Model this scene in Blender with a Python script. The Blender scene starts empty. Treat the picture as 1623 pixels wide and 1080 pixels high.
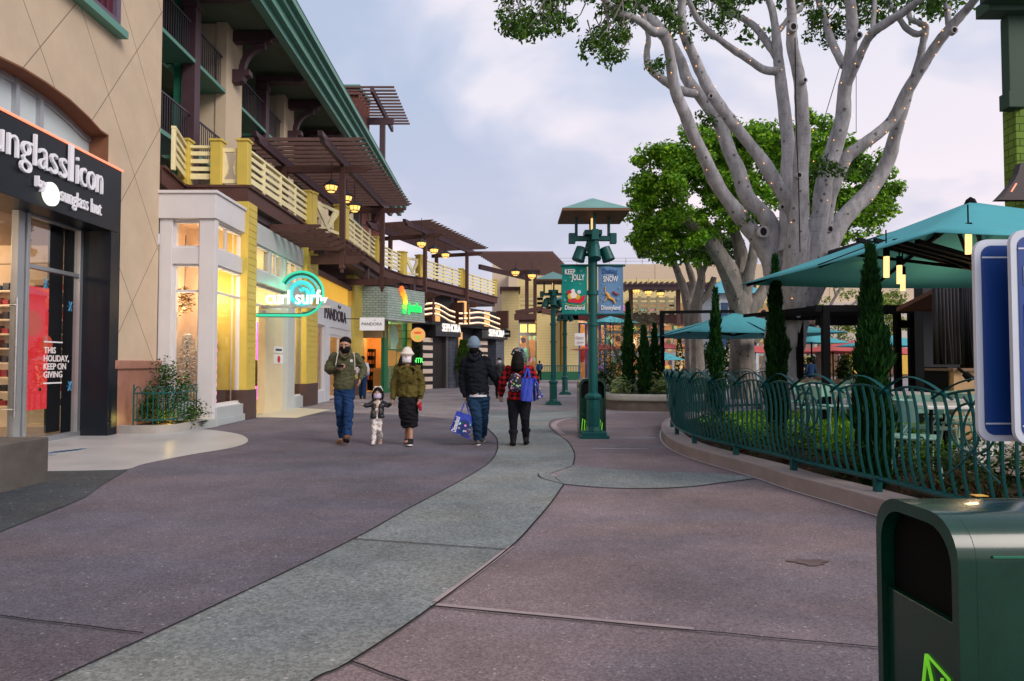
import bpy, bmesh, math, random
from mathutils import Vector, Matrix
from math import sin, cos, pi, radians, atan2, sqrt, hypot
random.seed(7)
S = bpy.context.scene
COL = S.collection

# ------------------------------------------------------------------ camera, world, sun, exposure
F, CX, CY, EYE = 1082.0, 811.5, 540.0, 1.35
PITCH = math.atan(37 / F)
cam = bpy.data.objects.new('camera', bpy.data.cameras.new('camera'))
COL.objects.link(cam)
cam.location = (0, 0, EYE)
cam.rotation_euler = (pi / 2 + PITCH, 0, 0)
cam.data.lens = 24; cam.data.sensor_width = 36
cam.data.clip_start = 0.05; cam.data.clip_end = 2000
S.camera = cam
S.view_settings.view_transform = 'Standard'
S.view_settings.look = 'None'
S.view_settings.exposure = 0.72
S.view_settings.gamma = 1.0

world = bpy.data.worlds.new('World'); S.world = world; world.use_nodes = True
SUN_EL, SUN_AZ = radians(32), radians(132)      # soft light from behind the camera's right shoulder
def make_world():
    nt = world.node_tree; nt.nodes.clear(); N = nt.nodes.new; L = nt.links.new
    out = N('ShaderNodeOutputWorld'); bg = N('ShaderNodeBackground'); bg2 = N('ShaderNodeBackground'); mix = N('ShaderNodeMixShader')
    sky = N('ShaderNodeTexSky'); sky.sky_type = 'NISHITA'; sky.sun_disc = False
    sky.sun_elevation = SUN_EL; sky.sun_rotation = SUN_AZ
    L(sky.outputs[0], bg.inputs[0]); bg.inputs[1].default_value = 0.09
    tc = N('ShaderNodeTexCoord'); mp = N('ShaderNodeMapping'); mp.inputs['Scale'].default_value = (1.0, 1.0, 1.9)
    mp.inputs['Location'].default_value = (0.35, 0.1, 0.2)
    L(tc.outputs['Generated'], mp.inputs[0])
    n1 = N('ShaderNodeTexNoise'); n1.inputs['Scale'].default_value = 2.6; n1.inputs['Detail'].default_value = 5; n1.inputs['Roughness'].default_value = 0.46; n1.inputs['Distortion'].default_value = .25
    L(mp.outputs[0], n1.inputs[0])
    n2 = N('ShaderNodeTexNoise'); n2.inputs['Scale'].default_value = 1.1; n2.inputs['Detail'].default_value = 3
    mp2 = N('ShaderNodeMapping'); mp2.inputs['Location'].default_value = (4.1, 2.0, 1.0); L(tc.outputs['Generated'], mp2.inputs[0]); L(mp2.outputs[0], n2.inputs[0])
    sep = N('ShaderNodeSeparateXYZ'); L(tc.outputs['Generated'], sep.inputs[0])
    r1 = N('ShaderNodeValToRGB'); L(n1.outputs[0], r1.inputs[0])       # cloud body: blue-grey hollows to pale lilac tops
    e = r1.color_ramp.elements
    e[0].position = .41; e[0].color = (.35, .425, .56, 1)
    e[1].position = .57; e[1].color = (.84, .76, .78, 1)
    m = r1.color_ramp.elements.new(.50); m.color = (.52, .55, .66, 1)
    r2 = N('ShaderNodeValToRGB'); L(sep.outputs[2], r2.inputs[0])      # pink band low over the roofs
    e = r2.color_ramp.elements
    e[0].position = 0.0; e[0].color = (.88, .66, .67, 1); e[1].position = .40; e[1].color = (.50, .55, .67, 1)
    mx = N('ShaderNodeMix'); mx.data_type = 'RGBA'; mx.inputs[0].default_value = .36
    L(r1.outputs[0], mx.inputs[6]); L(r2.outputs[0], mx.inputs[7])
    mul = N('ShaderNodeMix'); mul.data_type = 'RGBA'; mul.blend_type = 'MULTIPLY'; mul.inputs[0].default_value = .55
    r3 = N('ShaderNodeValToRGB'); L(n2.outputs[0], r3.inputs[0]); e = r3.color_ramp.elements
    e[0].position = .38; e[0].color = (.74, .83, .93, 1); e[1].position = .62; e[1].color = (1.06, 1.0, 1.0, 1)
    L(mx.outputs[2], mul.inputs[6]); L(r3.outputs[0], mul.inputs[7])
    L(mul.outputs[2], bg2.inputs[0]); bg2.inputs[1].default_value = 0.80
    mix.inputs[0].default_value = .93
    L(bg.outputs[0], mix.inputs[1]); L(bg2.outputs[0], mix.inputs[2]); L(mix.outputs[0], out.inputs[0])
make_world()
sl = bpy.data.lights.new('sun', 'SUN'); sl.energy = 1.5; sl.angle = radians(30); sl.color = (1.0, .88, .80)
sun = bpy.data.objects.new('sun', sl); COL.objects.link(sun)
# direction the light travels: from (azimuth) down
sun.rotation_euler = (pi / 2 - SUN_EL, 0, radians(48))

# ------------------------------------------------------------------ pixel <-> place (measured off the photograph)
def ray(u, v):
    x, y, z = (u - CX) / F, 1.0, (CY - v) / F
    return Vector((x, y * cos(PITCH) - z * sin(PITCH), y * sin(PITCH) + z * cos(PITCH)))
def at(u, v, Y):
    d = ray(u, v); t = Y / d.y; return Vector((d.x * t, Y, EYE + d.z * t))
def G(u, v, z=0.0):
    d = ray(u, v); t = (z - EYE) / d.z; return Vector((d.x * t, d.y * t, z))

class Fr:
    """vertical frame: s along the facade, n out of it, z up"""
    def __init__(s, P, Q, flip=1):
        s.P = Vector((P[0], P[1])); d = Vector((Q[0] - P[0], Q[1] - P[1])); s.L = d.length; s.d = d / s.L
        s.n = Vector((s.d.y, -s.d.x)) * flip
    def __call__(s, a, n, z):
        p = s.P + s.d * a + s.n * n; return Vector((p.x, p.y, z))
    def px(s, u, v=577, n=0.0):
        d = ray(u, v); O = s.P + s.n * n          # d.xy*t = O + d*a
        det = d.x * (-s.d.y) + s.d.x * d.y
        t = (O.x * (-s.d.y) + s.d.x * O.y) / det
        a = (d.x * t - O.x) * s.d.x + (d.y * t - O.y) * s.d.y
        return a, EYE + d.z * t
    def s(s, u, n=0.0): return s.px(u, 577, n)[0]
ID = lambda x, y, z: Vector((x, y, z))

# ------------------------------------------------------------------ materials
MATS = {}
def M(name, col, rough=.65, metal=0., var=.10, scale=3., bump=.0, bscale=40., emis=None, estr=0., coat=0., mode=None, spec=None, k=None):
    if name in MATS: return MATS[name]
    m = bpy.data.materials.new(name); MATS[name] = m; m.use_nodes = True
    nt = m.node_tree; N = nt.nodes.new; L = nt.links.new
    b = nt.nodes['Principled BSDF']; b.inputs['Roughness'].default_value = rough; b.inputs['Metallic'].default_value = metal
    if spec is None: spec = .12 if rough >= .75 else .25 if rough >= .6 else .5
    b.inputs['Specular IOR Level'].default_value = spec
    if coat: b.inputs['Coat Weight'].default_value = coat; b.inputs['Coat Roughness'].default_value = .08
    tc = N('ShaderNodeTexCoord')
    n1 = N('ShaderNodeTexNoise'); n1.inputs['Scale'].default_value = scale; n1.inputs['Detail'].default_value = 6; n1.inputs['Roughness'].default_value = .62
    L(tc.outputs['Object'], n1.inputs[0])
    rmp = N('ShaderNodeMapRange'); rmp.inputs[1].default_value = .25; rmp.inputs[2].default_value = .75
    rmp.inputs[3].default_value = 1 - var; rmp.inputs[4].default_value = 1 + var
    L(n1.outputs[0], rmp.inputs[0])
    base = N('ShaderNodeRGB'); base.outputs[0].default_value = (*col, 1)
    cur = base.outputs[0]
    sep = N('ShaderNodeSeparateXYZ'); L(tc.outputs['Object'], sep.inputs[0])
    def math(op, a, b2=None, c=None):
        n = N('ShaderNodeMath'); n.operation = op
        for i, x in enumerate((a, b2, c)):
            if x is None: continue
            if isinstance(x, (int, float)): n.inputs[i].default_value = x
            else: L(x, n.inputs[i])
        return n.outputs[0]
    def mixc(fac, A, B, blend='MIX'):
        n = N('ShaderNodeMix'); n.data_type = 'RGBA'; n.blend_type = blend
        for i, x in ((0, fac), (6, A), (7, B)):
            if isinstance(x, (int, float)): n.inputs[i].default_value = x
            elif isinstance(x, tuple): n.inputs[i].default_value = (*x, 1)
            else: L(x, n.inputs[i])
        return n.outputs[2]
    h = None
    if mode == 'siding':      # lapped boards: narrow groove line each k metres of height
        fz = math('FRACT', math('DIVIDE', sep.outputs[2], k or .16))
        line = math('LESS_THAN', fz, .09)
        cur = mixc(math('MULTIPLY', line, .55), cur, tuple(c * .45 for c in col)); h = fz
    elif mode == 'grain':     # vertical or long fibres
        w = N('ShaderNodeTexNoise'); w.inputs['Scale'].default_value = 3
        mp = N('ShaderNodeMapping'); mp.inputs['Scale'].default_value = k or (18, 18, 1.5); L(tc.outputs['Object'], mp.inputs[0]); L(mp.outputs[0], w.inputs[0])
        w.inputs['Detail'].default_value = 5
        cur = mixc(math('MULTIPLY', w.outputs[0], .5), cur, tuple(c * .55 for c in col)); h = w.outputs[0]
    elif mode == 'brick':
        br = N('ShaderNodeTexBrick'); mp = N('ShaderNodeMapping'); cx = N('ShaderNodeCombineXYZ')
        L(math('ADD', sep.outputs[0], sep.outputs[1]), cx.inputs[0]); L(sep.outputs[2], cx.inputs[1])
        L(cx.outputs[0], br.inputs[0]); bw, bh = k or (.3, .12)
        br.inputs['Scale'].default_value = 1; br.inputs['Brick Width'].default_value = bw; br.inputs['Row Height'].default_value = bh
        br.inputs['Mortar Size'].default_value = .012; br.inputs['Mortar Smooth'].default_value = .1
        br.inputs['Color1'].default_value = (*col, 1); br.inputs['Color2'].default_value = (*[c * .78 for c in col], 1)
        br.inputs['Mortar'].default_value = (*[c * .38 for c in col], 1); cur = br.outputs[0]; h = math('SUBTRACT', 1, br.outputs[1])
    elif mode == 'diamond':   # wall control joints cut on two diagonals
        g = None
        for sg in (1, -1):
            ax, az, per = k
            q = math('ADD', math('MULTIPLY', sep.outputs[1], ax), math('MULTIPLY', sep.outputs[2], az * sg))
            fr = math('FRACT', math('DIVIDE', math('ADD', q, 50.37), per))
            ln = math('LESS_THAN', math('ABSOLUTE', math('SUBTRACT', fr, .5)), .0055)
            g = ln if g is None else math('MAXIMUM', g, ln)
        cur = mixc(math('MULTIPLY', g, .75), cur, (.10, .075, .055)); h = math('SUBTRACT', 1, g)
    elif mode == 'aggregate':  # exposed stones: speckle at two sizes
        v = N('ShaderNodeTexVoronoi'); v.inputs['Scale'].default_value = k or 70; L(tc.outputs['Object'], v.inputs[0])
        hs = N('ShaderNodeSeparateColor'); L(v.outputs['Color'], hs.inputs[0])
        f = math('MULTIPLY', math('SUBTRACT', hs.outputs[0], .5), 1.0)
        n3 = N('ShaderNodeTexNoise'); n3.inputs['Scale'].default_value = (k or 70) * 2.1; L(tc.outputs['Object'], n3.inputs[0]); n3.inputs['Detail'].default_value = 3
        tot = math('ADD', math('MULTIPLY', f, .62), math('MULTIPLY', math('SUBTRACT', n3.outputs[0], .5), 1.2))
        cur = mixc(1.0, cur, mixc(math('ADD', tot, .5), tuple([.55] * 3), tuple([1.45] * 3)), 'MULTIPLY')
        br = math('GREATER_THAN', hs.outputs[1], .994)
        cur = mixc(math('MULTIPLY', br, .4), cur, (.65, .65, .6)); h = n3.outputs[0]
        n4 = N('ShaderNodeTexNoise'); n4.inputs['Scale'].default_value = .45; n4.inputs['Detail'].default_value = 9; n4.inputs['Roughness'].default_value = .7; L(tc.outputs['Object'], n4.inputs[0])
        st = N('ShaderNodeMapRange'); st.inputs[1].default_value = .3; st.inputs[2].default_value = .7; st.inputs[3].default_value = .62; st.inputs[4].default_value = 1.36; L(n4.outputs[0], st.inputs[0])
        cc = N('ShaderNodeCombineColor'); [L(st.outputs[0], cc.inputs[i]) for i in range(3)]
        cur = mixc(1.0, cur, cc.outputs[0], 'MULTIPLY')
        nh = N('ShaderNodeTexNoise'); nh.inputs['Scale'].default_value = .8; nh.inputs['Detail'].default_value = 6; mh = N('ShaderNodeMapping'); mh.inputs['Location'].default_value = (7, 3, 0); mh.inputs['Scale'].default_value = (.5, 1.3, 1); L(tc.outputs['Object'], mh.inputs[0]); L(mh.outputs[0], nh.inputs[0])
        hr = N('ShaderNodeMapRange'); hr.inputs[1].default_value = .38; hr.inputs[2].default_value = .62; L(nh.outputs[0], hr.inputs[0])
        cur = mixc(1.0, cur, mixc(hr.outputs[0], (.94, .98, 1.05), (1.07, 1.0, .98)), 'MULTIPLY')
        gv = N('ShaderNodeTexVoronoi'); gv.inputs['Scale'].default_value = 1.7; L(tc.outputs['Object'], gv.inputs[0]); gn = N('ShaderNodeTexNoise'); gn.inputs['Scale'].default_value = 7; L(tc.outputs['Object'], gn.inputs[0])
        cur = mixc(math('MULTIPLY', math('LESS_THAN', math('ADD', gv.outputs[0], math('MULTIPLY', gn.outputs[0], .03)), .042), .5), cur, tuple(c * .4 for c in col))
    elif mode == 'bark':
        mp = N('ShaderNodeMapping'); mp.inputs['Scale'].default_value = (3, 3, 1.0); L(tc.outputs['Object'], mp.inputs[0])
        w = N('ShaderNodeTexNoise'); w.inputs['Scale'].default_value = 2.2; w.inputs['Detail'].default_value = 10; w.inputs['Roughness'].default_value = .72; L(mp.outputs[0], w.inputs[0])
        v = N('ShaderNodeTexVoronoi'); v.inputs['Scale'].default_value = 3.2; L(tc.outputs['Object'], v.inputs[0])
        sp = math('LESS_THAN', math('ADD', v.outputs[0], math('MULTIPLY', w.outputs[0], .30)), .29)
        rr = N('ShaderNodeMapRange'); rr.inputs[1].default_value = .38; rr.inputs[2].default_value = .62; rr.inputs[3].default_value = 0; rr.inputs[4].default_value = 1; L(w.outputs[0], rr.inputs[0])
        cur = mixc(rr.outputs[0], tuple(c * .70 for c in col), tuple(min(1, c * 1.2) for c in col))
        mp3 = N('ShaderNodeMapping'); mp3.inputs['Scale'].default_value = (1, 1, 14); L(tc.outputs['Object'], mp3.inputs[0])
        w2 = N('ShaderNodeTexNoise'); w2.inputs['Scale'].default_value = 2.5; w2.inputs['Detail'].default_value = 4; L(mp3.outputs[0], w2.inputs[0])
        rg = math('GREATER_THAN', w2.outputs[0], .64); cur = mixc(math('MULTIPLY', rg, .35), cur, tuple(c * .4 for c in col))
        cur = mixc(math('MULTIPLY', sp, .8), cur, tuple(c * .22 for c in col)); h = w.outputs[0]
    elif mode == 'leaf':
        gm = N('ShaderNodeNewGeometry')
        cr = N('ShaderNodeValToRGB'); L(gm.outputs['Random Per Island'], cr.inputs[0]); e = cr.color_ramp.elements
        e[0].color = (*[c * .38 for c in col], 1); e[1].color = (col[0] * 2.5, col[1] * 1.75, col[2] * 1.3, 1)
        mm = e = cr.color_ramp.elements.new(.6); mm.color = (*col, 1); cur = cr.outputs[0]
    elif mode == 'stripes':
        c2, per = k
        fz = math('FRACT', math('DIVIDE', sep.outputs[2], per)); cur = mixc(math('GREATER_THAN', fz, .55), cur, c2)
    elif mode == 'plaid':
        a = math('FRACT', math('DIVIDE', math('ADD', sep.outputs[0], 5.01), .085)); z = math('FRACT', math('DIVIDE', sep.outputs[2], .085))
        A = math('MULTIPLY', math('GREATER_THAN', a, .5), .5); Z = math('MULTIPLY', math('GREATER_THAN', z, .5), .5)
        cur = mixc(math('ADD', A, Z), cur, (.008, .008, .010))
    elif mode == 'dots':      # small scattered marks; k = (second colour, scale, threshold)
        v = N('ShaderNodeTexVoronoi'); v.inputs['Scale'].default_value = k[1]; L(tc.outputs['Object'], v.inputs[0])
        f = math('LESS_THAN', v.outputs[0], k[2])
        if k[0] == 'multi':
            hs = N('ShaderNodeSeparateColor'); L(v.outputs['Color'], hs.inputs[0]); hh = N('ShaderNodeCombineColor'); hh.mode = 'HSV'
            L(hs.outputs[0], hh.inputs[0]); hh.inputs[1].default_value = .65; L(hs.outputs[1], hh.inputs[2]); cur = mixc(f, cur, hh.outputs[0])
        else: cur = mixc(f, cur, k[0])
    vc = N('ShaderNodeCombineColor'); [L(rmp.outputs[0], vc.inputs[i]) for i in range(3)]
    fin = mixc(1.0, cur, vc.outputs[0], 'MULTIPLY'); L(fin, b.inputs['Base Color'])
    rr = N('ShaderNodeMapRange'); rr.inputs[3].default_value = max(.02, rough - .08); rr.inputs[4].default_value = min(1, rough + .1); L(n1.outputs[0], rr.inputs[0]); L(rr.outputs[0], b.inputs['Roughness'])
    if mode == 'leaf':
        b.inputs['Specular IOR Level'].default_value = .18
        tr = N('ShaderNodeBsdfTranslucent'); L(fin, tr.inputs[0]); ms = N('ShaderNodeMixShader'); ms.inputs[0].default_value = .32
        L(b.outputs[0], ms.inputs[1]); L(tr.outputs[0], ms.inputs[2]); L(ms.outputs[0], nt.nodes['Material Output'].inputs[0])
    if bump:
        bp = N('ShaderNodeBump'); bp.inputs['Strength'].default_value = min(1, bump * 10); bp.inputs['Distance'].default_value = .012
        if h is None:
            n2 = N('ShaderNodeTexNoise'); n2.inputs['Scale'].default_value = bscale; n2.inputs['Detail'].default_value = 4; L(tc.outputs['Object'], n2.inputs[0]); h = n2.outputs[0]
        L(h, bp.inputs['Height']); L(bp.outputs[0], b.inputs['Normal'])
    if emis: b.inputs['Emission Color'].default_value = (*emis, 1); b.inputs['Emission Strength'].default_value = estr
    return m
def glass(name, tint=(.9, .95, .95), refl=.12, rough=.02, body=0.0, bodycol=(.5, .6, .6), mx_=.75):
    if name in MATS: return MATS[name]
    m = bpy.data.materials.new(name); MATS[name] = m; m.use_nodes = True; nt = m.node_tree; nt.nodes.clear(); N = nt.nodes.new; L = nt.links.new
    o = N('ShaderNodeOutputMaterial'); t = N('ShaderNodeBsdfTransparent'); g = N('ShaderNodeBsdfGlossy'); mx = N('ShaderNodeMixShader')
    t.inputs[0].default_value = (*tint, 1); g.inputs['Roughness'].default_value = rough
    lw = N('ShaderNodeLayerWeight'); lw.inputs[0].default_value = .35; mr = N('ShaderNodeMapRange'); mr.inputs[3].default_value = refl; mr.inputs[4].default_value = mx_
    L(lw.outputs['Fresnel'], mr.inputs[0]); L(mr.outputs[0], mx.inputs[0]); L(t.outputs[0], mx.inputs[1]); L(g.outputs[0], mx.inputs[2]); last = mx
    if body:
        d = N('ShaderNodeBsdfDiffuse'); d.inputs[0].default_value = (*bodycol, 1); m2 = N('ShaderNodeMixShader'); m2.inputs[0].default_value = body
        L(mx.outputs[0], m2.inputs[1]); L(d.outputs[0], m2.inputs[2]); last = m2
    L(last.outputs[0], o.inputs[0]); return m
def lit(name, col, st): return M(name, tuple(c * .6 for c in col), .5, var=.03, emis=col, estr=st)

# ------------------------------------------------------------------ mesh building
class MB:
    def __init__(s): s.v = []; s.f = []
    def add(s, vs, fs):
        o = len(s.v); s.v += [Vector(p) for p in vs]; s.f += [tuple(i + o for i in f) for f in fs]; return s
    def quad(s, *p): return s.add(p, [tuple(range(len(p)))])
    def box(s, a0, a1, b0, b1, c0, c1, T=ID):
        p = [T(x, y, z) for z in (c0, c1) for y in (b0, b1) for x in (a0, a1)]
        return s.add(p, [(0, 2, 3, 1), (4, 5, 7, 6), (0, 1, 5, 4), (2, 6, 7, 3), (0, 4, 6, 2), (1, 3, 7, 5)])
    def prism(s, poly, h0, h1, T):       # poly in (a,b); T(a,b,h)
        n = len(poly); p = [T(a, b, h0) for a, b in poly] + [T(a, b, h1) for a, b in poly]
        return s.add(p, [tuple(range(n - 1, -1, -1)), tuple(range(n, 2 * n))] + [(i, (i + 1) % n, n + (i + 1) % n, n + i) for i in range(n)])
    def tube(s, pts, r, n=8, cap=True, sx=1., up=None):
        pts = [Vector(p) for p in pts]; R = r if isinstance(r, (list, tuple)) else [r] * len(pts)
        vs = []; prev = None
        for i, p in enumerate(pts):
            d = (pts[min(i + 1, len(pts) - 1)] - pts[max(i - 1, 0)])
            d = d.normalized() if d.length > 1e-9 else Vector((0, 0, 1))
            if prev is None:
                a = Vector(up) if up else (Vector((0, 0, 1)) if abs(d.z) < .9 else Vector((1, 0, 0)))
                x = (a - d * a.dot(d)).normalized()
            else: x = (prev - d * prev.dot(d)).normalized()
            prev = x; y = d.cross(x)
            for k in range(n):
                t = 2 * pi * k / n; vs.append(p + (x * cos(t) * sx + y * sin(t)) * R[i])
        fs = [(i * n + k, i * n + (k + 1) % n, (i + 1) * n + (k + 1) % n, (i + 1) * n + k) for i in range(len(pts) - 1) for k in range(n)]
        if cap: fs += [tuple(range(n - 1, -1, -1)), tuple(range((len(pts) - 1) * n, len(pts) * n))]
        return s.add(vs, fs)
    def lathe(s, prof, c, n=16):         # prof (r,z)
        vs = [Vector((c[0] + r * cos(2 * pi * k / n), c[1] + r * sin(2 * pi * k / n), c[2] + z)) for r, z in prof for k in range(n)]
        fs = [(i * n + k, i * n + (k + 1) % n, (i + 1) * n + (k + 1) % n, (i + 1) * n + k) for i in range(len(prof) - 1) for k in range(n)]
        fs += [tuple(range(n - 1, -1, -1)), tuple(range((len(prof) - 1) * n, len(prof) * n))]
        return s.add(vs, fs)
    def ell(s, c, r, n=12, m=8, M3=None):
        vs = []; c = Vector(c)
        for i in range(m + 1):
            t = pi * i / m
            for k in range(n):
                q = 2 * pi * k / n; p = Vector((r[0] * sin(t) * cos(q), r[1] * sin(t) * sin(q), r[2] * cos(t)))
                if M3: p = M3 @ p
                vs.append(c + p)
        return s.add(vs, [(i * n + k, (i + 1) * n + k, (i + 1) * n + (k + 1) % n, i * n + (k + 1) % n) for i in range(m) for k in range(n)])
    def bar(s, a, b, w, h=None):         # square-section bar between two points
        h = h or w; a = Vector(a); b = Vector(b); d = (b - a).normalized()
        u = Vector((0, 0, 1)) if abs(d.z) < .95 else Vector((0, 1, 0)); x = d.cross(u).normalized(); y = x.cross(d).normalized()
        p = [q + x * i * w / 2 + y * j * h / 2 for q in (a, b) for i, j in ((-1, -1), (1, -1), (1, 1), (-1, 1))]
        return s.add(p, [(3, 2, 1, 0), (4, 5, 6, 7), (0, 1, 5, 4), (1, 2, 6, 5), (2, 3, 7, 6), (3, 0, 4, 7)])
    def build(s, name, mat, parent=None, smooth=False, bevel=0, loc=None, fix=True):
        if parent is not None: off = Vector(parent['_o'])
        elif loc is not None: off = Vector(loc)
        else:
            xs = [p.x for p in s.v]; ys = [p.y for p in s.v]; off = Vector(((min(xs) + max(xs)) / 2, (min(ys) + max(ys)) / 2, min(p.z for p in s.v)))
        me = bpy.data.meshes.new(name); me.from_pydata([p - off for p in s.v], [], s.f)
        if fix:
            bm = bmesh.new(); bm.from_mesh(me); bmesh.ops.remove_doubles(bm, verts=bm.verts, dist=1e-5); bmesh.ops.recalc_face_normals(bm, faces=bm.faces); bm.to_mesh(me); bm.free()
        me.materials.append(mat)
        o = bpy.data.objects.new(name, me); COL.objects.link(o); o['_o'] = tuple(off)
        if parent is not None: o.parent = parent
        else: o.location = off
        if smooth: me.shade_smooth(); me.set_sharp_from_angle(angle=radians(40))
        if bevel:
            md = o.modifiers.new('bevel', 'BEVEL'); md.width = bevel; md.segments = 2; md.limit_method = 'ANGLE'; md.angle_limit = radians(50)
        return o
def thing(name, label, cat, loc, group=None):
    o = bpy.data.objects.new(name, None); COL.objects.link(o); o.location = loc; o.empty_display_size = .2; o['_o'] = tuple(loc)
    o['label'] = label; o['category'] = cat
    if group: o['group'] = group
    return o
def tag(o, label=None, cat=None, group=None, kind=None):
    for k2, val in (('label', label), ('category', cat), ('group', group), ('kind', kind)):
        if val: o[k2] = val
    return o
def kids(o): return [c for c in bpy.data.objects if c.parent is o]
def copy_tree(o, loc=None, rz=None, label=None, parent=None, scale=None):
    c = o.copy(); COL.objects.link(c)
    if parent is not None: c.parent = parent
    if loc is not None: c.location = loc
    if rz is not None: c.rotation_euler = (0, 0, rz)
    if scale is not None: c.scale = (scale,) * 3
    if label: c['label'] = label
    for ch in kids(o): copy_tree(ch, parent=c)
    return c
FONT = None
def text_mb(txt, T, size, depth=.02, width=None, bold=0.0, squash=1.0, res=3):
    """extruded lettering; T(a,b,h): a along, b up, h out; returns MB, left edge at a=0"""
    cu = bpy.data.curves.new('lettering', 'FONT'); cu.body = txt; cu.size = size; cu.extrude = depth / 2; cu.resolution_u = res; cu.offset = bold
    ob = bpy.data.objects.new('lettering', cu); COL.objects.link(ob)
    me = bpy.data.meshes.new_from_object(ob.evaluated_get(bpy.context.evaluated_depsgraph_get()))
    bpy.data.objects.remove(ob); bpy.data.curves.remove(cu)
    xs = [v.co.x for v in me.vertices]; x0, x1 = min(xs), max(xs); k = (width / (x1 - x0)) if width else squash
    mb = MB(); mb.add([T((v.co.x - x0) * k, v.co.y, v.co.z + depth / 2) for v in me.vertices], [tuple(p.vertices) for p in me.polygons])
    bpy.data.meshes.remove(me); return mb
def lamp(name, loc, power, col=(1, .72, .42), size=.6, kind='POINT', rot=None, parent=None):
    l = bpy.data.lights.new(name, kind); l.energy = power; l.color = col
    if kind == 'AREA': l.shape = 'RECTANGLE'; l.size = size; l.size_y = size
    else: l.shadow_soft_size = size * .3
    o = bpy.data.objects.new(name, l); COL.objects.link(o); o.location = loc
    if rot: o.rotation_euler = rot
    if parent is not None: o.parent = parent; o.location = Vector(loc) - Vector(parent['_o'])
    return o
# ------------------------------------------------------------------ palette
beige = M('beige_stucco', (.56, .45, .325), .85, var=.12, scale=1.1, bump=.03, bscale=120, mode='diamond', k=(.80, .60, 1.55))
beige_plain = M('beige_plaster', (.60, .49, .35), .85, var=.06, scale=1.2, bump=.01, bscale=120)
far_beige = M('far_beige_wall', (.60, .49, .36), .85, var=.04)
brown = M('brown_timber', (.105, .050, .042), .6, var=.18, scale=5, bump=.02, mode='grain')
plum = M('plum_timber', (.075, .038, .048), .55, var=.15, scale=5, bump=.02, mode='grain')
slat = M('slat_timber', (.150, .085, .075), .6, var=.2, scale=4, bump=.02, mode='grain')
teal_trim = M('teal_trim', (.10, .27, .21), .5, var=.1)
soffit = M('soffit_green', (.15, .185, .13), .8, var=.15, scale=2)
yellow = M('yellow_siding', (.60, .46, .13), .6, var=.07, scale=2, mode='siding', k=.17, bump=.03)
yellow_flat = M('yellow_paint', (.60, .46, .08), .55, var=.08, scale=3)
cream = M('cream_paint', (.82, .74, .42), .55, var=.08, scale=3)
pale_yellow = M('pale_yellow_siding', (.72, .59, .28), .6, var=.06, scale=1, mode='siding', k=.24, bump=.02)
white_paint = M('white_paint', (.66, .64, .64), .5, var=.05, scale=2)
grey_paint = M('grey_paint', (.42, .46, .46), .5, var=.06)
alu = M('aluminium', (.45, .47, .49), .35, .7, var=.05)
black_panel = M('black_panel', (.006, .010, .016), .35, var=.2, scale=1, spec=.3)
charcoal = M('charcoal', (.03, .032, .038), .6, var=.15)
steel_blk = M('black_steel', (.006, .006, .007), .78, var=.1)
stone_red = M('red_granite', (.32, .155, .115), .35, var=.22, scale=5, bump=.005)
dark_base = M('dark_base', (.075, .042, .035), .55, var=.2)
conc = M('planter_concrete', (.36, .34, .31), .85, var=.12, scale=2.5, bump=.02, bscale=60)
conc_dk = M('bench_concrete', (.115, .105, .095), .85, var=.30, scale=2.2, bump=.02, bscale=50)
conc_curb = M('kerb_concrete', (.30, .26, .255), .85, var=.2, scale=3, bump=.02, bscale=60)
lamp_green = M('lamp_green', (.002, .085, .078), .4, var=.15, spec=.35)
fence_green = M('fence_green', (.001, .068, .070), .45, var=.15, spec=.3)
roof_teal = M('teal_copper', (.16, .34, .31), .55, var=.15, scale=3)
canvas = M('teal_canvas', (.085, .36, .40), .8, var=.06, scale=3)
soil = M('soil', (.035, .025, .018), .95, var=.3, scale=9, bump=.05, bscale=30)
wood_lt = M('light_wood', (.52, .34, .16), .5, var=.12, mode='grain', k=(2, 2, 14))
glz = glass('window_glass', (.93, .96, .95), .05, mx_=.45)
glz_dk = glass('dark_window_glass', (.72, .74, .74), .06, mx_=.26)
glz_fr = glass('frosted_glass', (.6, .65, .66), .25, .12, body=.85, bodycol=(.62, .74, .76))
neon_green = lit('neon_green', (.04, .70, .42), .42)
neon_teal = lit('neon_teal', (.08, .65, .62), .35)
neon_white = lit('neon_white', (1, .97, .92), .6)
neon_warm = lit('neon_warm', (1, .70, .45), 1.0)
neon_red = lit('neon_red', (1, .28, .16), .8)
warm_glow = lit('warm_lamp_glass', (1, .55, .14), 1.1)

warm_wall = M('warm_interior', (.62, .45, .27), .7, var=.08)
cream_wall = M('cream_interior', (.72, .62, .40), .7, var=.05)

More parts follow.
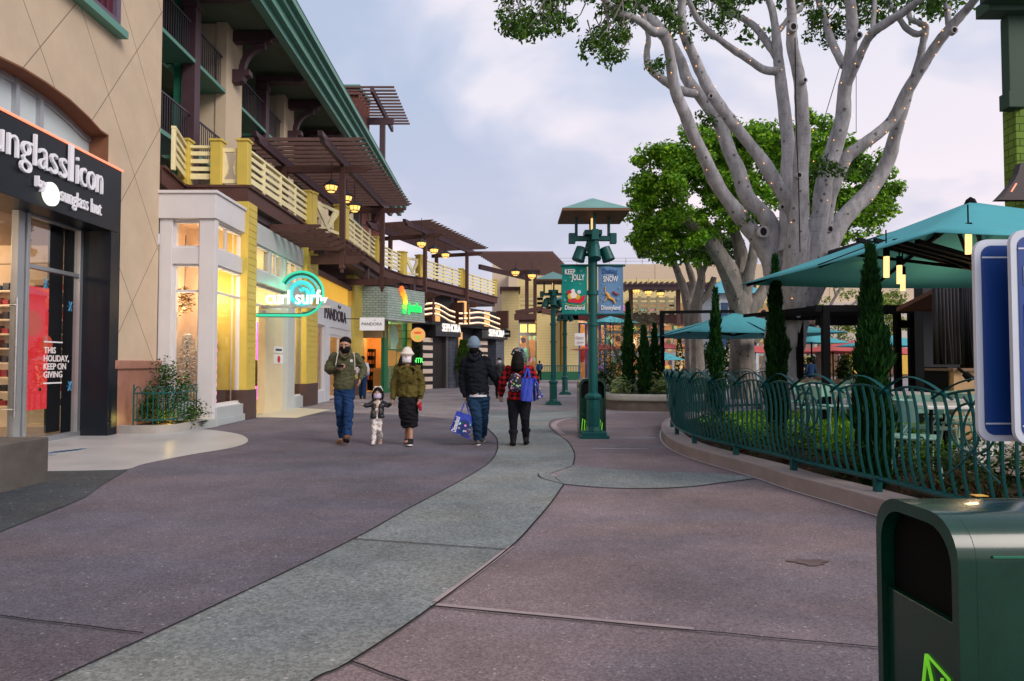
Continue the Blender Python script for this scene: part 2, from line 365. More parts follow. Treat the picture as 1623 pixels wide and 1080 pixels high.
# ------------------------------------------------------------------ ground
pink = M('pink_concrete', (.212, .174, .178), .82, var=.07, scale=1.3, bump=.03, mode='aggregate', k=95)
pinkL = M('violet_concrete', (.136, .124, .144), .82, var=.07, scale=1.3, bump=.03, mode='aggregate', k=95)
grey_ag = M('grey_aggregate', (.212, .238, .230), .85, var=.06, scale=1.5, bump=.05, mode='aggregate', k=62)
dark_ag = M('dark_aggregate', (.070, .080, .085), .85, var=.08, scale=2, bump=.05, mode='aggregate', k=70)
pale = M('pale_concrete', (.26, .235, .24), .8, var=.08, scale=.6, bump=.01, mode='aggregate', k=60)
apron = M('polished_apron', (.42, .43, .43), .38, var=.16, scale=1.1, bump=.004, bscale=30)
joint = M('joint_filler', (.018, .017, .018), .9)
pale_edge = M('pale_edge', (.36, .29, .29), .85, var=.15, scale=6)
def smooth_line(pts, n=6):
    P = [Vector(p) for p in pts]; out = []
    for i in range(len(P) - 1):
        a = P[max(i - 1, 0)]; b = P[i]; c = P[i + 1]; d = P[min(i + 2, len(P) - 1)]
        for k in range(n):
            t = k / n; out.append(.5 * ((2 * b) + (c - a) * t + (2 * a - 5 * b + 4 * c - d) * t * t + (3 * b - a - 3 * c + d) * t ** 3))
    return out + [P[-1]]
def gp(l): return [G(u, v) for u, v in l]
def sheet(name, pts, z, mat):
    mb = MB(); mb.quad(*[Vector((p.x, p.y, z)) for p in pts]); o = mb.build(name, mat, loc=(0, 0, 0), fix=False)
    bm = bmesh.new(); bm.from_mesh(o.data); bmesh.ops.triangulate(bm, faces=bm.faces); bmesh.ops.recalc_face_normals(bm, faces=bm.faces)
    if sum(f.normal.z for f in bm.faces) < 0: bmesh.ops.reverse_faces(bm, faces=bm.faces)
    bm.to_mesh(o.data); bm.free(); return tag(o, kind='structure')
def ribbon(mb, pts, w, z, w2=None):
    n = len(pts); vs = []
    for i in range(n):
        d = pts[min(i + 1, n - 1)] - pts[max(i - 1, 0)]; q = Vector((d.y, -d.x, 0)).normalized() * w / 2
        vs += [Vector((pts[i].x - q.x, pts[i].y - q.y, z)), Vector((pts[i].x + q.x, pts[i].y + q.y, z))]
    mb.add(vs, [(2 * i, 2 * i + 1, 2 * i + 3, 2 * i + 2) for i in range(n - 1)])
mb = MB(); R0 = 600
mb.quad((-R0, -R0, 0), (R0, -R0, 0), (R0, R0, 0), (-R0, R0, 0)); tag(mb.build('ground', pale, loc=(0, 0, 0)), kind='structure')
pathL = smooth_line(gp([(-700, 1500), (-200, 1215), (90, 1080), (330, 968), (560, 857), (640, 812), (700, 780), (745, 755), (775, 735), (787, 718), (789, 702), (783, 690), (765, 676), (735, 667)]), 5)
pathR = smooth_line(gp([(150, 1500), (400, 1160), (500, 1080), (555, 1053), (685, 965), (808, 871), (848, 829), (875, 797), (894, 769)]), 5)
notch = smooth_line(gp([(894, 769), (870, 763), (856, 758), (853, 753)]), 4)
pathR2 = smooth_line(gp([(908, 739), (911, 726), (909, 715), (899, 700), (879, 686), (871, 676), (874, 668), (890, 664), (930, 661)]), 5)
bandLo = smooth_line(gp([(894, 769), (950, 774), (1020, 776), (1093, 773), (1150, 766), (1205, 759)]), 4)
bandUp = smooth_line(gp([(908, 739), (959, 744), (1023, 748), (1116, 751), (1200, 757)]), 4)
# pink slabs laid over the pale concrete
left_top = gp([(735, 667), (690, 662), (640, 658), (560, 655), (500, 652), (440, 650), (392, 662)])
sheet('violet_paving', pathL + left_top + [Vector((-8, 16, 0)), Vector((-9, 10, 0)), Vector((-12, 3, 0)), Vector((-12, -8, 0)), Vector((-4.5, -8, 0))], .004, pinkL)
sheet('pink_paving', pathR + bandLo + [Vector((3.3, 6, 0)), Vector((5, 3, 0)), Vector((6, -8, 0)), Vector((-1.5, -8, 0))], .004, pink)
sheet('pink_paving', pathR2 + gp([(960, 656), (1046, 655), (1120, 655), (1200, 757)]) + list(reversed(bandUp))[1:-1], .004, pink)
# grey-green aggregate path with the side band
sheet('path', pathL + gp([(735, 667), (760, 655), (830, 649), (930, 652), (930, 661)]) + list(reversed(pathR2)) + gp([(870, 752), (894, 769)]) + list(reversed(pathR)), .008, grey_ag)
sheet('path', [Vector(p) for p in bandUp] + list(reversed(bandLo)) + gp([(880, 757)]), .0085, grey_ag)
sheet('pavement', gp([(20, 750), (78, 748)]) + smooth_line(gp([(140, 747), (200, 745), (230, 736), (300, 722), (370, 710), (393, 700), (382, 690), (350, 684), (320, 681)]), 5) + [Vector((-6.3, 14.8, 0)), Vector((-9, 14.8, 0)), Vector((-9, 7, 0))], .008, apron)
sheet('pavement', gp([(0, 845), (50, 825), (100, 805), (135, 790), (165, 768), (203, 746), (140, 747.5), (20, 750.5)]) + [Vector((-9, 7.6, 0)), Vector((-9, 3, 0)), Vector((-6, 3, 0))], .012, dark_ag)
sheet('pavement', [Vector((-8, 17.2, 0)), Vector((-6.1, 17.2, 0))] + gp([(470, 663), (525, 650)]) + [Vector((-8, 22, 0))], .0075, M('door_apron', (.62, .56, .42), .5, var=.06))
mb = MB()
for i, l in enumerate((pathL, pathR, notch, pathR2)): ribbon(mb, l, .013, .0135 + i * .0003)
ribbon(mb, bandLo, .015, .0135)
for a, b in (((560, 857), (803, 874)), ((-250, 950), (227, 1008)), ((680, 965), (1560, 1047)), ((-400, 1240), (520, 1190)), ((555, 1053), (900, 1180)),
             ((370, 645), (1050, 641)), ((640, 616), (1000, 612))):
    pa, pb = G(*a), G(*b); ribbon(mb, [pa.lerp(pb, i / 12) + Vector((0, .004 * sin(i * 2.1), 0)) for i in range(13)], .012 if a[1] > 700 else .012, .0150 + a[1] * 1e-6)
tag(mb.build('pavement_joints', joint, loc=(0, 0, 0), fix=False), kind='structure')
mb = MB()
ribbon(mb, smooth_line(gp([(690, 957), (752, 913), (811, 868)]), 6), .045, .0118)
ribbon(mb, [G(690, 961).lerp(G(1100, 1000), i / 8) for i in range(9)], .035, .0112)
ribbon(mb, smooth_line(gp([(893, 690), (884, 683), (878, 675), (886, 668), (905, 664)]), 6), .12, .0106)
tag(mb.build('pale_slab_edges', pale_edge, loc=(0, 0, 0), fix=False), kind='structure')
mb = MB(); wm = M('worn_white_line', (.60, .60, .63), .8, var=.3, scale=20)
for a, b in (((937, 712), (1028, 713)), ((965, 694), (1040, 695))): ribbon(mb, [G(*a), G(*b)], .03, .0129)
tag(mb.build('worn_paint_lines', wm, loc=(0, 0, 0), fix=False), kind='structure')
st = MB(); c = G(1283, 893)
for k in range(40): t = k / 40 * 2 * pi; r = 1 + .25 * sin(3 * t) + .15 * sin(7 * t + 1) + .08 * sin(13 * t); st.v.append(Vector((c.x + cos(t) * .12 * r, c.y + sin(t) * .07 * r, .0105)))
st.f.append(tuple(range(40))); tag(st.build('paving_stain', M('rust_stain', (.150, .110, .100), .7, var=.3), loc=(0, 0, 0)), kind='structure')
# blue floor sticker by the shop door
mb = MB(); a = G(78, 719); b = G(130, 713)
for k in range(5):
    p = a.lerp(b, (k + .5) / 5); mb.box(p.x - .05, p.x + .05, p.y - .13, p.y + .13, .009, .0105)
mb.box(a.x, b.x + .05, a.y - .28, a.y - .22, .009, .0105)
tag(mb.build('floor_sticker', M('blue_sticker', (.03, .16, .34), .5)), 'flat blue floor sticker on the pale apron before the black shopfront', 'floor sticker')

# concrete bench block
mb = MB(); mb.box(-6.7, -5.30, 2.5, 7.85, 0, .515)
o = mb.build('concrete_bench', conc_dk, bevel=.015); tag(o, 'low dark weathered concrete block seat at the left edge of the walkway', 'bench')
# ------------------------------------------------------------------ left: beige building with the black shopfront
F1 = Fr((-6.1, 0), (-6.1 - .1987, 10))
NW = -1.30                                   # beige wall plane
def P1(u, v, n=0.0): return F1.px(u, v, n)
b1 = thing('shop_building', 'beige stucco shop building with an arched window over a black shopfront', 'building', F1(8, -3, 0))
W0, W1 = 1.0, P1(251, 400, NW)[0]
arch_px = [(0, 89), (37, 107), (74, 130), (111, 157), (141, 185), (160, 206), (172, 214)]
arch = [P1(u, v, NW) for u, v in arch_px]
sA = arch[0][0]; mid = sA - 1.1; zt = arch[0][1] + .22
left_arch = [(2 * mid - s, z) for s, z in reversed(arch)] + [(mid, zt)]
ar = left_arch + arch
ZT = 13.5
mb = MB(); T = F1
th = .30
def strip(mb, s0, s1, za0, za1, zb0, zb1):       # wall piece with thickness th behind NW
    p = [F1(s0, NW, za0), F1(s1, NW, za1), F1(s1, NW, zb1), F1(s0, NW, zb0)]
    q = [F1(s0, NW - th, za0), F1(s1, NW - th, za1), F1(s1, NW - th, zb1), F1(s0, NW - th, zb0)]
    mb.add(p + q, [(0, 1, 2, 3), (7, 6, 5, 4), (0, 4, 5, 1), (2, 6, 7, 3)])
for (s0, z0), (s1, z1) in zip(ar, ar[1:]): strip(mb, s0, s1, z0, z1, ZT, ZT)
sR, zR = ar[-1]; sJ = P1(184, 300, NW)[0]; zsign = 5.0
mb.box(sR, sJ, NW - th, NW, zsign, ZT, F1)
mb.box(sJ, W1, NW - .3, NW, 1.42, ZT, F1); mb.box(W1 - .3, W1, NW - 3.5, NW - .301, 1.42, ZT, F1); mb.box(W0 - 6, ar[0][0], NW - th, NW, 3.9, ZT, F1)
mb.box(sJ + .02, W1 - .01, NW - .3, NW - .02, 0, 1.42, F1)
mb.box(W0 - 6, ar[0][0], NW - th, NW - .002, 0, 3.9, F1)
mb.build('wall', beige, b1)
# arch reveal ring in rust brown, frosted panes behind
mb = MB()
for (s0, z0), (s1, z1) in zip(ar, ar[1:]):
    p = [F1(s0, NW + .004, z0 - .0), F1(s1, NW + .004, z1), F1(s1, NW - .34, z1 - .012), F1(s0, NW - .34, z0 - .012)]
    q = [F1(s0, NW + .004, z0 - .03), F1(s1, NW + .004, z1 - .03), F1(s1, NW - .34, z1 - .05), F1(s0, NW - .34, z0 - .05)]
    mb.add(p + q, [(0, 1, 2, 3), (7, 6, 5, 4), (0, 4, 5, 1), (2, 6, 7, 3)])
mb.box(sR - .02, sR + .0, NW - .34, NW + .004, zsign, zR, F1)
mb.build('arch_reveal', M('rust_brown_trim', (.21, .095, .05), .7, var=.12), b1)
wn = MB(); fr = MB(); gN = NW - .36
for (s0, z0), (s1, z1) in zip(ar, ar[1:]): wn.quad(F1(s0, gN, 4.4), F1(s1, gN, 4.4), F1(s1, gN, z1 - .05), F1(s0, gN, z0 - .05))
for (s0, z0), (s1, z1) in zip(ar, ar[1:]):
    p = [F1(s0, gN + .06, z0 - .05), F1(s1, gN + .06, z1 - .05), F1(s1, gN + .06, z1 - .15), F1(s0, gN + .06, z0 - .15)]
    q = [F1(s0, gN + .01, z0 - .05), F1(s1, gN + .01, z1 - .05), F1(s1, gN + .01, z1 - .15), F1(s0, gN + .01, z0 - .15)]
    fr.add(p + q, [(0, 1, 2, 3), (2, 6, 7, 3), (0, 4, 5, 1)])
for u in (21, 60, 156): 
    s_ = P1(u, 150, gN)[0]; zz = min(z for s2, z in ar if abs(s2 - s_) < 1.3) 
    fr.box(s_ - .045, s_ + .045, gN - .02, gN + .08, 4.9, zz + .12, F1)
fr.box(ar[0][0], sR, gN, gN + .08, 4.95, 5.08, F1)
w = fr.build('arched_window', alu, b1); wn.build('pane', glz_fr, w)
mb = MB(); mb.box(ar[0][0], sR, NW - 1.2, NW - .9, 4.2, 9, F1); mb.build('room_wall', cream_wall, b1)
# louvred upper window with teal sill
s0, z0 = P1(96, 0, NW); s1, z1 = P1(183, 45, NW); zsill = P1(188, 60, NW)[1]
mb = MB(); sl0 = s1 - 3.2
mb.box(sl0, s1, NW - .02, NW + .10, zsill + .10, zsill + .26, F1); mb.box(s1 - .14, s1, NW - .02, NW + .10, zsill + .26, zsill + 3, F1); mb.box(sl0, sl0 + .14, NW - .02, NW + .10, zsill + .26, zsill + 3, F1)
w = mb.build('window', M('mauve_frame', (.12, .085, .13), .55, var=.1), b1)
mb = MB(); mb.box(sl0 + .1, s1 - .1, NW - .03, NW + .02, zsill + .2, zsill + 2.8, F1)
for i in range(14): mb.box(sl0 + .2 + i * .2, sl0 + .25 + i * .2, NW, NW + .06, zsill + .26, zsill + 2.8, F1)
mb.build('shutter', M('maroon_shutter', (.09, .02, .035), .6), w)
mb = MB(); mb.box(sl0 - .1, s1 + .10, NW - .01, NW + .20, zsill - .04, zsill + .10, F1); mb.build('sill', teal_trim, w)
# granite plinth
sS = P1(181, 600, NW + .06)[0]
mb = MB(); mb.box(sS, W1 + .03, NW - .2, NW + .06, 0, 1.25, F1); pl = mb.build('plinth', stone_red, b1, bevel=.006)
mb = MB(); mb.box(sS - .03, W1 + .03, NW - .2, NW + .11, 1.25, 1.42, F1); mb.build('plinth_cap', stone_red, pl, bevel=.015)
mb = MB(); mb.box(sJ, sJ + .05, NW, NW + .03, 1.42, 5.0, F1); mb.build('edge_trim', M('copper_edge', (.30, .13, .09), .5), b1)
# black portal: fascia box, right pier with its return, soffit
sF0, sF1 = 2.0, sJ
fz0, fz1 = P1(183, 368, NW + .1)[1], P1(184, 268, NW + .1)[1]
NG = -1.78                                     # shopfront glazing plane
sP = P1(164, 600, NW)[0]
mb = MB(); mb.box(sF0, sF1, NG - .3, NW + .10, fz0, fz1, F1); mb.box(sP, sF1, NG - .3, NW + .09, 0, fz0, F1)
mb.box(sP + .3, sP + .304, NW + .02, NW + .094, 0, fz0, F1)
mb.build('black_portal', black_panel, b1, bevel=.006)
mb = MB(); mb.box(sF0, sF1 + .015, NW + .06, NW + .13, fz1, fz1 + .03, F1); mb.build('neon_strip', neon_red, b1)
mb = MB(); mb.box(sF0, sF1 - .1, NW - .2, NW + .03, fz1 + .003, 5.05, F1); mb.build('fascia_cap', black_panel, b1)
# glazing: posts, transom, handle, panes
def Pg(u, v): return P1(u, v, NG)
sg = [3.2, 5.4, 7.6, Pg(20, 500)[0], Pg(37, 500)[0], Pg(121, 500)[0], Pg(132, 500)[0]]
zdoor = Pg(100, 360)[1]; ztr = Pg(90, 434)[1]
mb = MB()
mb.box(sg[3], sg[3] + .16, NG - .05, NG + .06, 0, fz0, F1); mb.box(sg[4] - .07, sg[4], NG - .05, NG + .09, 0, fz0, F1)
mb.box(sg[5], sg[5] + .07, NG - .05, NG + .06, 0, fz0, F1); mb.box(sP - .09, sP, NG - .05, NG + .06, 0, fz0, F1)
for z in (zdoor, ztr): mb.box(sg[4], sP, NG - .05, NG + .05, z, z + .07, F1)
mb.box(2, sP, NG - .05, NG + .07, 0, .10, F1)
for s_ in sg[:3]: mb.box(s_, s_ + .08, NG - .05, NG + .06, 0, fz0, F1)
fr = mb.build('shopfront_frame', alu, b1, bevel=.004)
mb = MB(); mb.quad(F1(sg[4], NG, .1), F1(sP, NG, .1), F1(sP, NG, fz0), F1(sg[4], NG, fz0)); mb.build('pane', glz_dk, b1)
mb = MB(); mb.quad(F1(2, NG, .1), F1(sg[3], NG, .1), F1(sg[3], NG, fz0), F1(2, NG, fz0)); dr = mb.build('door_pane', glz, b1)
mb = MB(); hs = Pg(13, 560)[0]; z0h, z1h = 1.35 - 84 * hs / F, 1.35 + 105 * hs / F
mb.tube([F1(hs, NG + .12, z0h), F1(hs, NG + .12, z1h)], .022, 10)
for z in (z0h + .12, z1h - .12): mb.tube([F1(hs, NG + .12, z), F1(hs, NG, z)], .014, 8)
mb.build('door_handle', M('brushed_steel', (.62, .62, .62), .25, .9), dr, smooth=True)
# sunglass shop interior
room = MB(); R = 5.2
sE = 14.7; room.box(1.5, sE, NG - R, NG - R + .1, 0, fz0, F1); room.box(sE, sE + .1, NG - R, NG - .1, 0, fz0, F1); room.box(1.4, 1.5, NG - R, NG - .1, 0, fz0, F1)
room.box(1.5, sE, NG - R, NG - .3, fz0, fz0 + .1, F1); room.build('room_shell', M('shop_inner_wall', (.34, .26, .20), .7), b1)
mb = MB(); mb.box(1.5, sE, NG - R, NG - .08, .0, .02, F1); mb.build('room_floor', M('shop_floor', (.3, .27, .24), .3), b1)
sh = thing('display_shelf', 'backlit shelf wall with rows of coloured eyewear behind the left glass door', 'shelf', F1(8, NG - 2.2, 0))
FD = lambda a, b, z: F1(14.62 - (b - (NG - 2.7)), NG - .4 - (a - 4.2) * .8, z)
mb = MB(); mb.box(4.2, 9.9, NG - 2.7, NG - 2.6, 0, 3.4, FD)
for i in range(9): mb.box(4.2, 9.9, NG - 2.6, NG - 2.3, .45 + i * .3, .48 + i * .3, FD)
mb.build('shelf', M('shelf_cream', (.75, .62, .45), .5, emis=(1, .7, .4), estr=.12), sh)
mb = MB(); mb2 = MB()
for i in range(9):
    for k in range(26):
        (mb if (i * 7 + k) % 5 < 2 else mb2).box(4.35 + k * .21, 4.50 + k * .21, NG - 2.55, NG - 2.4, .48 + i * .3, .48 + i * .3 + .10 + .08 * random.random(), FD)
tag(mb.build('eyewear', M('eyewear_red', (.35, .03, .03), .4), sh), kind='stuff'); tag(mb2.build('eyewear', M('eyewear_dark', (.04, .03, .03), .3), sh), kind='stuff')
ct = MB(); ct.box(8.2, 9.6, NG - 1.2, NG - .5, 0, 1.0, F1); o = ct.build('shop_counter', M('mint_glass_counter', (.35, .48, .44), .2), bevel=.01); tag(o, 'pale mint counter just inside the glass door of the black shopfront', 'counter')
for i, (s_, n_) in enumerate(((7, -3.2), (10.5, -4.2), (13.2, -5.0))): lamp('ceiling_spot', F1(s_, n_, 3.5), (85, 75, 65)[i], (1, .70, .45), .5, parent=b1)
mb = MB()
for s_ in (6.5, 7.6, 8.7, 9.8, 10.9, 12.0): mb.lathe([(.06, 0), (.075, .02), (.05, .03)], F1(s_, NG - 1.0, fz0 - .045), 10)
mb.build('downlights', lit('downlight', (1, .9, .75), 5), b1)
# poster and window lettering
mb = MB(); mb.box(P1(77, 500, NG - .3)[0], sP - .02, NG - .34, NG - .30, .1, fz0, F1); mb.build('window_backing', M('backing_black', (.008, .009, .011), .5), b1)
ps = thing('window_poster', 'tall red holiday poster standing inside the dark shop window', 'poster', F1(10.5, NG - .2, .2))
a0, zz0 = P1(37, 633, NG - .2); a1, _ = P1(74, 633, NG - .2); zt0 = P1(50, 453, NG - .2)[1]
mb = MB(); mb.box(a0, a1, NG - .24, NG - .2, .55, zt0, F1)
def poster_mat():
    m = M('poster_glow_red', (.60, .02, .025), .5, emis=(.8, .03, .04), estr=.55); return m  # unlit print given its own glow so the red carries through glass
mb.build('poster_sheet', poster_mat(), ps)
cm = (a0 + a1) / 2
mb = MB()
def disc(mb, T3, s_, z, r, n=18, sq=1.): mb.add([T3(s_ + r * cos(2 * pi * i / n), z + r * sq * sin(2 * pi * i / n)) for i in range(n)], [tuple(range(n))])
for ds, z, r in ((-.12, 2.05, .23), (.26, 1.7, .16), (-.3, 1.45, .12)): disc(mb, lambda s, z: F1(s, NG - .195, z), cm + ds, z, r)
mb.build('poster_bauble', M('poster_bauble', (.62, .07, .04), .5, emis=(.9, .12, .06), estr=.3), ps)
mb = MB()
for ds, z, r in ((.3, 2.3, .03), (-.3, 1.05, .05), (.1, .9, .04), (.2, 1.2, .03)): disc(mb, lambda s, z: F1(s, NG - .19, z), cm + ds, z, r, sq=.8)
mb.build('poster_spots', M('poster_dark', (.02, .015, .015), .2), ps)
ws = thing('window_lettering', 'white holiday message lettering stuck on the dark shop window', 'window lettering', F1(11.4, NG + .02, 1))
t0 = P1(69, 560, NG)[0]
for i, (tx, v) in enumerate((('THIS', 563), ('HOLIDAY,', 576), ('KEEP ON', 589), ('GIVING', 602))):
    z = P1(71, v - 3, NG)[1]; text_mb(tx, lambda a, b, h, z=z: F1(t0 + a, NG + .006 + h, z + b), .155, .004, bold=.002).build('lettering', M('white_vinyl', (.8, .8, .8), .5), ws)
for z, w_ in ((P1(71, 543, NG)[1], .5), (P1(71, 609, NG)[1], .5)):
    mb = MB(); mb.box(t0, t0 + w_, NG + .004, NG + .008, z, z + .025, F1); mb.build('rule', MATS['white_vinyl'], ws)
mb = MB()
for u, v in ((111, 486), (110, 612), (72, 450)):
    s_, z = P1(u, v, NG)
    for k in range(3): a = k * pi / 3; mb.bar(F1(s_ - .08 * cos(a), NG + .008, z - .1 * sin(a)), F1(s_ + .08 * cos(a), NG + .008, z + .1 * sin(a)), .018, .005)
mb.build('snowflake_sticker', M('blue_vinyl', (.05, .30, .55), .5), ws)

# sign over the shopfront
NSg = NW + .12
sg1 = thing('shop_sign', 'large white raised lettering on the black fascia above the glass door', 'shop sign', F1(11, NSg, 4.2))
letm = M('sign_white', (.80, .80, .84), .4, emis=(.9, .92, 1), estr=.04)
aL, aR = P1(-38, 250, NSg)[0], P1(160, 300, NSg)[0]
zb_ = P1(158, 308, NSg)[1]
t = text_mb('sunglass', lambda a, b, h: F1(aL + a, NSg + h, zb_ + b), .74, .045, width=P1(103, 280, NSg)[0] - aL, bold=-.006); t.build('lettering', letm, sg1)
a2 = P1(119, 280, NSg)[0]; t = text_mb('icon', lambda a, b, h: F1(a2 + a, NSg + h, zb_ + b), .74, .045, width=aR - a2, bold=-.006); t.build('lettering', letm, sg1)
a3 = P1(107, 280, NSg)[0]; mb = MB(); mb.box(a3, a3 + .10, NSg, NSg + .045, zb_, zb_ + .62, F1); mb.build('divider', letm, sg1)
a4 = P1(54, 290, NSg)[0]; zb2 = P1(158, 342, NSg)[1]
text_mb('by', lambda a, b, h: F1(a4 + a, NSg + h, zb2 + .08 + b), .24, .07, bold=.003).build('lettering', letm, sg1)
a5, z5 = P1(78, 308, NSg); mb = MB(); n_ = 24; r_ = .19
mb.prism([(a5 + .36 * r_ / .36 * cos(2 * pi * i / n_), z5 + r_ * sin(2 * pi * i / n_)) for i in range(n_)], NSg, NSg + .05, lambda a, b, h: F1(a, h, b)); mb.build('round_emblem', lit('sign_disc', (1, .97, .88), .6), sg1)
a6 = P1(94, 320, NSg)[0]; text_mb('sunglass hut', lambda a, b, h: F1(a6 + a, NSg + h, zb2 + b), .36, .03, width=P1(159, 340, NSg)[0] - a6, bold=-.001).build('lettering', letm, sg1)

# planter with low railing and lit shrub
pc = smooth_line(gp([(183, 688), (215, 688.5), (255, 688), (290, 684.5), (318, 677), (334, 669)]), 5)
pl = thing('planter', 'low curved concrete planter kerb with a small green hooped railing by the shop bay', 'planter', (-7, 14.2, 0))
back = [Vector((-6.55, 14.95, 0)), Vector((-7.75, 14.95, 0)), Vector((-7.78, 13.2, 0))]
mb = MB(); inner = []
cen = Vector((-7.3, 14.6, 0))
for p in pc: inner.append(p + (cen - p).normalized() * .16)
for i in range(len(pc) - 1):
    a, b, c, d = pc[i], pc[i + 1], inner[i + 1], inner[i]; up = Vector((0, 0, .16))
    mb.add([a, b, c, d, a + up, b + up, c + up, d + up], [(0, 1, 5, 4), (4, 5, 6, 7), (2, 3, 7, 6), (1, 2, 6, 5), (3, 0, 4, 7)])
mb.build('kerb', conc, pl)
mb = MB(); mb.quad(*[Vector((p.x, p.y, .12)) for p in inner + back]); mb.build('soil', soil, pl, fix=False)
rp = [p + (cen - p).normalized() * .08 for p in smooth_line(gp([(207, 688), (240, 688.3), (275, 686), (300, 681.5), (322, 674.5), (331, 669)]), 8)]
mb = MB()
for z in (.26, .78): mb.tube([p + Vector((0, 0, z)) for p in rp], .014, 5)
for i, p in enumerate(rp): 
    if i % 2 == 0: mb.tube([p + Vector((0, 0, .14 if i % 8 == 0 else .26)), p + Vector((0, 0, .78))], .010, 5)
for i in range(0, len(rp) - 4, 4):
    a, b = rp[i], rp[i + 4]; mb.tube([a.lerp(b, t / 8) + Vector((0, 0, .78 + .13 * sin(pi * t / 8))) for t in range(9)], .011, 5)
mb.tube([rp[0] + Vector((0, 0, .12)), rp[0] + Vector((0, 0, .95))], .018, 6); mb.tube([rp[-1] + Vector((0, 0, .12)), rp[-1] + Vector((0, 0, .95))], .018, 6)
mb.build('railing', lamp_green, pl, smooth=True)

def leaf_cloud(mb, centers, n, size, spread, flat=1.0, rnd=random, aspect=.5, hang=0.):
    """n pointed leaves around each centre"""
    for c in centers:
        for _ in range(n):
            q = Vector((rnd.gauss(0, spread), rnd.gauss(0, spread), rnd.gauss(0, spread * flat)))
            p = Vector(c) + q; a = rnd.uniform(0, 2 * pi); el = rnd.uniform(-.6, .9) - hang
            d = Vector((cos(a) * cos(el), sin(a) * cos(el), sin(el))); sd = d.cross(Vector((rnd.uniform(-1, 1), rnd.uniform(-1, 1), 1))).normalized()
            L_ = size * rnd.uniform(.7, 1.3); w_ = L_ * aspect / 2
            mb.add([p, p + d * L_ * .45 + sd * w_, p + d * L_, p + d * L_ * .45 - sd * w_], [(0, 1, 2, 3)])
leafD = M('leaf_dark', (.028, .072, .016), .5, mode='leaf', var=.2)
leafM = M('leaf_mid', (.060, .155, .022), .5, mode='leaf', var=.2)
leafB = M('leaf_bright', (.155, .37, .022), .5, mode='leaf', var=.55, scale=.9)
leafG = M('leaf_grey', (.14, .18, .11), .6, mode='leaf', var=.2)
leafC = M('leaf_cypress', (.010, .058, .010), .7, mode='leaf', var=.25)
sb = thing('shrub', 'leafy dark green shrub lit from below in the planter beside the shop bay', 'shrub', (-7.2, 14.2, .12))
mb = MB(); cs = []
for u, v, Y in ((225, 655, 14.0), (240, 640, 14.2), (262, 620, 14.3), (285, 632, 14.3), (250, 655, 14.1), (275, 652, 14.2), (298, 660, 14.1), (232, 622, 14.3), (265, 600, 14.4), (290, 610, 14.5), (215, 640, 14.1), (310, 650, 14.4), (262, 588, 14.45)):
    cs.append(at(u, v, Y))
leaf_cloud(mb, cs, 260, .07, .11); mb.build('foliage', M('leaf_shrub', (.035, .105, .018), .6, mode='leaf', var=.4, scale=2), sb, fix=False)
mb = MB()
for c in cs: mb.tube([Vector((-7.2 + random.uniform(-.2, .2), 14.25, .12)), c.lerp(Vector((-7.2, 14.25, .2)), .4), c], [.015, .01, .005], 5)
mb.build('stem', M('stem_brown', (.10, .06, .035), .8), sb)
lamp('planter_uplight', (-7.0, 14.0, .22), 5, (1, .72, .2), .1)
# ------------------------------------------------------------------ arcade building with the bay window, yellow columns and deck
arc = thing('arcade_building', 'long two storey shop arcade with yellow columns, a timber deck and a white bay window', 'building', (-7, 24, 0))
YB = 14.82                                         # front face of the bay
def Pc(u, v, Y): p = at(u, v, Y); return p.x, p.z  # point on the frontal plane y=Y
xl = -7.70; xr = Pc(338, 600, YB)[0]; S1b = P1(389, 600, xr + 6.1 + .0199 * YB)[0]
nb = xr + 6.1 + .0199 * YB
ztop, zcor = Pc(300, 308, YB)[1], Pc(300, 347, YB)[1]
zw1, zw0 = Pc(300, 349, YB)[1], Pc(300, 392, YB)[1]
zl1, zl0 = Pc(300, 418, YB)[1], .48
zm = Pc(300, 461, YB)[1]
BX = lambda x, y, z: Vector((x, YB + y, z))
S1b = S1b - .05
mb = MB()
c = [xl, xl + .28, Pc(314, 500, YB)[0], xr]       # column edges on the front
mb.box(c[0], c[1], 0, .3, 0, zcor, BX); mb.box(c[2], c[3], 0, .17, 0, zcor, BX)
mb.box(c[1], c[2], .03, .3, zl1, zw0, BX); mb.box(c[1], c[2], .05, .28, 0, zl0, BX); mb.box(c[1], c[2], .04, .3, zw1, zcor, BX)
side = lambda s, n, z: F1(s, nb + n, z)
mb.box(S1b - .14, S1b, -.30, 0, 0, zcor, side); mb.box(YB + .17, S1b - .14, -.28, -.03, zl1, zw0, side); mb.box(YB + .17, S1b - .14, -.28, -.02, zw1, zcor, side)
mb.box(YB + .17, S1b - .14, -.28, -.03, 0, .42, side)
bay = mb.build('bay_window', white_paint, arc, bevel=.008)
mb = MB(); mb.box(xl - .02, xr + .03, -.06, .30, zcor, ztop, BX); mb.box(YB + .30, S1b + .03, -.4, .03, zcor + .002, ztop - .002, side)
mb.box(xl - .05, xr + .07, -.10, .30, ztop, ztop + .07, BX); mb.box(YB + .30, S1b + .06, -.4, .07, ztop + .001, ztop + .069, side)
mb.build('cornice', white_paint, bay, bevel=.01)
mb = MB(); mb.box(YB + .0, S1b + .02, -.25, .10, 0, .16, side); mb.box(YB + .1, S1b, -.2, .05, .16, .40, side); mb.build('plinth', grey_paint, bay, bevel=.01)
def frame_rect(mb, T, a0, a1, z0, z1, w, d0, d1):
    mb.box(a0, a1, d0, d1, z0, z0 + w, T); mb.box(a0, a1, d0, d1, z1 - w, z1, T); mb.box(a0, a0 + w, d0, d1, z0 + w, z1 - w, T); mb.box(a1 - w, a1, d0, d1, z0 + w, z1 - w, T)
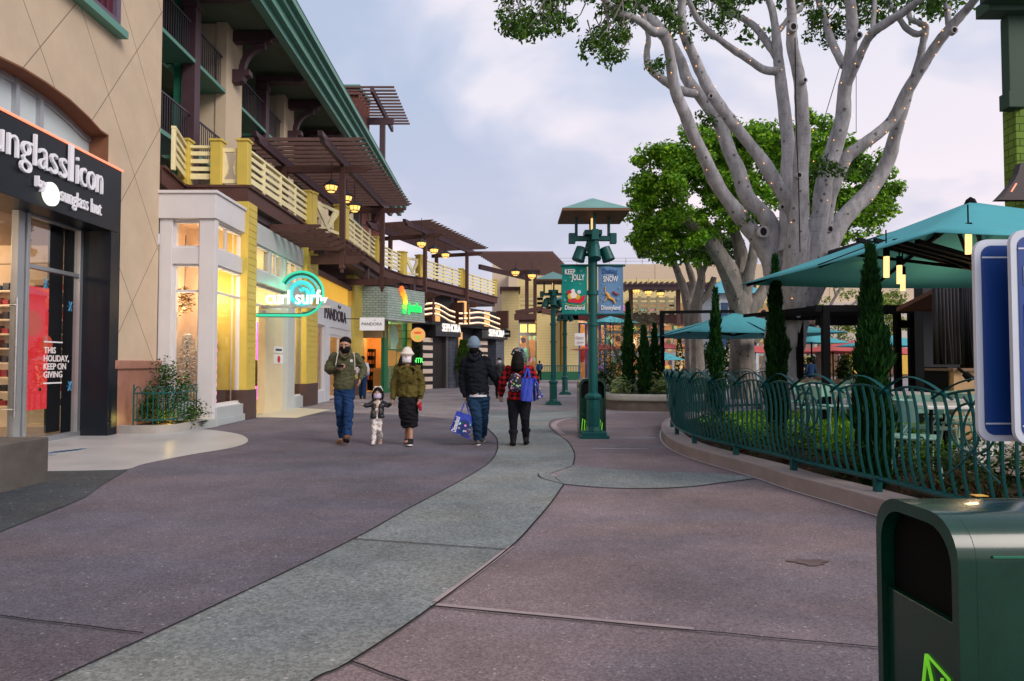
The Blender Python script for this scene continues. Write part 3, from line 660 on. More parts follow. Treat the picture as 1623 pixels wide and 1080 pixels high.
def window(name, parent, T, a0, a1, z0, z1, bars=(), vbars=(), w=.05, d=.05, fmat=None, gmat=None, n0=0.):
    mb = MB(); frame_rect(mb, T, a0, a1, z0, z1, w, n0 - d, n0 + d)
    for z in bars: mb.box(a0 + w, a1 - w, n0 - d * .8, n0 + d * .8, z - w / 2, z + w / 2, T)
    for a in vbars: mb.box(a - w / 2, a + w / 2, n0 - d * .7, n0 + d * .7, z0 + w, z1 - w, T)
    f = mb.build(name, fmat or white_paint, parent)
    g = MB(); g.quad(T(a0 + w, n0, z0 + w), T(a1 - w, n0, z0 + w), T(a1 - w, n0, z1 - w), T(a0 + w, n0, z1 - w)); g.build('pane', gmat or glz, f, fix=False); return f
window('window', bay, BX, c[1], c[2], zl0, zl1, bars=(zm,), n0=.14)
window('window', bay, BX, c[1], c[2], zw0, zw1, n0=.14)
zs1, zs0 = 3.02, .42
window('window', bay, side, YB + .17, S1b - .14, .42, zl1, bars=(zm,), n0=-.12)
window('window', bay, side, YB + .17, S1b - .14, zw0, zw1, vbars=((YB + .17 + S1b - .14) / 2 - .1,), n0=-.12)
# room behind the bay and the surf shop: one warm interior
def room(parent, pts, z1, mat, floor=None, name='room_wall'):
    mb = MB()
    for a, b in zip(pts, pts[1:]): mb.quad((a[0], a[1], 0.02), (b[0], b[1], 0.02), (b[0], b[1], z1), (a[0], a[1], z1))
    mb.quad(*[(x, y, z1) for x, y in pts]); o = mb.build(name, mat, parent, fix=False)
    mb = MB(); mb.quad(*[(x, y, .022) for x, y in pts]); mb.build('room_floor', floor or cream_wall, parent, fix=False); return o
room(arc, [(xl + .02, YB + .3), (xl - .25, S1b - .04), (-6.62, S1b - .02)], 4.66, M('bay_interior', (.62, .46, .34), .7))
room(arc, [(-6.7, 17.3), (-11, 17.3), (-11, 22.2), (-6.9, 22.2)], 4.4, cream_wall)
room(arc, [(-6.75, 22.9), (-10, 22.9), (-10, 29), (-7, 29)], 4.4, warm_wall)
lamp('shop_lamp', (-7.2, 16.1, 3.0), 26, (1, .70, .42), .5, parent=arc)
lamp('shop_lamp', (-7.1, 15.9, 4.0), 9, (1, .66, .36), .4, parent=arc)
lamp('shop_lamp', (-8.3, 19.4, 3.2), 105, (1, .80, .52), .8, parent=arc)
lamp('shop_lamp', (-8.2, 21.3, 3.0), 36, (1, .78, .50), .6, parent=arc)
lamp('shop_lamp', (-8.2, 26, 3.2), 70, (1, .70, .42), .8, parent=arc)

# yellow columns (front face toward the camera + clapboard side), dark feet
def column(s0, s1, n1, zt, n0=None, mat=yellow_flat, zf=.72):
    n0 = n1 - .34 if n0 is None else n0
    mb = MB(); mb.box(s0, s1, n0, n1, zf, zt, F1); o = mb.build('column', mat, arc, bevel=.01)
    mb = MB(); mb.box(s0 - .02, s1 + .02, n0, n1 + .03, 0, zf, F1); mb.build('column_foot', dark_base, o)
    mb = MB(); k = 0; z = zf
    while z < zt - .1: mb.box(s0 + .05, s1 - .03, n1, n1 + .012, z, z + .155, F1); z += .17
    mb.build('cladding', yellow_flat, o); return o
sc = [(P1(390, 500)[0], P1(404.5, 500)[0]), (P1(485, 500)[0], P1(502.5, 500)[0]), (P1(560, 500)[0], P1(575, 500)[0])]
for s0, s1 in sc: column(s0, s1, 0.02, 5.3)
mb = MB(); s0 = S1b; mb.box(s0 + .06, sc[0][0] + .1, -.75, -.33, .72, 5.3, F1); mb.build('column', yellow_flat, arc); mb = MB(); mb.box(s0 + .06, sc[0][0] + .1, -.77, -.31, 0, .72, F1); mb.build('column_foot', dark_base, arc)
# surf shop front
A0, A1 = sc[0][1], sc[1][0]; NS = -.14
def sx(u): return P1(u, 500, NS)[0]
def zx(u, v): return P1(u, v, NS)[1]
zc1, zc0 = 4.98, 4.44; zt1, zt0 = 3.78, 3.46
mb = MB(); mb.box(A0, A1, NS - .2, NS + .05, zc0, zc1, F1); mb.box(A0, A1, NS - .2, NS + .04, zt0, zt1, F1)
sd0, sd1, sd2, sd3 = sx(427), sx(454), sx(465), sx(480)
mb.box(sd1, sd2, NS - .25, NS + .05, 0, zt0, F1); mb.box(sd3, A1, NS - .2, NS, 0, zt0, F1)
for u in (427, 446, 452, 478): s_ = sx(u); mb.box(s_ - .08, s_ + .08, NS - .15, NS + .02, zt1, zc0, F1)
mb.build('surf_shopfront', M('surf_front_grey', (.50, .53, .52), .45, var=.06), arc, bevel=.006)
mb = MB(); mb.box(sd0, sd1, NS - .3, NS - .1, 0, 2.9, F1); mb.build('entry_panel', M('entry_cream', (.70, .58, .36), .55, var=.05), arc)
window('window', arc, F1, A0, A1, zt1, zc0, n0=NS - .05, vbars=(sx(437), sx(461), sx(470)))
window('window', arc, F1, sd2, sd3, .35, zt0, bars=(2.9,), n0=NS - .05)
window('window', arc, F1, A0, sd1, 2.9, zt0, n0=NS - .2)
mb = MB(); mb.box(sd2, sd3 + .1, NS - .2, NS + .08, 0, .35, F1); mb.build('stall_riser', grey_paint, arc)
# notices on the entry panel
nb_ = thing('door_notice', 'two small white paper notices fixed to the cream panel beside the surf shop door', 'notice', F1(sx(441), NS - .1, 1.4))
for v0, v1 in ((549, 560), (562, 577)):
    s0, z1 = P1(435, v0, NS - .08); s1, _ = P1(449, v0, NS - .08); z0 = P1(441, v1, NS - .08)[1]
    mb = MB(); mb.box(s0, s1, NS - .098, NS - .085, z0, z1, F1); p = mb.build('paper', M('paper_white', (.8, .8, .76), .6), nb_)
    mb = MB()
    if v0 < 560: mb.box(s0 + .12, s1 - .12, NS - .085, NS - .08, (z0 + z1) / 2 - .03, (z0 + z1) / 2 + .03, F1); mb.build('print', M('print_dark', (.05, .06, .1), .6), p)
    else: disc(mb, lambda s, z: F1(s, NS - .08, z), (s0 + s1) / 2, (z0 + z1) / 2, .13, sq=.8); mb.build('print', M('print_red', (.6, .03, .03), .6), p)
# pandora front
B0, B1 = sc[1][1], sc[2][0]; NP = -.12
def sp(u): return P1(u, 500, NP)[0]
mb = MB(); zP1, zP0 = 3.72, 2.72; s514, s522, s554 = sp(514), sp(522), sp(554)
mb.box(B0, B1, NP - .2, NP + .03, zP0, zP1, F1); mb.box(s514, s522, NP - .2, NP + .04, 0, zP0, F1); mb.box(s554, B1, NP - .2, NP + .04, 0, zP0, F1)
mb.box(B0, s514, NP - .2, NP + .03, 0, .4, F1); mb.box(B0, B0 + .12, NP - .2, NP, .4, zP0, F1); mb.box(s522, s554, NP - .2, NP, 2.45, zP0, F1)
mb.build('jewellery_shopfront', M('white_lacquer', (.62, .64, .68), .4, var=.03), arc, bevel=.006)
window('window', arc, F1, B0 + .12, s514, .4, zP0, n0=NP - .08)
w = window('door', arc, F1, s522, s554, .05, 2.45, vbars=((s522 + s554) / 2,), w=.09, n0=NP - .08)
mb = MB(); mb.box(B0 + .05, B1 - .3, NP - .15, NP - .05, zP1 + .03, 4.42, F1); mb.build('clerestory', M('clerestory_curtain', (.7, .42, .05), .7, emis=(1, .52, .06), estr=.30, mode='grain', k=(14, 14, .5)), arc)
mb = MB(); mb.box(B0, B1, NP - .2, NP + .05, 4.42, 4.6, F1); mb.build('lintel', brown, arc)
mb = MB()
for s_ in (23.6, 25.2, 27): mb.box(s_, s_ + .8, -2.4, -2.0, .1, 2.3, F1)
mb.build('display_case', wood_lt, arc, bevel=.02)

# deck: edge boards following the terrace line, joists as stepped brackets below
ZD = 5.72
deck = [Vector((-7.6, 14.95)), Vector((-7.55, 15.9)), Vector((-6.45, 16.55)), Vector((-6.45, 21.6)), Vector((-6.1, 23.2)), Vector((-5.85, 24.2)), Vector((-5.78, 31.0)), Vector((-5.3, 33.4)), Vector((-4.4, 34.6)), Vector((-2.75, 39.3)), Vector((-.95, 44.5))]
deck[0] = Vector((-7.68, 14.85)); deck[1] = Vector((Pc(295, 288, 16.6)[0], 16.55))
def dnorm(i):
    a = deck[max(i - 1, 0)]; b = deck[min(i + 1, len(deck) - 1)]; d = (b - a).normalized(); return Vector((d.y, -d.x))
mb = MB(); th = .34
outer = deck; innr = [p - dnorm(i) * 2.6 for i, p in enumerate(deck)]
def plate(mb, out, inn, z0, z1):
    n = len(out); 
    for i in range(n - 1):
        a, b, c, d = out[i], out[i + 1], inn[i + 1], inn[i]
        mb.add([(*a, z0), (*b, z0), (*c, z0), (*d, z0), (*a, z1), (*b, z1), (*c, z1), (*d, z1)], [(3, 2, 1, 0), (4, 5, 6, 7), (0, 1, 5, 4), (2, 3, 7, 6)] + ([(3, 0, 4, 7)] if i == 0 else []) + ([(1, 2, 6, 5)] if i == n - 2 else []))
innr = [Vector((-9.5, p.y)) if p.y < 34 else p + Vector((-3.5, 1.0)) for p in deck]
plate(mb, outer, innr, ZD - .42, ZD - .06); mb.build('deck_fascia', brown, arc)
mb = MB(); o2 = [p + dnorm(i) * .06 for i, p in enumerate(deck)]; plate(mb, o2, innr, ZD - .06, ZD); mb.build('deck_edge', brown, arc)
mb = MB(); o3 = [p - dnorm(i) * .18 for i, p in enumerate(deck)]; plate(mb, o3[2:], innr[2:], ZD - .62, ZD - .425); mb.build('deck_beam', plum, arc)
# wall of the upper floor behind the deck
mb = MB(); mb.box(33, 44, -2.4, -2.2, ZD, 8.6, F1); mb.build('upper_wall', beige_plain, arc)
# stepped timber brackets under the deck (row of short outriggers over the surf shop)
def shaped_beam(L_, h):      # profile of a beam whose end is cut in cyma steps; (a along, z)
    return [(0, 0), (0, h), (L_, h), (L_ + .02, h * .78), (L_ - .12, h * .62), (L_ - .16, h * .36), (L_ - .30, h * .22), (L_ - .36, 0)]
for i in range(9):
    s_ = 18.6 + i * .62
    mb = MB(); mb.prism(shaped_beam(1.55 + .03 * i, .20), s_, s_ + .10, lambda a, b, h: F1(h, -.35 + a, 4.98 + b)); mb.build('outrigger', brown, arc)
# ------------------------------------------------------------------ balustrades (yellow rails on the terrace edge)
def balustrade(pts, label, ends=(1, 1), group='yellow timber balustrades along the terrace'):
    bz = thing('balustrade', label, 'balustrade', (*pts[0], ZD), group)
    for i in range(len(pts) - 1):
        a, b = pts[i], pts[i + 1]; L_ = (b - a).length; d = (b - a) / L_
        mb = MB(); k = max(1, round(L_ / 1.25))
        def q(t, z, n=0): p = a + d * t + Vector((d.y, -d.x)) * n; return (p.x, p.y, ZD + z)
        for z, h in ((.16, .14), (.37, .10), (.56, .10), (.75, .10)): mb.box(0, L_, -.02, .02, z, z + h, lambda t, n, zz: Vector(q(t, zz, n)))
        mb.box(0, L_, -.05, .05, .93, .99, lambda t, n, zz: Vector(q(t, zz, n)))
        for j in range(k + 1):
            t = L_ * j / k; t = min(max(t, .05), L_ - .05); mb.box(t - .045, t + .045, -.045, .045, 0, .93, lambda t2, n, zz: Vector(q(t2, zz, n)))
        mb.build('rail_panel', cream, bz)
    for i, p in enumerate(pts):
        if (i == 0 and not ends[0]) or (i == len(pts) - 1 and not ends[1]): continue
        mb = MB(); w = .13
        mb.box(p.x - w, p.x + w, p.y - w, p.y + w, ZD, ZD + 1.08); mb.box(p.x - w - .03, p.x + w + .03, p.y - w - .03, p.y + w + .03, ZD + 1.08, ZD + 1.14)
        mb.build('newel_post', yellow_flat, bz, bevel=.01)
    return bz
ins = lambda i, k=.12: deck[i] - dnorm(i) * k
e = deck
xa = Pc(268, 250, 16.6)[0]; xb = Pc(344, 250, 16.6)[0]; xc = Pc(386, 250, 16.6)[0]
P0, P1_, P2, P3 = Vector((-7.62, 15.2)), Vector((Pc(289, 250, 16.45)[0], 16.62)), Vector((xb, 16.65)), Vector((xc, 16.65))
balustrade([P0, P1_, P2], 'yellow slatted balustrade above the white bay window, nearest of the terrace rails', ends=(0, 1))
balustrade([P3, Vector((-6.52, 21.6))], 'yellow slatted balustrade running above the surf shop front')
vp = thing('balustrade', 'open yellow panel with a carved notch between two fat posts over the bay window', 'balustrade', (P2.x, P2.y, ZD))
mb = MB(); mb.box(P2.x + .13, P3.x - .13, P2.y - .03, P2.y + .03, ZD + .84, ZD + .94); mb.box(P2.x + .13, P3.x - .13, P2.y - .03, P2.y + .03, ZD + .06, ZD + .16); 
for sgn, xx in ((1, P2.x + .13), (-1, P3.x - .13)): mb.prism([(0, .16), (.03, .16), (.11, .3), (.14, .45), (.06, .84), (0, .84)], -.02, .02, lambda a, b, h: Vector((xx + sgn * a, P2.y + h, ZD + b)))
mb.build('rail_panel', cream, vp)
balustrade([Vector((-5.97, 24.2)), Vector((-5.92, 29.4))], 'yellow slatted balustrade between the two nearest lantern pergola posts')
balustrade([Vector((-5.9, 30.6)), Vector((-5.45, 33.3))], 'short yellow slatted balustrade above the green lettered smoothie sign')
balustrade([Vector((-4.5, 34.9)), Vector((-2.95, 39.3))], 'yellow slatted balustrade above the first glowing wave tubes')
balustrade([Vector((-2.75, 39.9)), Vector((-1.1, 44.4))], 'far end yellow balustrade above the second set of wave tubes')
def vpanel(a, b, label):
    t = thing('balustrade', label, 'balustrade', (a.x, a.y, ZD)); d = (b - a); L_ = d.length; d /= L_
    T = lambda x, n, z: Vector(((a + d * x).x + d.y * n, (a + d * x).y - d.x * n, ZD + z))
    mb = MB(); mb.box(0, L_, -.03, .03, .84, .95, T); mb.box(0, L_, -.03, .03, .1, .2, T)
    mb.prism([(L_ * .1, .84), (L_ * .3, .84), (L_ * .55, .2), (L_ * .45, .2)], -.025, .025, lambda x, z, n: T(x, n, z)); mb.prism([(L_ * .7, .84), (L_ * .9, .84), (L_ * .55, .2), (L_ * .45, .2)], -.022, .022, lambda x, z, n: T(x, n, z))
    mb.build('rail_panel', cream, t)
    for p, w in ((0, .14), (L_, .24)):
        mb = MB(); mb.box(p - w, p + w, -w * .7, w * .7, 0, 1.12, T); mb.box(p - w - .03, p + w + .03, -w * .7 - .03, w * .7 + .03, 1.12, 1.18, T); mb.build('newel_post', yellow_flat, t)
vpanel(Vector((-6.45, 21.9)), Vector((-5.98, 23.8)), 'yellow V braced balustrade panel behind the nearest hanging pergola post')
vpanel(Vector((-5.35, 33.6)), Vector((-4.65, 34.7)), 'yellow V braced balustrade panel where the terrace turns over the smoothie sign')

# ------------------------------------------------------------------ pergolas with hanging posts
def pergola(s0, s1, line, label, n_in=-1.9, post_s=(), zb=7.62, out=1.05, step=.42, rev=1, low=True):
    """line(s)->(point on outer beam, outward normal)"""
    p0, nn = line(s0); t = thing('pergola', label, 'pergola', (p0.x, p0.y, ZD), 'brown timber pergolas over the terrace')
    def T(s, n, z):
        p, q = line(s); w = p + q * n; return Vector((w.x, w.y, z))
    for n in (0, n_in):
        mb = MB(); k = 8
        for i in range(k):
            a, b = s0 - .5 + (s1 - s0 + 1) * i / k, s0 - .5 + (s1 - s0 + 1) * (i + 1) / k
            mb.box(a, b, n - .07, n + .07, zb + .16, zb + .42, T)
        mb.prism([(s0 - .5, .16), (s0 - .5, .42), (s0 - .95, .42), (s0 - .88, .30), (s0 - .70, .26), (s0 - .62, .16)], n - .07, n + .07, lambda a, b, h: T(a, h, zb + b))
        mb.prism([(s1 + .5, .16), (s1 + .5, .42), (s1 + .95, .42), (s1 + .88, .30), (s1 + .70, .26), (s1 + .62, .16)], n - .07, n + .07, lambda a, b, h: T(a, h, zb + b))
        mb.build('beam', plum, t)
    s = s0; 
    while s <= s1:
        mb = MB(); x0, x1 = n_in - .75, out
        mb.prism([(x0 + .1, 0), (x0, .04), (x0, .10), (x1, .10), (x1 + .03, .07), (x1 - .05, .05), (x1 - .10, .03), (x1 - .2, 0)], -.035, .035, lambda a, b, h, s=s: T(s + h, a, zb + .42 + b))
        mb.build('rafter', slat, t); s += step
    for ps_ in post_s:
        mb = MB(); mb.box(ps_ - .085, ps_ + .085, -.085, .085, 4.42 if low else 0, zb + .16, T); mb.box(ps_ - .05, ps_ + .05, -.05, .05, 4.30, 4.42, T) if low else None
        mb.build('post', brown, t, bevel=.01)
        mb = MB(); mb.box(ps_ - .085, ps_ + .085, n_in - .085, n_in + .085, ZD, zb + .16, T); mb.build('post', brown, t)
        mb = MB(); mb.prism([(n_in - .5, .16), (n_in - .5, 0), (.75, 0), (.83, .06), (.95, .10), (1.0, .16)] if 0 else [(n_in - .3, 0), (n_in - .3, .2), (.95, .2), (.98, .12), (.78, .08), (.70, 0)], -.05, .05, lambda a, b, h, ps_=ps_: T(ps_ + h, a, zb + b - .06)); mb.build('tie_beam', brown, t)
        if low:
            mb = MB(); mb.prism([(-1.9, .0), (-1.9, .26), (.55, .26), (.80, .14), (.76, .10), (.60, .08), (.52, 0)], -.06, .06, lambda a, b, h, ps_=ps_: T(ps_ + h, a, 4.58 + b)); mb.build('outrigger_beam', brown, t)
            mb = MB(); mb.box(ps_ - .1, ps_ + .1, -.75, -.55, 4.84, ZD - .4, T); mb.build('hanger', plum, t)
    return t, T
linepts = [Vector((-5.52, 18)), Vector((-5.50, 22)), Vector((-5.33, 27.9)), Vector((-4.9, 31.5)), Vector((-4.30, 33.6)), Vector((-2.60, 39.2)), Vector((-1.6, 42.5))]
def mkline(pts):
    cum = [0]
    for a, b in zip(pts, pts[1:]): cum.append(cum[-1] + (b - a).length)
    def line(s):
        for i in range(len(pts) - 1):
            if s <= cum[i + 1] or i == len(pts) - 2:
                a, b = pts[i], pts[i + 1]; d = (b - a).normalized(); n = Vector((d.y, -d.x)); return a + d * (s - cum[i]), n
    return line, cum
l1, cum1 = mkline(linepts[:3] + [Vector((-5.25, 31))]); l2, cum2 = mkline([linepts[4] - (linepts[5] - linepts[4]) * .3, linepts[4], linepts[5], linepts[6]])
pg1, T1 = pergola(2.3, 10.9, l1, 'nearest brown timber pergola with three lit lanterns above the surf shop', post_s=(cum1[1], cum1[2]))
pg2, T2 = pergola(.3, 8.3, l2, 'second brown timber pergola with lanterns above the wave tube shopfront', post_s=(cum2[1], cum2[2]))
# lanterns
def make_lantern(loc, label, group, drop=.5, sc=1.0):
    t = thing('lantern', label, 'lantern', loc, group); x, y, z = loc
    mb = MB(); mb.tube([(x, y, z + .36 * sc), (x, y, z + (.36 + drop) * sc)], .015, 6); mb.lathe([(.30 * sc, .22 * sc), (.27 * sc, .25 * sc), (.10 * sc, .36 * sc), (.03 * sc, .42 * sc)], loc, 4); mb.build('cap', charcoal, t)
    mb = MB(); mb.lathe([(.10 * sc, 0), (.16 * sc, .04 * sc), (.22 * sc, .22 * sc)], loc, 8); mb.build('glass_shade', warm_glow, t)
    mb = MB()
    for k in range(8):
        a = 2 * pi * k / 8; mb.tube([(x + .165 * sc * cos(a), y + .165 * sc * sin(a), z + .035 * sc), (x + .225 * sc * cos(a), y + .225 * sc * sin(a), z + .22 * sc)], .009 * sc, 4)
    mb.lathe([(.165 * sc, .02 * sc), (.17 * sc, .05 * sc)], loc, 8); mb.lathe([(.225 * sc, .20 * sc), (.24 * sc, .23 * sc)], loc, 8); mb.build('cage', charcoal, t)
    return t
lan_px = [(525, 305, 22.5, 'lit lantern nearest of the three under the closest pergola, just left of its hanging post'), (549, 321, 24.8, 'lit lantern, middle one of the three under the closest pergola'), (562, 336, 24.9, 'lit lantern, lowest in the photo under the closest pergola, right of the hanging post'),
          (668, 392, 31.5, 'lit lantern half hidden behind the second pergola, leftmost of its three'), (688, 402, 34.0, 'lit lantern, middle one under the second pergola'), (706, 409, 36.0, 'lit lantern, right one under the second pergola')]
L0 = None
for u, v, Y, lb in lan_px:
    p = at(u, v, Y)
    if L0 is None: L0 = make_lantern(p, lb, 'lanterns hanging from the pergolas', drop=1.0)
    else: copy_tree(L0, loc=p, label=lb)

lamp('tree_fill', (-7.4, 15.35, 2.6), 13, (1, .85, .68), .2, parent=arc)  # added fill light, brightens the white tree behind the bay glass
# goods in the bay window and the surf shop
wt = thing('holiday_tree', 'small white holiday tree standing inside the tall bay window', 'christmas tree', (-7.42, 15.6, .4))
mb = MB(); rw = random.Random(8)
for _ in range(1500):
    q = rw.random(); r = .36 * (1 - q) ** .9 * rw.uniform(.4, 1) + .02; a = rw.uniform(0, 6.28); p = Vector((-7.42 + r * cos(a), 15.6 + r * sin(a), .70 + q * 1.35)); d = Vector((cos(a), sin(a), -.25)).normalized(); sd = d.cross(Vector((0, 0, 1)))
    mb.add([p, p + d * .07 + sd * .02, p + d * .12, p + d * .07 - sd * .02], [(0, 1, 2, 3)])
mb.build('foliage', M('white_tinsel', (.82, .80, .76), .8), wt, fix=False); mb = MB(); mb.tube([(-7.42, 15.6, .05), (-7.42, 15.6, 1.95)], .03, 6); mb.build('stem', wood_lt, wt)
def mannequin(x, y, z, label, colr, dress=True):
    t = thing('mannequin', label, 'mannequin', (x, y, z)); mb = MB(); mb.lathe([(.12, 0), (.14, .02), (.02, .04), (.02, .75)], (x, y, z), 12); mb.build('stand', alu, t)
    mb = MB(); mb.lathe([(.25, .70), (.20, .95), (.13, 1.15), (.16, 1.35), (.17, 1.48), (.06, 1.56), (.05, 1.62)], (x, y, z), 18); mb.build('garment', colr, t, smooth=True); mb = MB()
    for s_ in (-1, 1): mb.tube([(x + s_ * .15, y, z + 1.47), (x + s_ * .22, y, z + 1.25), (x + s_ * .21, y - .03, z + 1.0)], [.055, .05, .04], 8)
    mb.build('sleeve', colr, t, smooth=True)
mannequin(-7.36, 16.45, .65, 'headless mannequin in a pale cream dress inside the bay window', M('dress_cream', (.74, .66, .54), .8))
ch = thing('chandelier', 'hanging cluster of dark leafy ornaments in the upper bay window', 'hanging decoration', (-7.5, 15.6, 3.0)); mb = MB(); leaf_cloud(mb, [Vector((-7.5 + rw.gauss(0, .1), 15.6 + rw.gauss(0, .1), rw.uniform(2.55, 3.1))) for _ in range(14)], 22, .08, .06, rnd=rw); mb.build('foliage', M('leaf_bronze', (.20, .13, .05), .6, mode='leaf'), ch, fix=False)
mb = MB(); mb.tube([(-7.5, 15.6, 3.0), (-7.5, 15.6, 4.3)], .008, 5); mb.build('cord', charcoal, ch)
pn = thing('window_neon', 'vertical pink neon squiggle lettering at the foot of the bay side window', 'neon sign', side(15.4, -.2, .6)); mb = MB(); P_ = []
for i in range(60): q = i / 59; P_.append(side(15.42 + .07 * cos(q * 44), -.20, .50 + q * 1.35 + .035 * sin(q * 44)))
mb.tube(P_, .012, 5); mb.build('neon_tube', lit('neon_pink', (1, .22, .45), .8), pn, smooth=True)
rk = thing('clothes_rack', 'rack of dark and bright surf clothes just inside the open surf shop door', 'clothes rack', (-7.4, 18.6, 0)); mb = MB()
for y in (18.0, 19.6): mb.tube([(-7.4, y, .02), (-7.4, y, 1.5)], .02, 6)
mb.tube([(-7.4, 18.0, 1.5), (-7.4, 19.6, 1.5)], .015, 6); mb.build('frame', steel_blk, rk)
for i in range(14):
    y = 18.06 + i * .11; mb = MB(); mb.box(-7.62, -7.18, y, y + .05, .72 + .05 * (i % 3), 1.46); mb.build('shirt', (charcoal, M('shirt_coral', (.55, .12, .08), .8), M('shirt_teal', (.05, .25, .25), .8), M('shirt_sand', (.55, .45, .3), .8), M('shirt_ink', (.02, .03, .08), .8))[(i * 3) % 5], rk, bevel=.01)
dt = thing('display_table', 'dark table piled with red and white folded shirts in the surf shop doorway', 'table', (-7.05, 17.85, 0)); mb = MB(); mb.box(-7.5, -6.75, 17.6, 18.05, .80, .85); mb.build('tabletop', charcoal, dt)
for a, b in ((-7.45, 17.65), (-6.8, 17.65), (-7.45, 18.0), (-6.8, 18.0)): mb = MB(); mb.tube([(a, b, .02), (a, b, .8)], .02, 6); mb.build('leg', steel_blk, dt)
for i in range(3): mb = MB(); mb.box(-7.42 + i * .23, -7.24 + i * .23, 17.68, 17.98, .853, .95 + .06 * i); mb.build('folded_shirts', (M('cloth_red', (.5, .06, .03), .8), M('cloth_white', (.75, .74, .72), .8))[i % 2], dt, bevel=.02)
vt = thing('violet_neon', 'upright violet neon tubes at the back edge of the surf shop doorway', 'neon sign', (-7.9, 20.3, 0)); 
for i in range(3): mb = MB(); mb.tube([(-7.75 + i * .1, 20.2, .3), (-7.75 + i * .1, 20.2, 2.6)], .022, 8); mb.build('neon_tube', lit('neon_violet', (.8, .1, .75), 1.0), vt)
gt = thing('holiday_tree', 'leafy garlanded tree glimpsed through the surf shop doorway', 'christmas tree', (-8.2, 19.9, 0)); mb = MB(); leaf_cloud(mb, [Vector((-8.2 + rw.gauss(0, .3), 19.9 + rw.gauss(0, .3), rw.uniform(1.2, 3.2))) for _ in range(40)], 24, .1, .1, rnd=rw); mb.build('foliage', leafD, gt, fix=False); mb = MB(); mb.tube([(-8.2, 19.9, 0), (-8.2, 19.9, 3)], .04, 6); mb.build('trunk', wood_lt, gt)
# ------------------------------------------------------------------ hotel above the arcade
hot = thing('hotel_building', 'tall hotel wing with deep green eaves, plum posts and open balconies above the terrace', 'building', (-9, 28, 0))
FH = Fr((-8.2, 0), (-8.2 - .1987, 10))
YE = 46
mb = MB(); mb.box(12, YE, -3.2, -3.0, ZD, 11.9, FH); mb.build('back_wall', M('hotel_back_wall', (.06, .13, .09), .7, var=.1), hot)
mb = MB(); mb.box(15.0, YE, -3.2, 1.40, 11.64, 11.80, FH); mb.build('soffit', soffit, hot)
mb = MB()
for n0, n1, z0, z1 in ((1.35, 1.62, 11.38, 11.72), (1.60, 1.80, 11.60, 11.98), (1.79, 1.96, 11.88, 12.14), (1.95, 2.12, 12.06, 12.235)): mb.box(12, YE, n0, n1 - .003, z0, z1, FH)
mb.build('gutter', teal_trim, hot)
mb = MB(); mb.add([FH(12, 2.12, 12.30), FH(YE, 2.12, 12.30), FH(YE, -4, 14.6), FH(12, -4, 14.6), FH(12, 2.12, 12.24), FH(YE, 2.12, 12.24), FH(YE, -4, 12.2), FH(12, -4, 12.2)], [(0, 1, 2, 3), (1, 5, 6, 2), (0, 3, 7, 4), (0, 4, 5, 1)]); mb.build('roof', M('roof_dark', (.05, .08, .065), .7), hot)
mb = MB(); mb.tube([FH(33.4, 2.0, 12.2), FH(33.4, 1.7, 11.7), FH(33.4, .2, 11.3)], .06, 8); mb.build('downpipe', teal_trim, hot, smooth=True)
cols = [18.15, 23.75, 29.4, 35.0, 40.6]; piers = [20.2, 25.7, 31.3, 36.9, 42.4]
for z in (7.05, 9.55):
    for a, b in zip([13.5] + cols, cols + [45.5]):
        mb = MB(); mb.box(a + (.3 if a > 14 else 0), b, -.9, .02, z - .10, z, FH); f = mb.build('balcony_floor', teal_trim, hot)
    mb = MB(); mb.box(13, YE, -3.0, -.9, z - .10, z, FH); mb.build('balcony_slab', soffit, hot)
for c0 in cols:
    mb = MB(); mb.box(c0, c0 + .32, -.32, .02, ZD, 11.3, FH); mb.box(c0 - .04, c0 + .36, -.36, .06, 11.0, 11.2, FH); o = mb.build('post', plum, hot, bevel=.01)
    mb = MB(); mb.box(c0 - .05, c0 + .37, -.36, 1.0, 11.3, 11.5, FH); mb.prism([(1.0, 0), (1.0, .2), (1.55, .2), (1.58, .14), (1.42, .10), (1.36, .05), (1.2, 0)], c0 + .0, c0 + .32, lambda a, b, h: FH(h, a, 11.3 + b)); mb.build('arm', plum, hot)
for p0 in piers:
    mb = MB(); mb.box(p0, p0 + 1.25, -.28, .03, ZD, 11.62, FH); mb.box(p0 + .05, p0 + 1.2, -1.4, -.28, ZD, 11.6, FH); mb.build('pier', beige_plain, hot)
    br_s = p0 + .45
    mb = MB(); T = lambda a, b, h: FH(br_s + h, a, b)
    mb.prism([(.03, 11.25), (.03, 11.58), (1.50, 11.58), (1.52, 11.46), (1.38, 11.44), (1.36, 11.36), (1.2, 11.34), (1.18, 11.26), (1.0, 11.25)], 0, .26, T)
    arc_o = [(1.0 - .80 * cos(t), 10.35 + .90 * sin(t)) for t in [pi / 2 * i / 8 for i in range(9)]]; arc_i = [(1.0 - .62 * cos(t), 10.35 + .72 * sin(t)) for t in [pi / 2 * i / 8 for i in range(9)]]
    mb.prism(arc_o + arc_i[::-1], .03, .23, T); mb.prism([(.03, 9.98), (.03, 10.38), (.55, 10.38), (.55, 10.22), (.40, 10.18), (.34, 10.05), (.2, 9.98)], -.02, .28, T)
    mb.build('eave_bracket', plum, hot, bevel=.006)
railm = M('rail_dark', (.045, .035, .045), .5)
segs = []
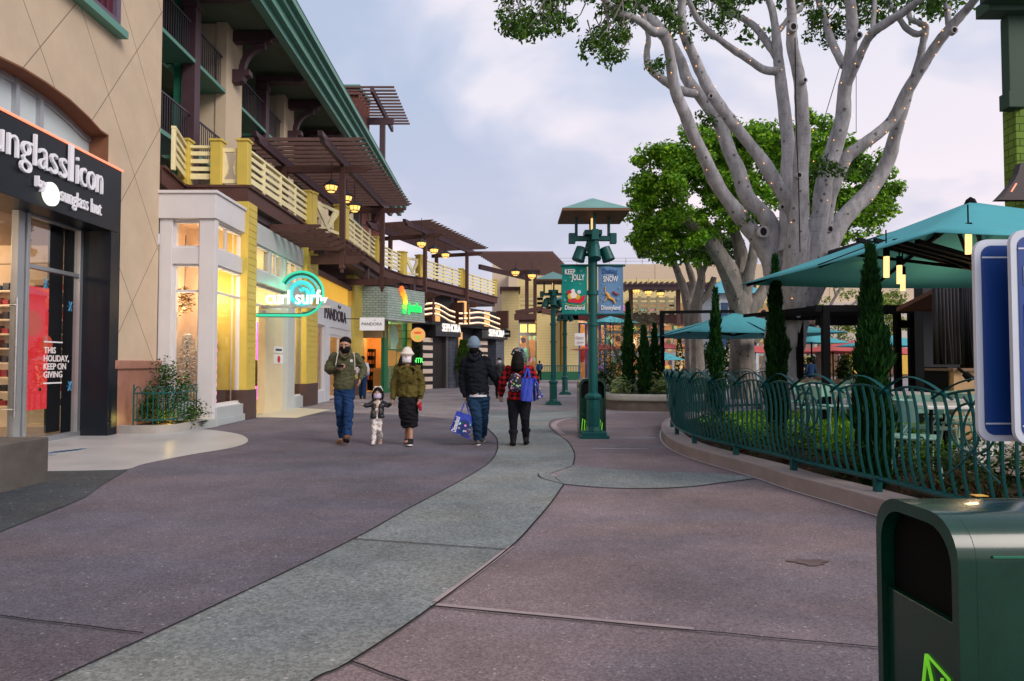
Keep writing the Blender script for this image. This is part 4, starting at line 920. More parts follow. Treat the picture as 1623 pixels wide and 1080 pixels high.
for z in (7.05, 9.55):
    edges = sorted([13.5] + cols + piers + [45.5])
    for a, b in zip(edges, edges[1:]):
        a2 = a + (.32 if a in cols else 1.25 if a in piers else 0)
        if b - a2 < .4: continue
        mb = MB(); mb.box(a2, b, -.12, -.08, z + .98, z + 1.03, FH); mb.box(a2, b, -.115, -.085, z + .06, z + .10, FH)
        k = int((b - a2) / .125)
        for i in range(1, k): s_ = a2 + (b - a2) * i / k; mb.box(s_ - .010, s_ + .010, -.11, -.09, z + .1, z + .98, FH)
        mb.build('balcony_railing', railm, hot)
dm = M('green_door', (.015, .14, .085), .5, var=.1)
for s_, z in ((17.2, 9.55), (17.4, 7.05), (22, 9.55), (27, 7.05), (33, 9.55), (22.4, 7.05), (27.5, 9.55)):
    mb = MB(); mb.box(s_, s_ + 1.1, -3.0, -2.94, z, z + 2.1, FH); 
    for q in (.15, .85, 1.5): mb.box(s_ + .15, s_ + .95, -2.94, -2.91, z + q, z + q + .5, FH)
    mb.build('door', dm, hot)
mb = MB(); mb.box(18.3, 18.42, -.62, -.42, ZD, 11.6, FH); mb.build('post', dm, hot)
# shingled tower with its own pergola
tw = thing('tower', 'brick red shingled tower rising behind the hotel eave', 'tower', (-9.6, 41, 0))
t0, t1, t2 = at(500, 140, 40), at(568, 140, 40), at(586, 150, 42.5)
ztw = at(568, 141, 40).z
mb = MB(); pts = [(t0.x - 2, 40), (t1.x, 40), (t2.x, 42.5), (t2.x - 2, 46), (t0.x - 3, 46)]
def vprism(mb, pts, z0, z1): mb.prism(pts, z0, z1, lambda a, b, h: Vector((a, b, h)))
shing = M('red_shingle', (.26, .105, .085), .8, var=.08, mode='brick', k=(.35, .16), bump=.02)
vprism(mb, pts, 0, ztw); mb.build('wall', shing, tw)
mb = MB(); vprism(mb, [(x + .12 * (1 if x > -10 else -1), y - .1) for x, y in pts], ztw, ztw + .22); mb.build('parapet', teal_trim, tw)
mb = MB(); c = at(590, 205, 43); 
for i in range(9): t = pi / 2 * i / 8; mb.v += [Vector((c.x - 1.5 + 2.1 * sin(t), 43.5, at(590, 260, 43).z + 1.9 * cos(t))), Vector((c.x - 1.5 + 2.1 * sin(t), 46, at(590, 260, 43).z + 1.9 * cos(t)))]
mb.f = [(2 * i, 2 * i + 2, 2 * i + 3, 2 * i + 1) for i in range(8)]; mb.v.append(Vector((c.x - 1.5, 43.5, 8))); mb.v.append(Vector((c.x + .6, 43.5, 8))); mb.f.append(tuple(range(0, 18, 2)) + (19, 18)); mb.build('round_gable', shing, tw, fix=False)
tp = thing('pergola', 'small brown pergola high on a single post beside the red tower', 'pergola', (-8.2, 43, 8))
pp = at(606, 265, 42)
mb = MB(); mb.box(pp.x - .16, pp.x + .16, 41.85, 42.15, 8, at(606, 192, 42).z); mb.build('post', plum, tp)
za = at(600, 195, 42).z
mb = MB(); mb.box(pp.x - 1.8, pp.x + .7, 41.9, 42.1, za - .1, za + .3); mb.build('tie_beam', plum, tp)
top0 = at(585, 138, 39.2); top1 = at(634, 220, 44.8); zz = at(600, 186, 42).z + .4
mb = MB(); mb.bar((pp.x, 38.6, zz), (pp.x, 45.4, zz), .16, .34); mb.build('beam', plum, tp)
mb = MB(); mb.bar((pp.x - 1.7, 38.6, zz), (pp.x - 1.7, 45.4, zz), .16, .34); mb.build('beam', plum, tp)
for i in range(13):
    y = 38.9 + i * .5; mb = MB(); mb.box(pp.x - 2.6, pp.x + 1.25, y - .05, y + .05, zz + .17, zz + .27); mb.build('rafter', slat, tp)

# ------------------------------------------------------------------ smoothie bar, cosmetics fronts
smb = thing('smoothie_bar', 'smoothie bar with a pale green brick sign box over a green framed glass wall', 'shop', (-5.6, 31, 0))
C0 = at(614, 480, 30.3); Cr = at(673, 485, 32.7); FJ = Fr((C0.x, C0.y), (Cr.x, Cr.y))
zb0, zb1 = at(614, 504, 30.3).z, at(614, 454.5, 30.3).z
xL = at(572, 480, 30.3).x
mb = MB(); vprism(mb, [(xL, C0.y), (C0.x, C0.y), (Cr.x, Cr.y), (Cr.x - 2.0, Cr.y + 1.5), (xL, Cr.y + 1)], zb0, zb1); mb.build('sign_box', M('mint_brick', (.40, .50, .44), .6, var=.05, mode='brick', k=(.26, .11), bump=.01), smb)
mb = MB(); vprism(mb, [(xL, C0.y - .03), (C0.x + .03, C0.y - .03), (Cr.x + .03, Cr.y), (Cr.x - 2.0, Cr.y + 1.4), (xL, Cr.y + 1)], zb0 - .07, zb0 - .003); mb.build('box_trim', grey_paint, smb)
js = thing('shop_sign', 'green script letters with a red and orange swirl on the pale green brick box', 'shop sign', FJ(.6, .05, zb0))
a0 = FJ.px(646, 480)[0]; zq = FJ.px(646, 494)[1]
text_mb('jamba', lambda a, b, h: FJ(a0 + a, h + .02, zq + b + a * .02), .62, .08, width=FJ.px(666, 480)[0] - a0, bold=.006).build('lettering', lit('jamba_green', (.02, .85, .12), .8), js)
rs = random.Random(3)
for j, (u, v, r, cc) in enumerate(((635, 459, .13, (1, .15, .02)), (637, 465, .15, (1, .30, .02)), (640, 472, .14, (1, .45, .03)), (641, 479, .13, (.8, .7, .05)), (640, 487, .13, (.25, .85, .08)), (639, 494, .10, (.03, .7, .12)))):
    s_, z = FJ.px(u, v); mb = MB(); mb.prism([(s_ + r * cos(k * pi / 6), z + r * 1.2 * sin(k * pi / 6)) for k in range(12)], .02, .10, lambda a, b, h: FJ(a, h, b)); mb.build('swirl_dot', lit('jamba_dot_%d' % j, cc, .8), js)
# glass wall + interior
g0, g1 = at(607, 600, 31.6), at(643, 600, 34.4); FG = Fr((g0.x, g0.y), (g1.x, g1.y))
greenf = M('green_frame', (.005, .15, .06), .45, var=.1)
mb = MB(); mb.box(0, .42, -.1, .06, 0, zb0, FG); mb.box(FG.L - .22, FG.L + .02, -.1, .06, 0, zb0, FG); mb.box(0, FG.L, -.1, .05, 0, .18, FG); mb.box(.42, FG.L, -.05, .03, 2.0, 2.06, FG); mb.build('frame', greenf, smb)
mb = MB(); mb.quad(FG(.42, 0, .18), FG(FG.L - .2, 0, .18), FG(FG.L - .2, 0, zb0), FG(.42, 0, zb0)); mb.build('pane', glass('green_glass', (.25, .62, .50), .14, body=.3, bodycol=(.06, .35, .24)), smb, fix=False)
mb = MB(); mb.prism([(.7 + .62 * cos(k * pi / 12) * (1 if k < 12 else .6), 2.45 + .8 * sin(k * pi / 12)) for k in range(24)], .012, .016, lambda a, b, h: FG(a + .5, h, b)); mb.build('fruit_decal', M('decal_mint', (.35, .62, .45), .5), smb)
mb = MB(); mb.prism([(2.0 + .4 * cos(k * pi / 8), 1.6 + .35 * sin(k * pi / 8)) for k in range(16)], .012, .016, lambda a, b, h: FG(a, h, b)); mb.box(.5, 1.5, .013, .02, 1.25, 2.0, FG); mb.build('fruit_decal', M('decal_orange', (.62, .30, .06), .5), smb)
xi0, xi1 = at(574, 600, 32.2).x, g0.x + .1
room(smb, [(xi0, 31.9), (xi0 - .3, 35.5), (-5.9, 36.3), (-5.5, 34.6)], zb0, M('smoothie_wall', (.70, .36, .12), .7, var=.1))
lamp('shop_lamp', (-6.2, 33.3, 2.9), 48, (1, .62, .28), .6, parent=smb); lamp('shop_lamp', (-5.8, 34.8, 2.6), 22, (1, .66, .32), .6, parent=smb)
mb = MB(); mb.box(xi0, xi0 + .15, 31.6, 31.9, 0, zb0); mb.box(xi0, xi1, 31.6, 31.85, 2.55, zb0); mb.build('door_surround', wood_lt, smb)
sh = thing('drinks_fridge', 'dark open cooler of bottled drinks inside the smoothie bar doorway', 'fridge', (at(583, 600, 34.5).x, 34.5, 0))
x0, x1 = at(575, 600, 34.2).x, at(591, 600, 34.2).x
mb = MB(); mb.box(x0, x1, 34.3, 34.9, 0, 2.1)
for z in (.5, .9, 1.3, 1.7): mb.box(x0, x1, 34.2, 34.3, z, z + .05)
mb.build('cabinet', steel_blk, sh)
mb = MB()
for z in (.55, .95, 1.35, 1.75):
    for k in range(6): mb.lathe([(.03, 0), (.03, .14), (.012, .2)], (x0 + .08 + k * .09, 34.25, z), 8)
mb.build('bottles', M('bottle_mix', (.5, .2, .08), .3, mode='leaf', var=.2), sh); tag(kids(sh)[-1], kind='stuff')
ct = MB(); ct.box(at(592, 600, 33.5).x, at(606, 600, 33.5).x, 33.4, 33.9, 0, 1.15); tag(ct.build('service_counter', wood_lt, bevel=.01), 'light wooden service counter inside the smoothie bar', 'counter')
# pandora blade sign
def text_sign(name, T, w, h, txt, size, tw, back, ink, label, cat, loc, depth=.06, tz=None):
    t = thing(name, label, cat, loc); mb = MB(); mb.box(0, w, -depth, 0, 0, h, lambda a, n, z: T(a, z, n)); mb.build('sign_board', back, t, bevel=.004)
    text_mb(txt, lambda a, b, hh: T((w - tw) / 2 + a, (tz if tz is not None else (h - size * .7) / 2) + b, hh + .003), size, .01, width=tw).build('lettering', ink, t); return t
pb0 = at(570, 524, 27.0); pb1 = at(609, 503.5, 27.0)
ink = M('ink_dark', (.03, .025, .035), .5)
bs = text_sign('blade_sign', lambda a, b, h: Vector((pb0.x + a, 27.0 - h, pb0.z + b)), pb1.x - pb0.x, pb1.z - pb0.z, 'PANDORA', .17, .80, M('sign_face_white', (.78, .77, .77), .5, emis=(1, .97, .97), estr=.16), ink, 'small white projecting sign with dark jewellery shop lettering', 'blade sign', pb0)
mb = MB(); mb.prism([(.57, .41), (.60, .45), (.63, .41)], 0, .012, lambda a, b, h: Vector((pb0.x + a, 26.996 - h, pb0.z + b - .015))); mb.build('crown_mark', ink, bs)
mb = MB(); mb.bar((pb0.x - .6, 27.03, pb1.z - .05), (pb1.x, 27.03, pb1.z - .05), .03); mb.build('bracket', steel_blk, bs)
wsn = thing('shop_sign', 'dark raised jewellery shop lettering on the white fascia', 'shop sign', F1(26, NP + .03, 3))
aa, ab = P1(514, 490, NP + .03)[0], P1(548, 495, NP + .03)[0]
text_mb('PANDORA', lambda a, b, h: F1(aa + a, NP + .035 + h, 2.98 + b), .62, .03, width=ab - aa).build('lettering', M('ink_plum', (.035, .02, .035), .5), wsn)
mb = MB(); mc = aa + (ab - aa) * .66; mb.prism([(mc - .18, 3.50), (mc - .2, 3.62), (mc, 3.56), (mc + .2, 3.62), (mc + .18, 3.50)], NP + .035, NP + .06, lambda a, b, h: F1(a, h, b)); mb.build('crown_mark', MATS['ink_plum'], wsn)
# curl surf neon sign on a bracket out from the shop front
ns = thing('neon_sign', 'green and white neon surf shop sign with a curling wave hung before the shop entrance', 'neon sign', F1(19.5, .5, 3))
# the sign board stands out from the wall, angled toward the walk: its plane is frontal
YS = 17.6
SP = lambda u, v, d=0.: at(u, v, YS) + Vector((0, -d, 0))
def arc_pts(uc, vc, r, a0, a1, n=28): return [SP(uc + r * cos(radians(a0 + (a1 - a0) * i / n)), vc - r * sin(radians(a0 + (a1 - a0) * i / n)), .12) for i in range(n + 1)]
mb = MB(); mb.tube([SP(405, 500.5, .12), SP(478, 501, .12)] + arc_pts(480, 466.5, 34.5, -88, 150), .032, 8); mb.build('neon_tube', neon_green, ns, smooth=True)
mb = MB(); mb.tube([p + Vector((0, .06, 0)) for p in [SP(405, 500, .12), SP(478, 500.5, .12)] + arc_pts(480, 466.5, 32, -88, 150)], .055, 6); mb.build('tube_housing', M('dark_green_metal', (.02, .16, .10), .4), ns, smooth=True)
mb = MB(); mb.tube(arc_pts(480, 466.5, 27, -20, 148), .030, 8); mb.build('neon_tube', neon_teal, ns, smooth=True)
mb = MB(); P_ = [(480 + r * cos(radians(a)), 466.5 - r * sin(radians(a))) for a, r in [(x, 18 - max(0, (x - 200)) * .045) for x in range(-120, 500, 20)]]
mb.tube([SP(u, v, .08) for u, v in P_], .06, 8); mb.build('wave_curl', lit('curl_teal', (.05, .62, .62), .55), ns, smooth=True)
mb = MB()
for k, (a, r) in enumerate(((60, 10), (10, 9), (-50, 9), (-110, 8))): mb.tube([SP(480 + rr * cos(radians(a + rr * 4)), 466.5 - rr * sin(radians(a + rr * 4)), .09) for rr in (3, 5, 7, r, r + 4)], [.01, .03, .045, .04, .02], 6)
mb.build('wave_curl', lit('curl_blue', (.03, .35, .40), .4), ns, smooth=True)
u0, u1 = SP(427, 483).x, SP(520, 483).x
text_mb('curl surf', lambda a, b, h: Vector((u0 + a, YS - .2 - h, SP(427, 483.5).z + b)), .52, .09, width=u1 - u0 - .13, bold=.002).build('lettering', neon_white, ns)
text_mb('by', lambda a, b, h: Vector((u1 - .14 + a, YS - .2 - h, SP(427, 483.5).z + .08 + b)), .2, .05, bold=.004).build('lettering', neon_white, ns)
mb = MB(); mb.box(u0 - .1, u1 + .1, YS - .13, YS - .05, SP(427, 489).z, SP(427, 485).z); mb.bar((-6.5, YS + .1, SP(427, 487).z), (u0, YS - .1, SP(427, 487).z), .08); mb.bar((-6.4, YS + .1, SP(427, 500).z + .1), (u0 - .3, YS, SP(427, 500).z + .1), .06)
mb.build('sign_rail', M('rail_cream', (.55, .55, .50), .5), ns)
lamp('neon_spill', F1(19.6, .35, 3.6), 8, (.1, 1, .5), .3)

cos_b = thing('cosmetics_shop', 'black stone and striped cosmetics shopfront under the far terrace', 'shop', (-3.5, 38, 0))
q0, q1, q2 = at(646, 600, 35.2), at(722, 600, 38.6), at(798, 600, 44.4)
FS = Fr((q0.x, q0.y), (q1.x, q1.y)); FT = Fr((q1.x, q1.y), (q2.x, q2.y))
dstone = M('black_stone', (.035, .037, .045), .5, var=.3, scale=4, mode='brick', k=(.5, .14), bump=.03)
dshut = M('dark_shutter', (.022, .016, .016), .5, mode='siding', k=.19, var=.2)
bstone = M('blue_grey_stone', (.085, .10, .135), .55, var=.2, mode='brick', k=(.5, .2), bump=.02)
strp = M('bw_stripes', (.72, .58, .46), .5, var=.03, mode='stripes', k=((.012, .010, .010), .42))
def fs(fr_, u): return fr_.px(u, 577)[0]
mb = MB(); mb.box(.1, FS.L, -.5, -.35, 0, 5.2, FS); mb.box(0, FT.L, -.5, -.35, 0, 4.7, FT); mb.build('wall', charcoal, cos_b)
mb = MB(); mb.box(fs(FS, 668), fs(FS, 687), -.35, -.05, 0, 2.75, FS); mb.build('striped_panel', strp, cos_b)
mb = MB(); mb.box(fs(FT, 757), fs(FT, 774), -.35, -.05, 0, 2.9, FT); mb.build('striped_panel', strp, cos_b)
mb = MB(); mb.box(fs(FS, 687), fs(FS, 709), -.35, -.20, 0, 2.9, FS); mb.build('shutter', dshut, cos_b)
mb = MB(); mb.box(fs(FS, 707), fs(FS, 711), -.25, .0, 0, 2.9, FS); mb.build('post', M('grey_post', (.16, .15, .15), .4, .5), cos_b)
for a_ in ((fs(FS, 712), FS.L, -.35, .0, 0, 3.4, FS), (fs(FT, 785), FT.L, -.35, .05, 0, 3.4, FT)): mb = MB(); mb.box(*a_); mb.build('pillar', bstone, cos_b)
for a_ in ((fs(FS, 683), FS.L + .05, -.35, .32, 2.85, 3.45, FS), (fs(FT, 757), FT.L, -.35, .30, 2.9, 3.40, FT)): mb = MB(); mb.box(*a_); mb.build('fascia', dstone, cos_b)
mb = MB(); mb.box(fs(FS, 660), FS.L + .05, -.35, .36, 3.45, 3.62, FS); mb.box(.1, FT.L, -.35, .34, 3.45, 3.60, FT); mb.build('fascia_cap', charcoal, cos_b)
gl = M('gold_room', (.6, .33, .12), .6, emis=(1, .50, .18), estr=.42)
for fr_, us in ((FS, ((672, 684), (697, 704))), (FT, ((738, 752), (775, 783)))):
    for a, b in us: mb = MB(); mb.box(fs(fr_, a), fs(fr_, b), -.34, -.3, 3.7, 4.62, fr_); mb.build('upper_window', gl, cos_b)
mb = MB(); mb.box(fs(FT, 735), fs(FT, 740), -.36, -.30, 2.0, 3.2, FT); mb.build('upper_window', gl, cos_b)
for fr_, a, b, lb, dz in ((FS, 673, 721, 'glowing wavy tubes, the nearer set between the smoothie box and the far post', 0), (FT, 728, 792, 'glowing wavy tubes, the farther set above the second cosmetics sign', -.05)):
    t = thing('wave_light', lb, 'wave light', fr_(fs(fr_, a), .5, 3.6), 'wavy light tubes over the cosmetics shopfront')
    s0, s1 = fs(fr_, a), fs(fr_, b)
    for j in range(3):
        raw = ((673, 482), (684, 480.5), (693, 481.5), (703, 486), (712, 491.5), (721, 494.5)) if dz == 0 else ((728, 496.5), (742, 496.5), (757, 495), (768, 496.5), (780, 501), (792, 505.5))
        P_ = smooth_line([(fr_.px(u, v + j * 8.2, .55)) + (0,) for u, v in raw], 5); P_ = [fr_(p.x, .55, p.y) for p in P_]
        mb = MB(); mb.tube(P_, .035, 6); tb = mb.build('light_tube', neon_warm, t, smooth=True)
        mb = MB(); mb.tube([p - Vector((0, -.03, .05)) for p in P_], .04, 5); mb.build('tube_shelf', M('tube_shelf', (.5, .40, .28), .5), t, smooth=True)
    mb = MB(); 
    for s_ in (s0, s1): mb = MB(); mb.box(s_ - .08, s_ + .08, -.2, .6, 3.6, 4.8 + dz, fr_); mb.build('end_post', brown, t)
mb = MB(); mb.box(fs(FT, 722), fs(FT, 727), .1, .5, 3.6, 4.9, FT); mb.build('lit_post', gl, cos_b)
for fr_, a, b, z, lb in ((FS, 692, 721, 3.12, 'white lit cosmetics shop lettering over the dark shutter, nearer of the two'), (FT, 766, 791, 3.05, 'white lit cosmetics shop lettering over the far striped entrance')):
    s0, s1 = fs(fr_, a), fs(fr_, b); t = thing('shop_sign', lb, 'shop sign', fr_(s0, .34, z))
    text_mb('SEPHORA', lambda aa_, bb_, h: fr_(s0 + aa_, .36 + h, z + bb_), .62, .06, width=s1 - s0, bold=.004).build('lettering', lit('sephora_white', (1, .93, .85), .5), t)
b0 = at(791, 534.5, 43.5); b1_ = at(809, 524, 43.5)
text_sign('blade_sign', lambda a, b, h: Vector((b0.x + a, 43.5 - h, b0.z + b)), b1_.x - b0.x, b1_.z - b0.z, 'SEPHORA', .15, .6, steel_blk, M('white_ink', (.8, .8, .8), .5), 'small black projecting sign at the far end of the cosmetics shop', 'blade sign', b0)
mb = MB(); x_ = g1.x; mb.box(x_ + .08, x_ + .26, 34.3, 34.6, 0, 4.6); mb.build('column', yellow_flat, smb)
# round smoothie blade sign, green neon plant panel
rc = at(662.5, 531, 34.2); t = thing('blade_sign', 'round orange backlit sign on a bracket beside the striped panel', 'blade sign', rc)
mb = MB(); mb.prism([(rc.x + .36 * cos(k * pi / 12), rc.z + .36 * sin(k * pi / 12)) for k in range(24)], 34.1, 34.25, lambda a, b, h: Vector((a, h, b))); mb.build('sign_disc', M('round_sign', (.55, .30, .12), .5, emis=(1, .45, .12), estr=.35), t)
mb = MB(); mb.prism([(rc.x + .2 * cos(k * pi / 8), rc.z + .1 + .06 * sin(k * pi / 8)) for k in range(16)], 34.08, 34.1, lambda a, b, h: Vector((a, h, b))); mb.build('emblem', M('round_red', (.5, .08, .02), .5, emis=(1, .15, .05), estr=.3), t)
mb = MB(); mb.prism([(rc.x - .14, rc.z - .05), (rc.x + .14, rc.z - .05), (rc.x + .07, rc.z - .24), (rc.x - .07, rc.z - .24)], 34.08, 34.1, lambda a, b, h: Vector((a, h, b))); mb.build('emblem', M('round_green', (.3, .4, .05), .5, emis=(.6, .8, .1), estr=.3), t)
mb = MB(); mb.bar((rc.x - 1.0, 34.18, rc.z + .2), (rc.x - .3, 34.18, rc.z + .2), .03); mb.bar((rc.x - 1.0, 34.18, rc.z - .2), (rc.x - .3, 34.18, rc.z - .2), .03); mb.build('bracket', steel_blk, t)
gp_ = at(659, 565, 34.9); t = thing('wall_plants', 'dark green planted panel with green neon letters beside the striped entrance', 'plant wall', (gp_.x, 34.9, 0))
mb = MB(); mb.box(gp_.x - .35, gp_.x + .35, 34.92, 35.0, .3, 3.0); mb.build('backing', charcoal, t)
mb = MB(); leaf_cloud(mb, [Vector((gp_.x + random.uniform(-.3, .3), 34.85, random.uniform(.5, 2.9))) for _ in range(40)], 22, .13, .07); mb.build('foliage', leafD, t, fix=False)
zz = at(655, 575, 34.7).z; xx = at(655, 575, 34.7).x
text_mb('NTR', lambda a, b, h: Vector((xx + a, 34.7 - h, zz + b)), .34, .03, width=.5, bold=.004).build('lettering', lit('neon_lime', (.1, 1, .15), 1.1), t)
# potted tree
def conif_leaves(mb, c, h, r, n, size, top=.15, rnd=random):
    for _ in range(n):
        z = rnd.random() ** .9; rr = r * (1 - (1 - top) * z) * (.55 + .45 * rnd.random()) if z > .12 else r * (.6 + z * 3) * rnd.random()
        a = rnd.uniform(0, 2 * pi); p = Vector((c[0] + rr * cos(a), c[1] + rr * sin(a), c[2] + z * h))
        d = Vector((cos(a) * .6, sin(a) * .6, .8 + rnd.uniform(-.3, .3))).normalized(); sd = d.cross(Vector((rnd.uniform(-1, 1), rnd.uniform(-1, 1), .2))).normalized(); L_ = size * rnd.uniform(.6, 1.3)
        mb.add([p, p + d * L_ * .5 + sd * L_ * .25, p + d * L_, p + d * L_ * .5 - sd * L_ * .25], [(0, 1, 2, 3)])
pt = at(735, 617, 38.6); t = thing('potted_tree', 'clipped green tree in a terracotta pot between the dark shutters', 'potted tree', (pt.x, 38.6, 0))
mb = MB(); mb.lathe([(.20, 0), (.26, .5), (.30, .75), (.27, .76), (.25, .70)], (pt.x, 38.6, 0), 16); mb.build('pot', M('terracotta', (.42, .27, .20), .8, var=.1), t, smooth=True)
mb = MB(); conif_leaves(mb, (pt.x, 38.6, .75), 1.9, .50, 2600, .13, .35); mb.build('foliage', leafM, t, fix=False)
mb = MB(); mb.tube([(pt.x, 38.6, .6), (pt.x, 38.6, 1.8)], .04, 6); mb.build('trunk', MATS['stem_brown'], t)
# ------------------------------------------------------------------ street lamps
def make_post_lamp(base, label, k=1.0):
    t = thing('street_lamp', label, 'street lamp', base, 'green lantern posts along the walk'); x, y, z = base
    H0 = 3.12 * k
    mb = MB(); mb.box(x - .26, x + .26, y - .26, y + .26, 0, .06); mb.box(x - .22, x + .22, y - .22, y + .22, .06, .12); mb.lathe([(.15, .12), (.125, .2), (.125, .70), (.155, .72), (.155, .77), (.09, .82)], (x, y, 0), 8); mb.build('base', lamp_green, t, bevel=.006)
    mb = MB(); mb.tube([(x, y, .8), (x, y, H0 + .3)], .085, 12); mb.lathe([(.11, H0 - .5), (.11, H0 - .42)], (x, y, 0), 12); mb.lathe([(.11, 2.05), (.11, 2.1)], (x, y, 0), 12); mb.build('pole', lamp_green, t, smooth=True)
    zc = H0 + .50
    mb = MB(); mb.box(x - .42, x + .42, y - .05, y + .05, zc, zc + .09); mb.box(x - .05, x + .05, y - .42, y + .42, zc + .004, zc + .086); mb.box(x - .16, x + .16, y - .16, y + .16, zc + .09, zc + .18); mb.lathe([(.085, -.25), (.14, -.12), (.11, 0)], (x, y, zc), 10)
    for sx_, sy_ in ((-1, 0), (1, 0), (0, -1), (0, 1)): mb.box(x + sx_ * .38 - .06, x + sx_ * .38 + .06, y + sy_ * .38 - .06, y + sy_ * .38 + .06, zc - .05, zc + .14)
    mb.build('crossarm', lamp_green, t, bevel=.006)
    for sx_, sy_ in ((-1, 0), (1, 0), (0, -1), (0, 1)):
        mb = MB(); mb.tube([(x + sx_ * .3, y + sy_ * .3, zc + .1), (x + sx_ * .3, y + sy_ * .3, zc + .50)], .028, 6); mb.build('strut', lamp_green, t)
    mb = MB(); mb.lathe([(.03, .12), (.03, .42)], (x, y, zc), 10); mb.build('lamp_tube', lit('lamp_tube', (1, .62, .25), .7), t)
    zr = zc + .48; w = .60
    mb = MB(); mb.add([(x - w, y - w, zr), (x + w, y - w, zr), (x + w, y + w, zr), (x - w, y + w, zr), (x, y, zr + .32)], [(0, 1, 4), (1, 2, 4), (2, 3, 4), (3, 0, 4)])
    mb.build('roof', roof_teal, t)
    mb = MB(); w2 = w - .01; mb.box(x - w, x + w, y - w, y + w, zr - .045, zr - .003); mb.build('roof_underside', M('lamp_under', (.16, .085, .04), .6, var=.15), t)
    for a in (radians(205), radians(335), radians(270)):
        dx, dy = cos(a), sin(a); c = Vector((x + dx * .27, y + dy * .27, zc - .26))
        d = Vector((dx * .35, dy * .35, -1)).normalized(); mb = MB(); mb.tube([c - d * .13, c - d * .12, c + d * .13], [.06, .10, .12], 12); o = mb.build('floodlight', lamp_green, t, smooth=True)
        mb = MB(); mb.tube([(x, y, zc - .26), c], .035, 6); mb.build('bracket', lamp_green, o)
    return t
near = Vector((at(940, 600, 12.55).x, 12.55, 0))
lp = make_post_lamp(near, 'tall green lamp post in front of a litter bin, carrying two holiday banners')
for u, Y, lb in ((877, 1461 / 64.5, 'green lamp post farther off, left of the banner post, bare pole with spotlights'), (895.5, 1461 / 48.5, 'farthest green lamp post, its top half hidden behind the teal banner')):
    copy_tree(lp, loc=(at(u, 600, Y).x, Y, 0), label=lb)
# banners
def banner(u0, u1, v0, v1, col, label, name):
    p0, p1 = at(u0, v1, 12.5), at(u1, v0, 12.5); t = thing('banner', label, 'banner', p0, 'holiday banners on the near lamp post')
    W, Hh = p1.x - p0.x, p1.z - p0.z; n = 12
    mb = MB()
    for i in range(n):
        a, b = i / n, (i + 1) / n; ya, yb = [12.5 - .012 * sin(6 * q + u0) for q in (a, b)]
        for dy in (0,): mb.add([(p0.x + a * W, ya, p0.z), (p0.x + b * W, yb, p0.z), (p0.x + b * W, yb, p1.z), (p0.x + a * W, ya, p1.z), (p0.x + a * W, ya + .006, p0.z), (p0.x + b * W, yb + .006, p0.z), (p0.x + b * W, yb + .006, p1.z), (p0.x + a * W, ya + .006, p1.z)], [(0, 1, 2, 3), (7, 6, 5, 4), (0, 4, 5, 1), (3, 2, 6, 7)])
    mb.build('fabric', col, t)
    for z in (p0.z, p1.z):
        mb = MB(); xa = p0.x - .04 if u0 < 935 else near.x; xb = near.x if u0 < 935 else p1.x + .04
        mb.tube([(xa, 12.5, z), (xb, 12.5, z)], .022, 8); mb.build('rod', lamp_green, t)
    return t, p0, W, Hh
wv = M('banner_white', (.80, .80, .78), .7); 
def Tb(p0): return lambda a, b, h: Vector((p0.x + a, 12.482 - h, p0.z + b))
def flake(mb, p0, x, z, r, y=12.484):
    for k in range(3): a = k * pi / 3; mb.bar((p0.x + x - r * cos(a), y, p0.z + z - r * sin(a)), (p0.x + x + r * cos(a), y, p0.z + z + r * sin(a)), r * .28, .003)
t, p0, W, Hh = banner(891, 930.5, 421, 498.5, M('banner_teal', (.012, .24, .20), .75, var=.08), 'teal holiday banner left of the lamp post with a red sleigh below white lettering', 'banner')
T_ = Tb(p0)
text_mb('KEEP', lambda a, b, h: T_(.05 + a, .735 + b, h), .135, .004, width=.19, bold=.003).build('lettering', wv, t)
text_mb('JOLLY', lambda a, b, h: T_(.17 + a, .63 + b, h), .145, .004, width=.24, bold=.003).build('lettering', wv, t)
text_mb('Disneyland', lambda a, b, h: T_(.05 + a, .085 + b, h), .115, .004, width=.36, bold=.002).build('lettering', wv, t)
mb = MB(); [flake(mb, p0, x, z, r) for x, z, r in ((.35, .80, .03), (.06, .62, .018), (.05, .26, .025), (.41, .30, .02), (.15, .68, .015), (.06, .40, .012), (.33, .56, .014))]; mb.build('snowflake', M('flake_pale', (.45, .70, .68), .7), t)
mb = MB(); mb.prism([(.10, .28), (.12, .22), (.34, .20), (.40, .25), (.43, .35), (.36, .33), (.32, .28), (.20, .28)], 0, .003, lambda a, b, h: T_(a, b, h)); mb.build('sleigh', M('banner_red', (.60, .02, .04), .7), t)
mb = MB(); mb.tube([T_(x, z, .003) for x, z in ((.06, .20), (.12, .175), (.25, .155), (.38, .165), (.43, .20))], .006, 5); mb.build('sleigh_runner', M('banner_gold', (.62, .42, .03), .6), t)
for x, z, r, c in ((.15, .33, .055, (.62, .40, .03)), (.21, .35, .06, (.80, .70, .60)), (.28, .32, .05, (.62, .40, .03)), (.13, .40, .045, (.45, .02, .05)), (.20, .43, .035, (.75, .70, .70)), (.31, .41, .035, (.65, .66, .75))):
    mb = MB(); mb.prism([(x + r * cos(k * pi / 7), z + r * sin(k * pi / 7)) for k in range(14)], 0, .004 + r * .02, lambda a, b, h: T_(a, b, h)); mb.build('gift_parcel', M('gift_%02d' % int(r * 1000 + x * 100), c, .7), t)
t, p0, W, Hh = banner(948.5, 987.5, 421, 498.5, M('banner_blue', (.13, .25, .42), .75, var=.08), 'slate blue holiday banner right of the lamp post with snow lettering and small orange shapes', 'banner')
T_ = Tb(p0)
text_mb('Dashing', lambda a, b, h: T_(.08 + a, .75 + b, h), .13, .004, width=.27, bold=.003).build('lettering', M('banner_navy', (.03, .10, .28), .7), t)
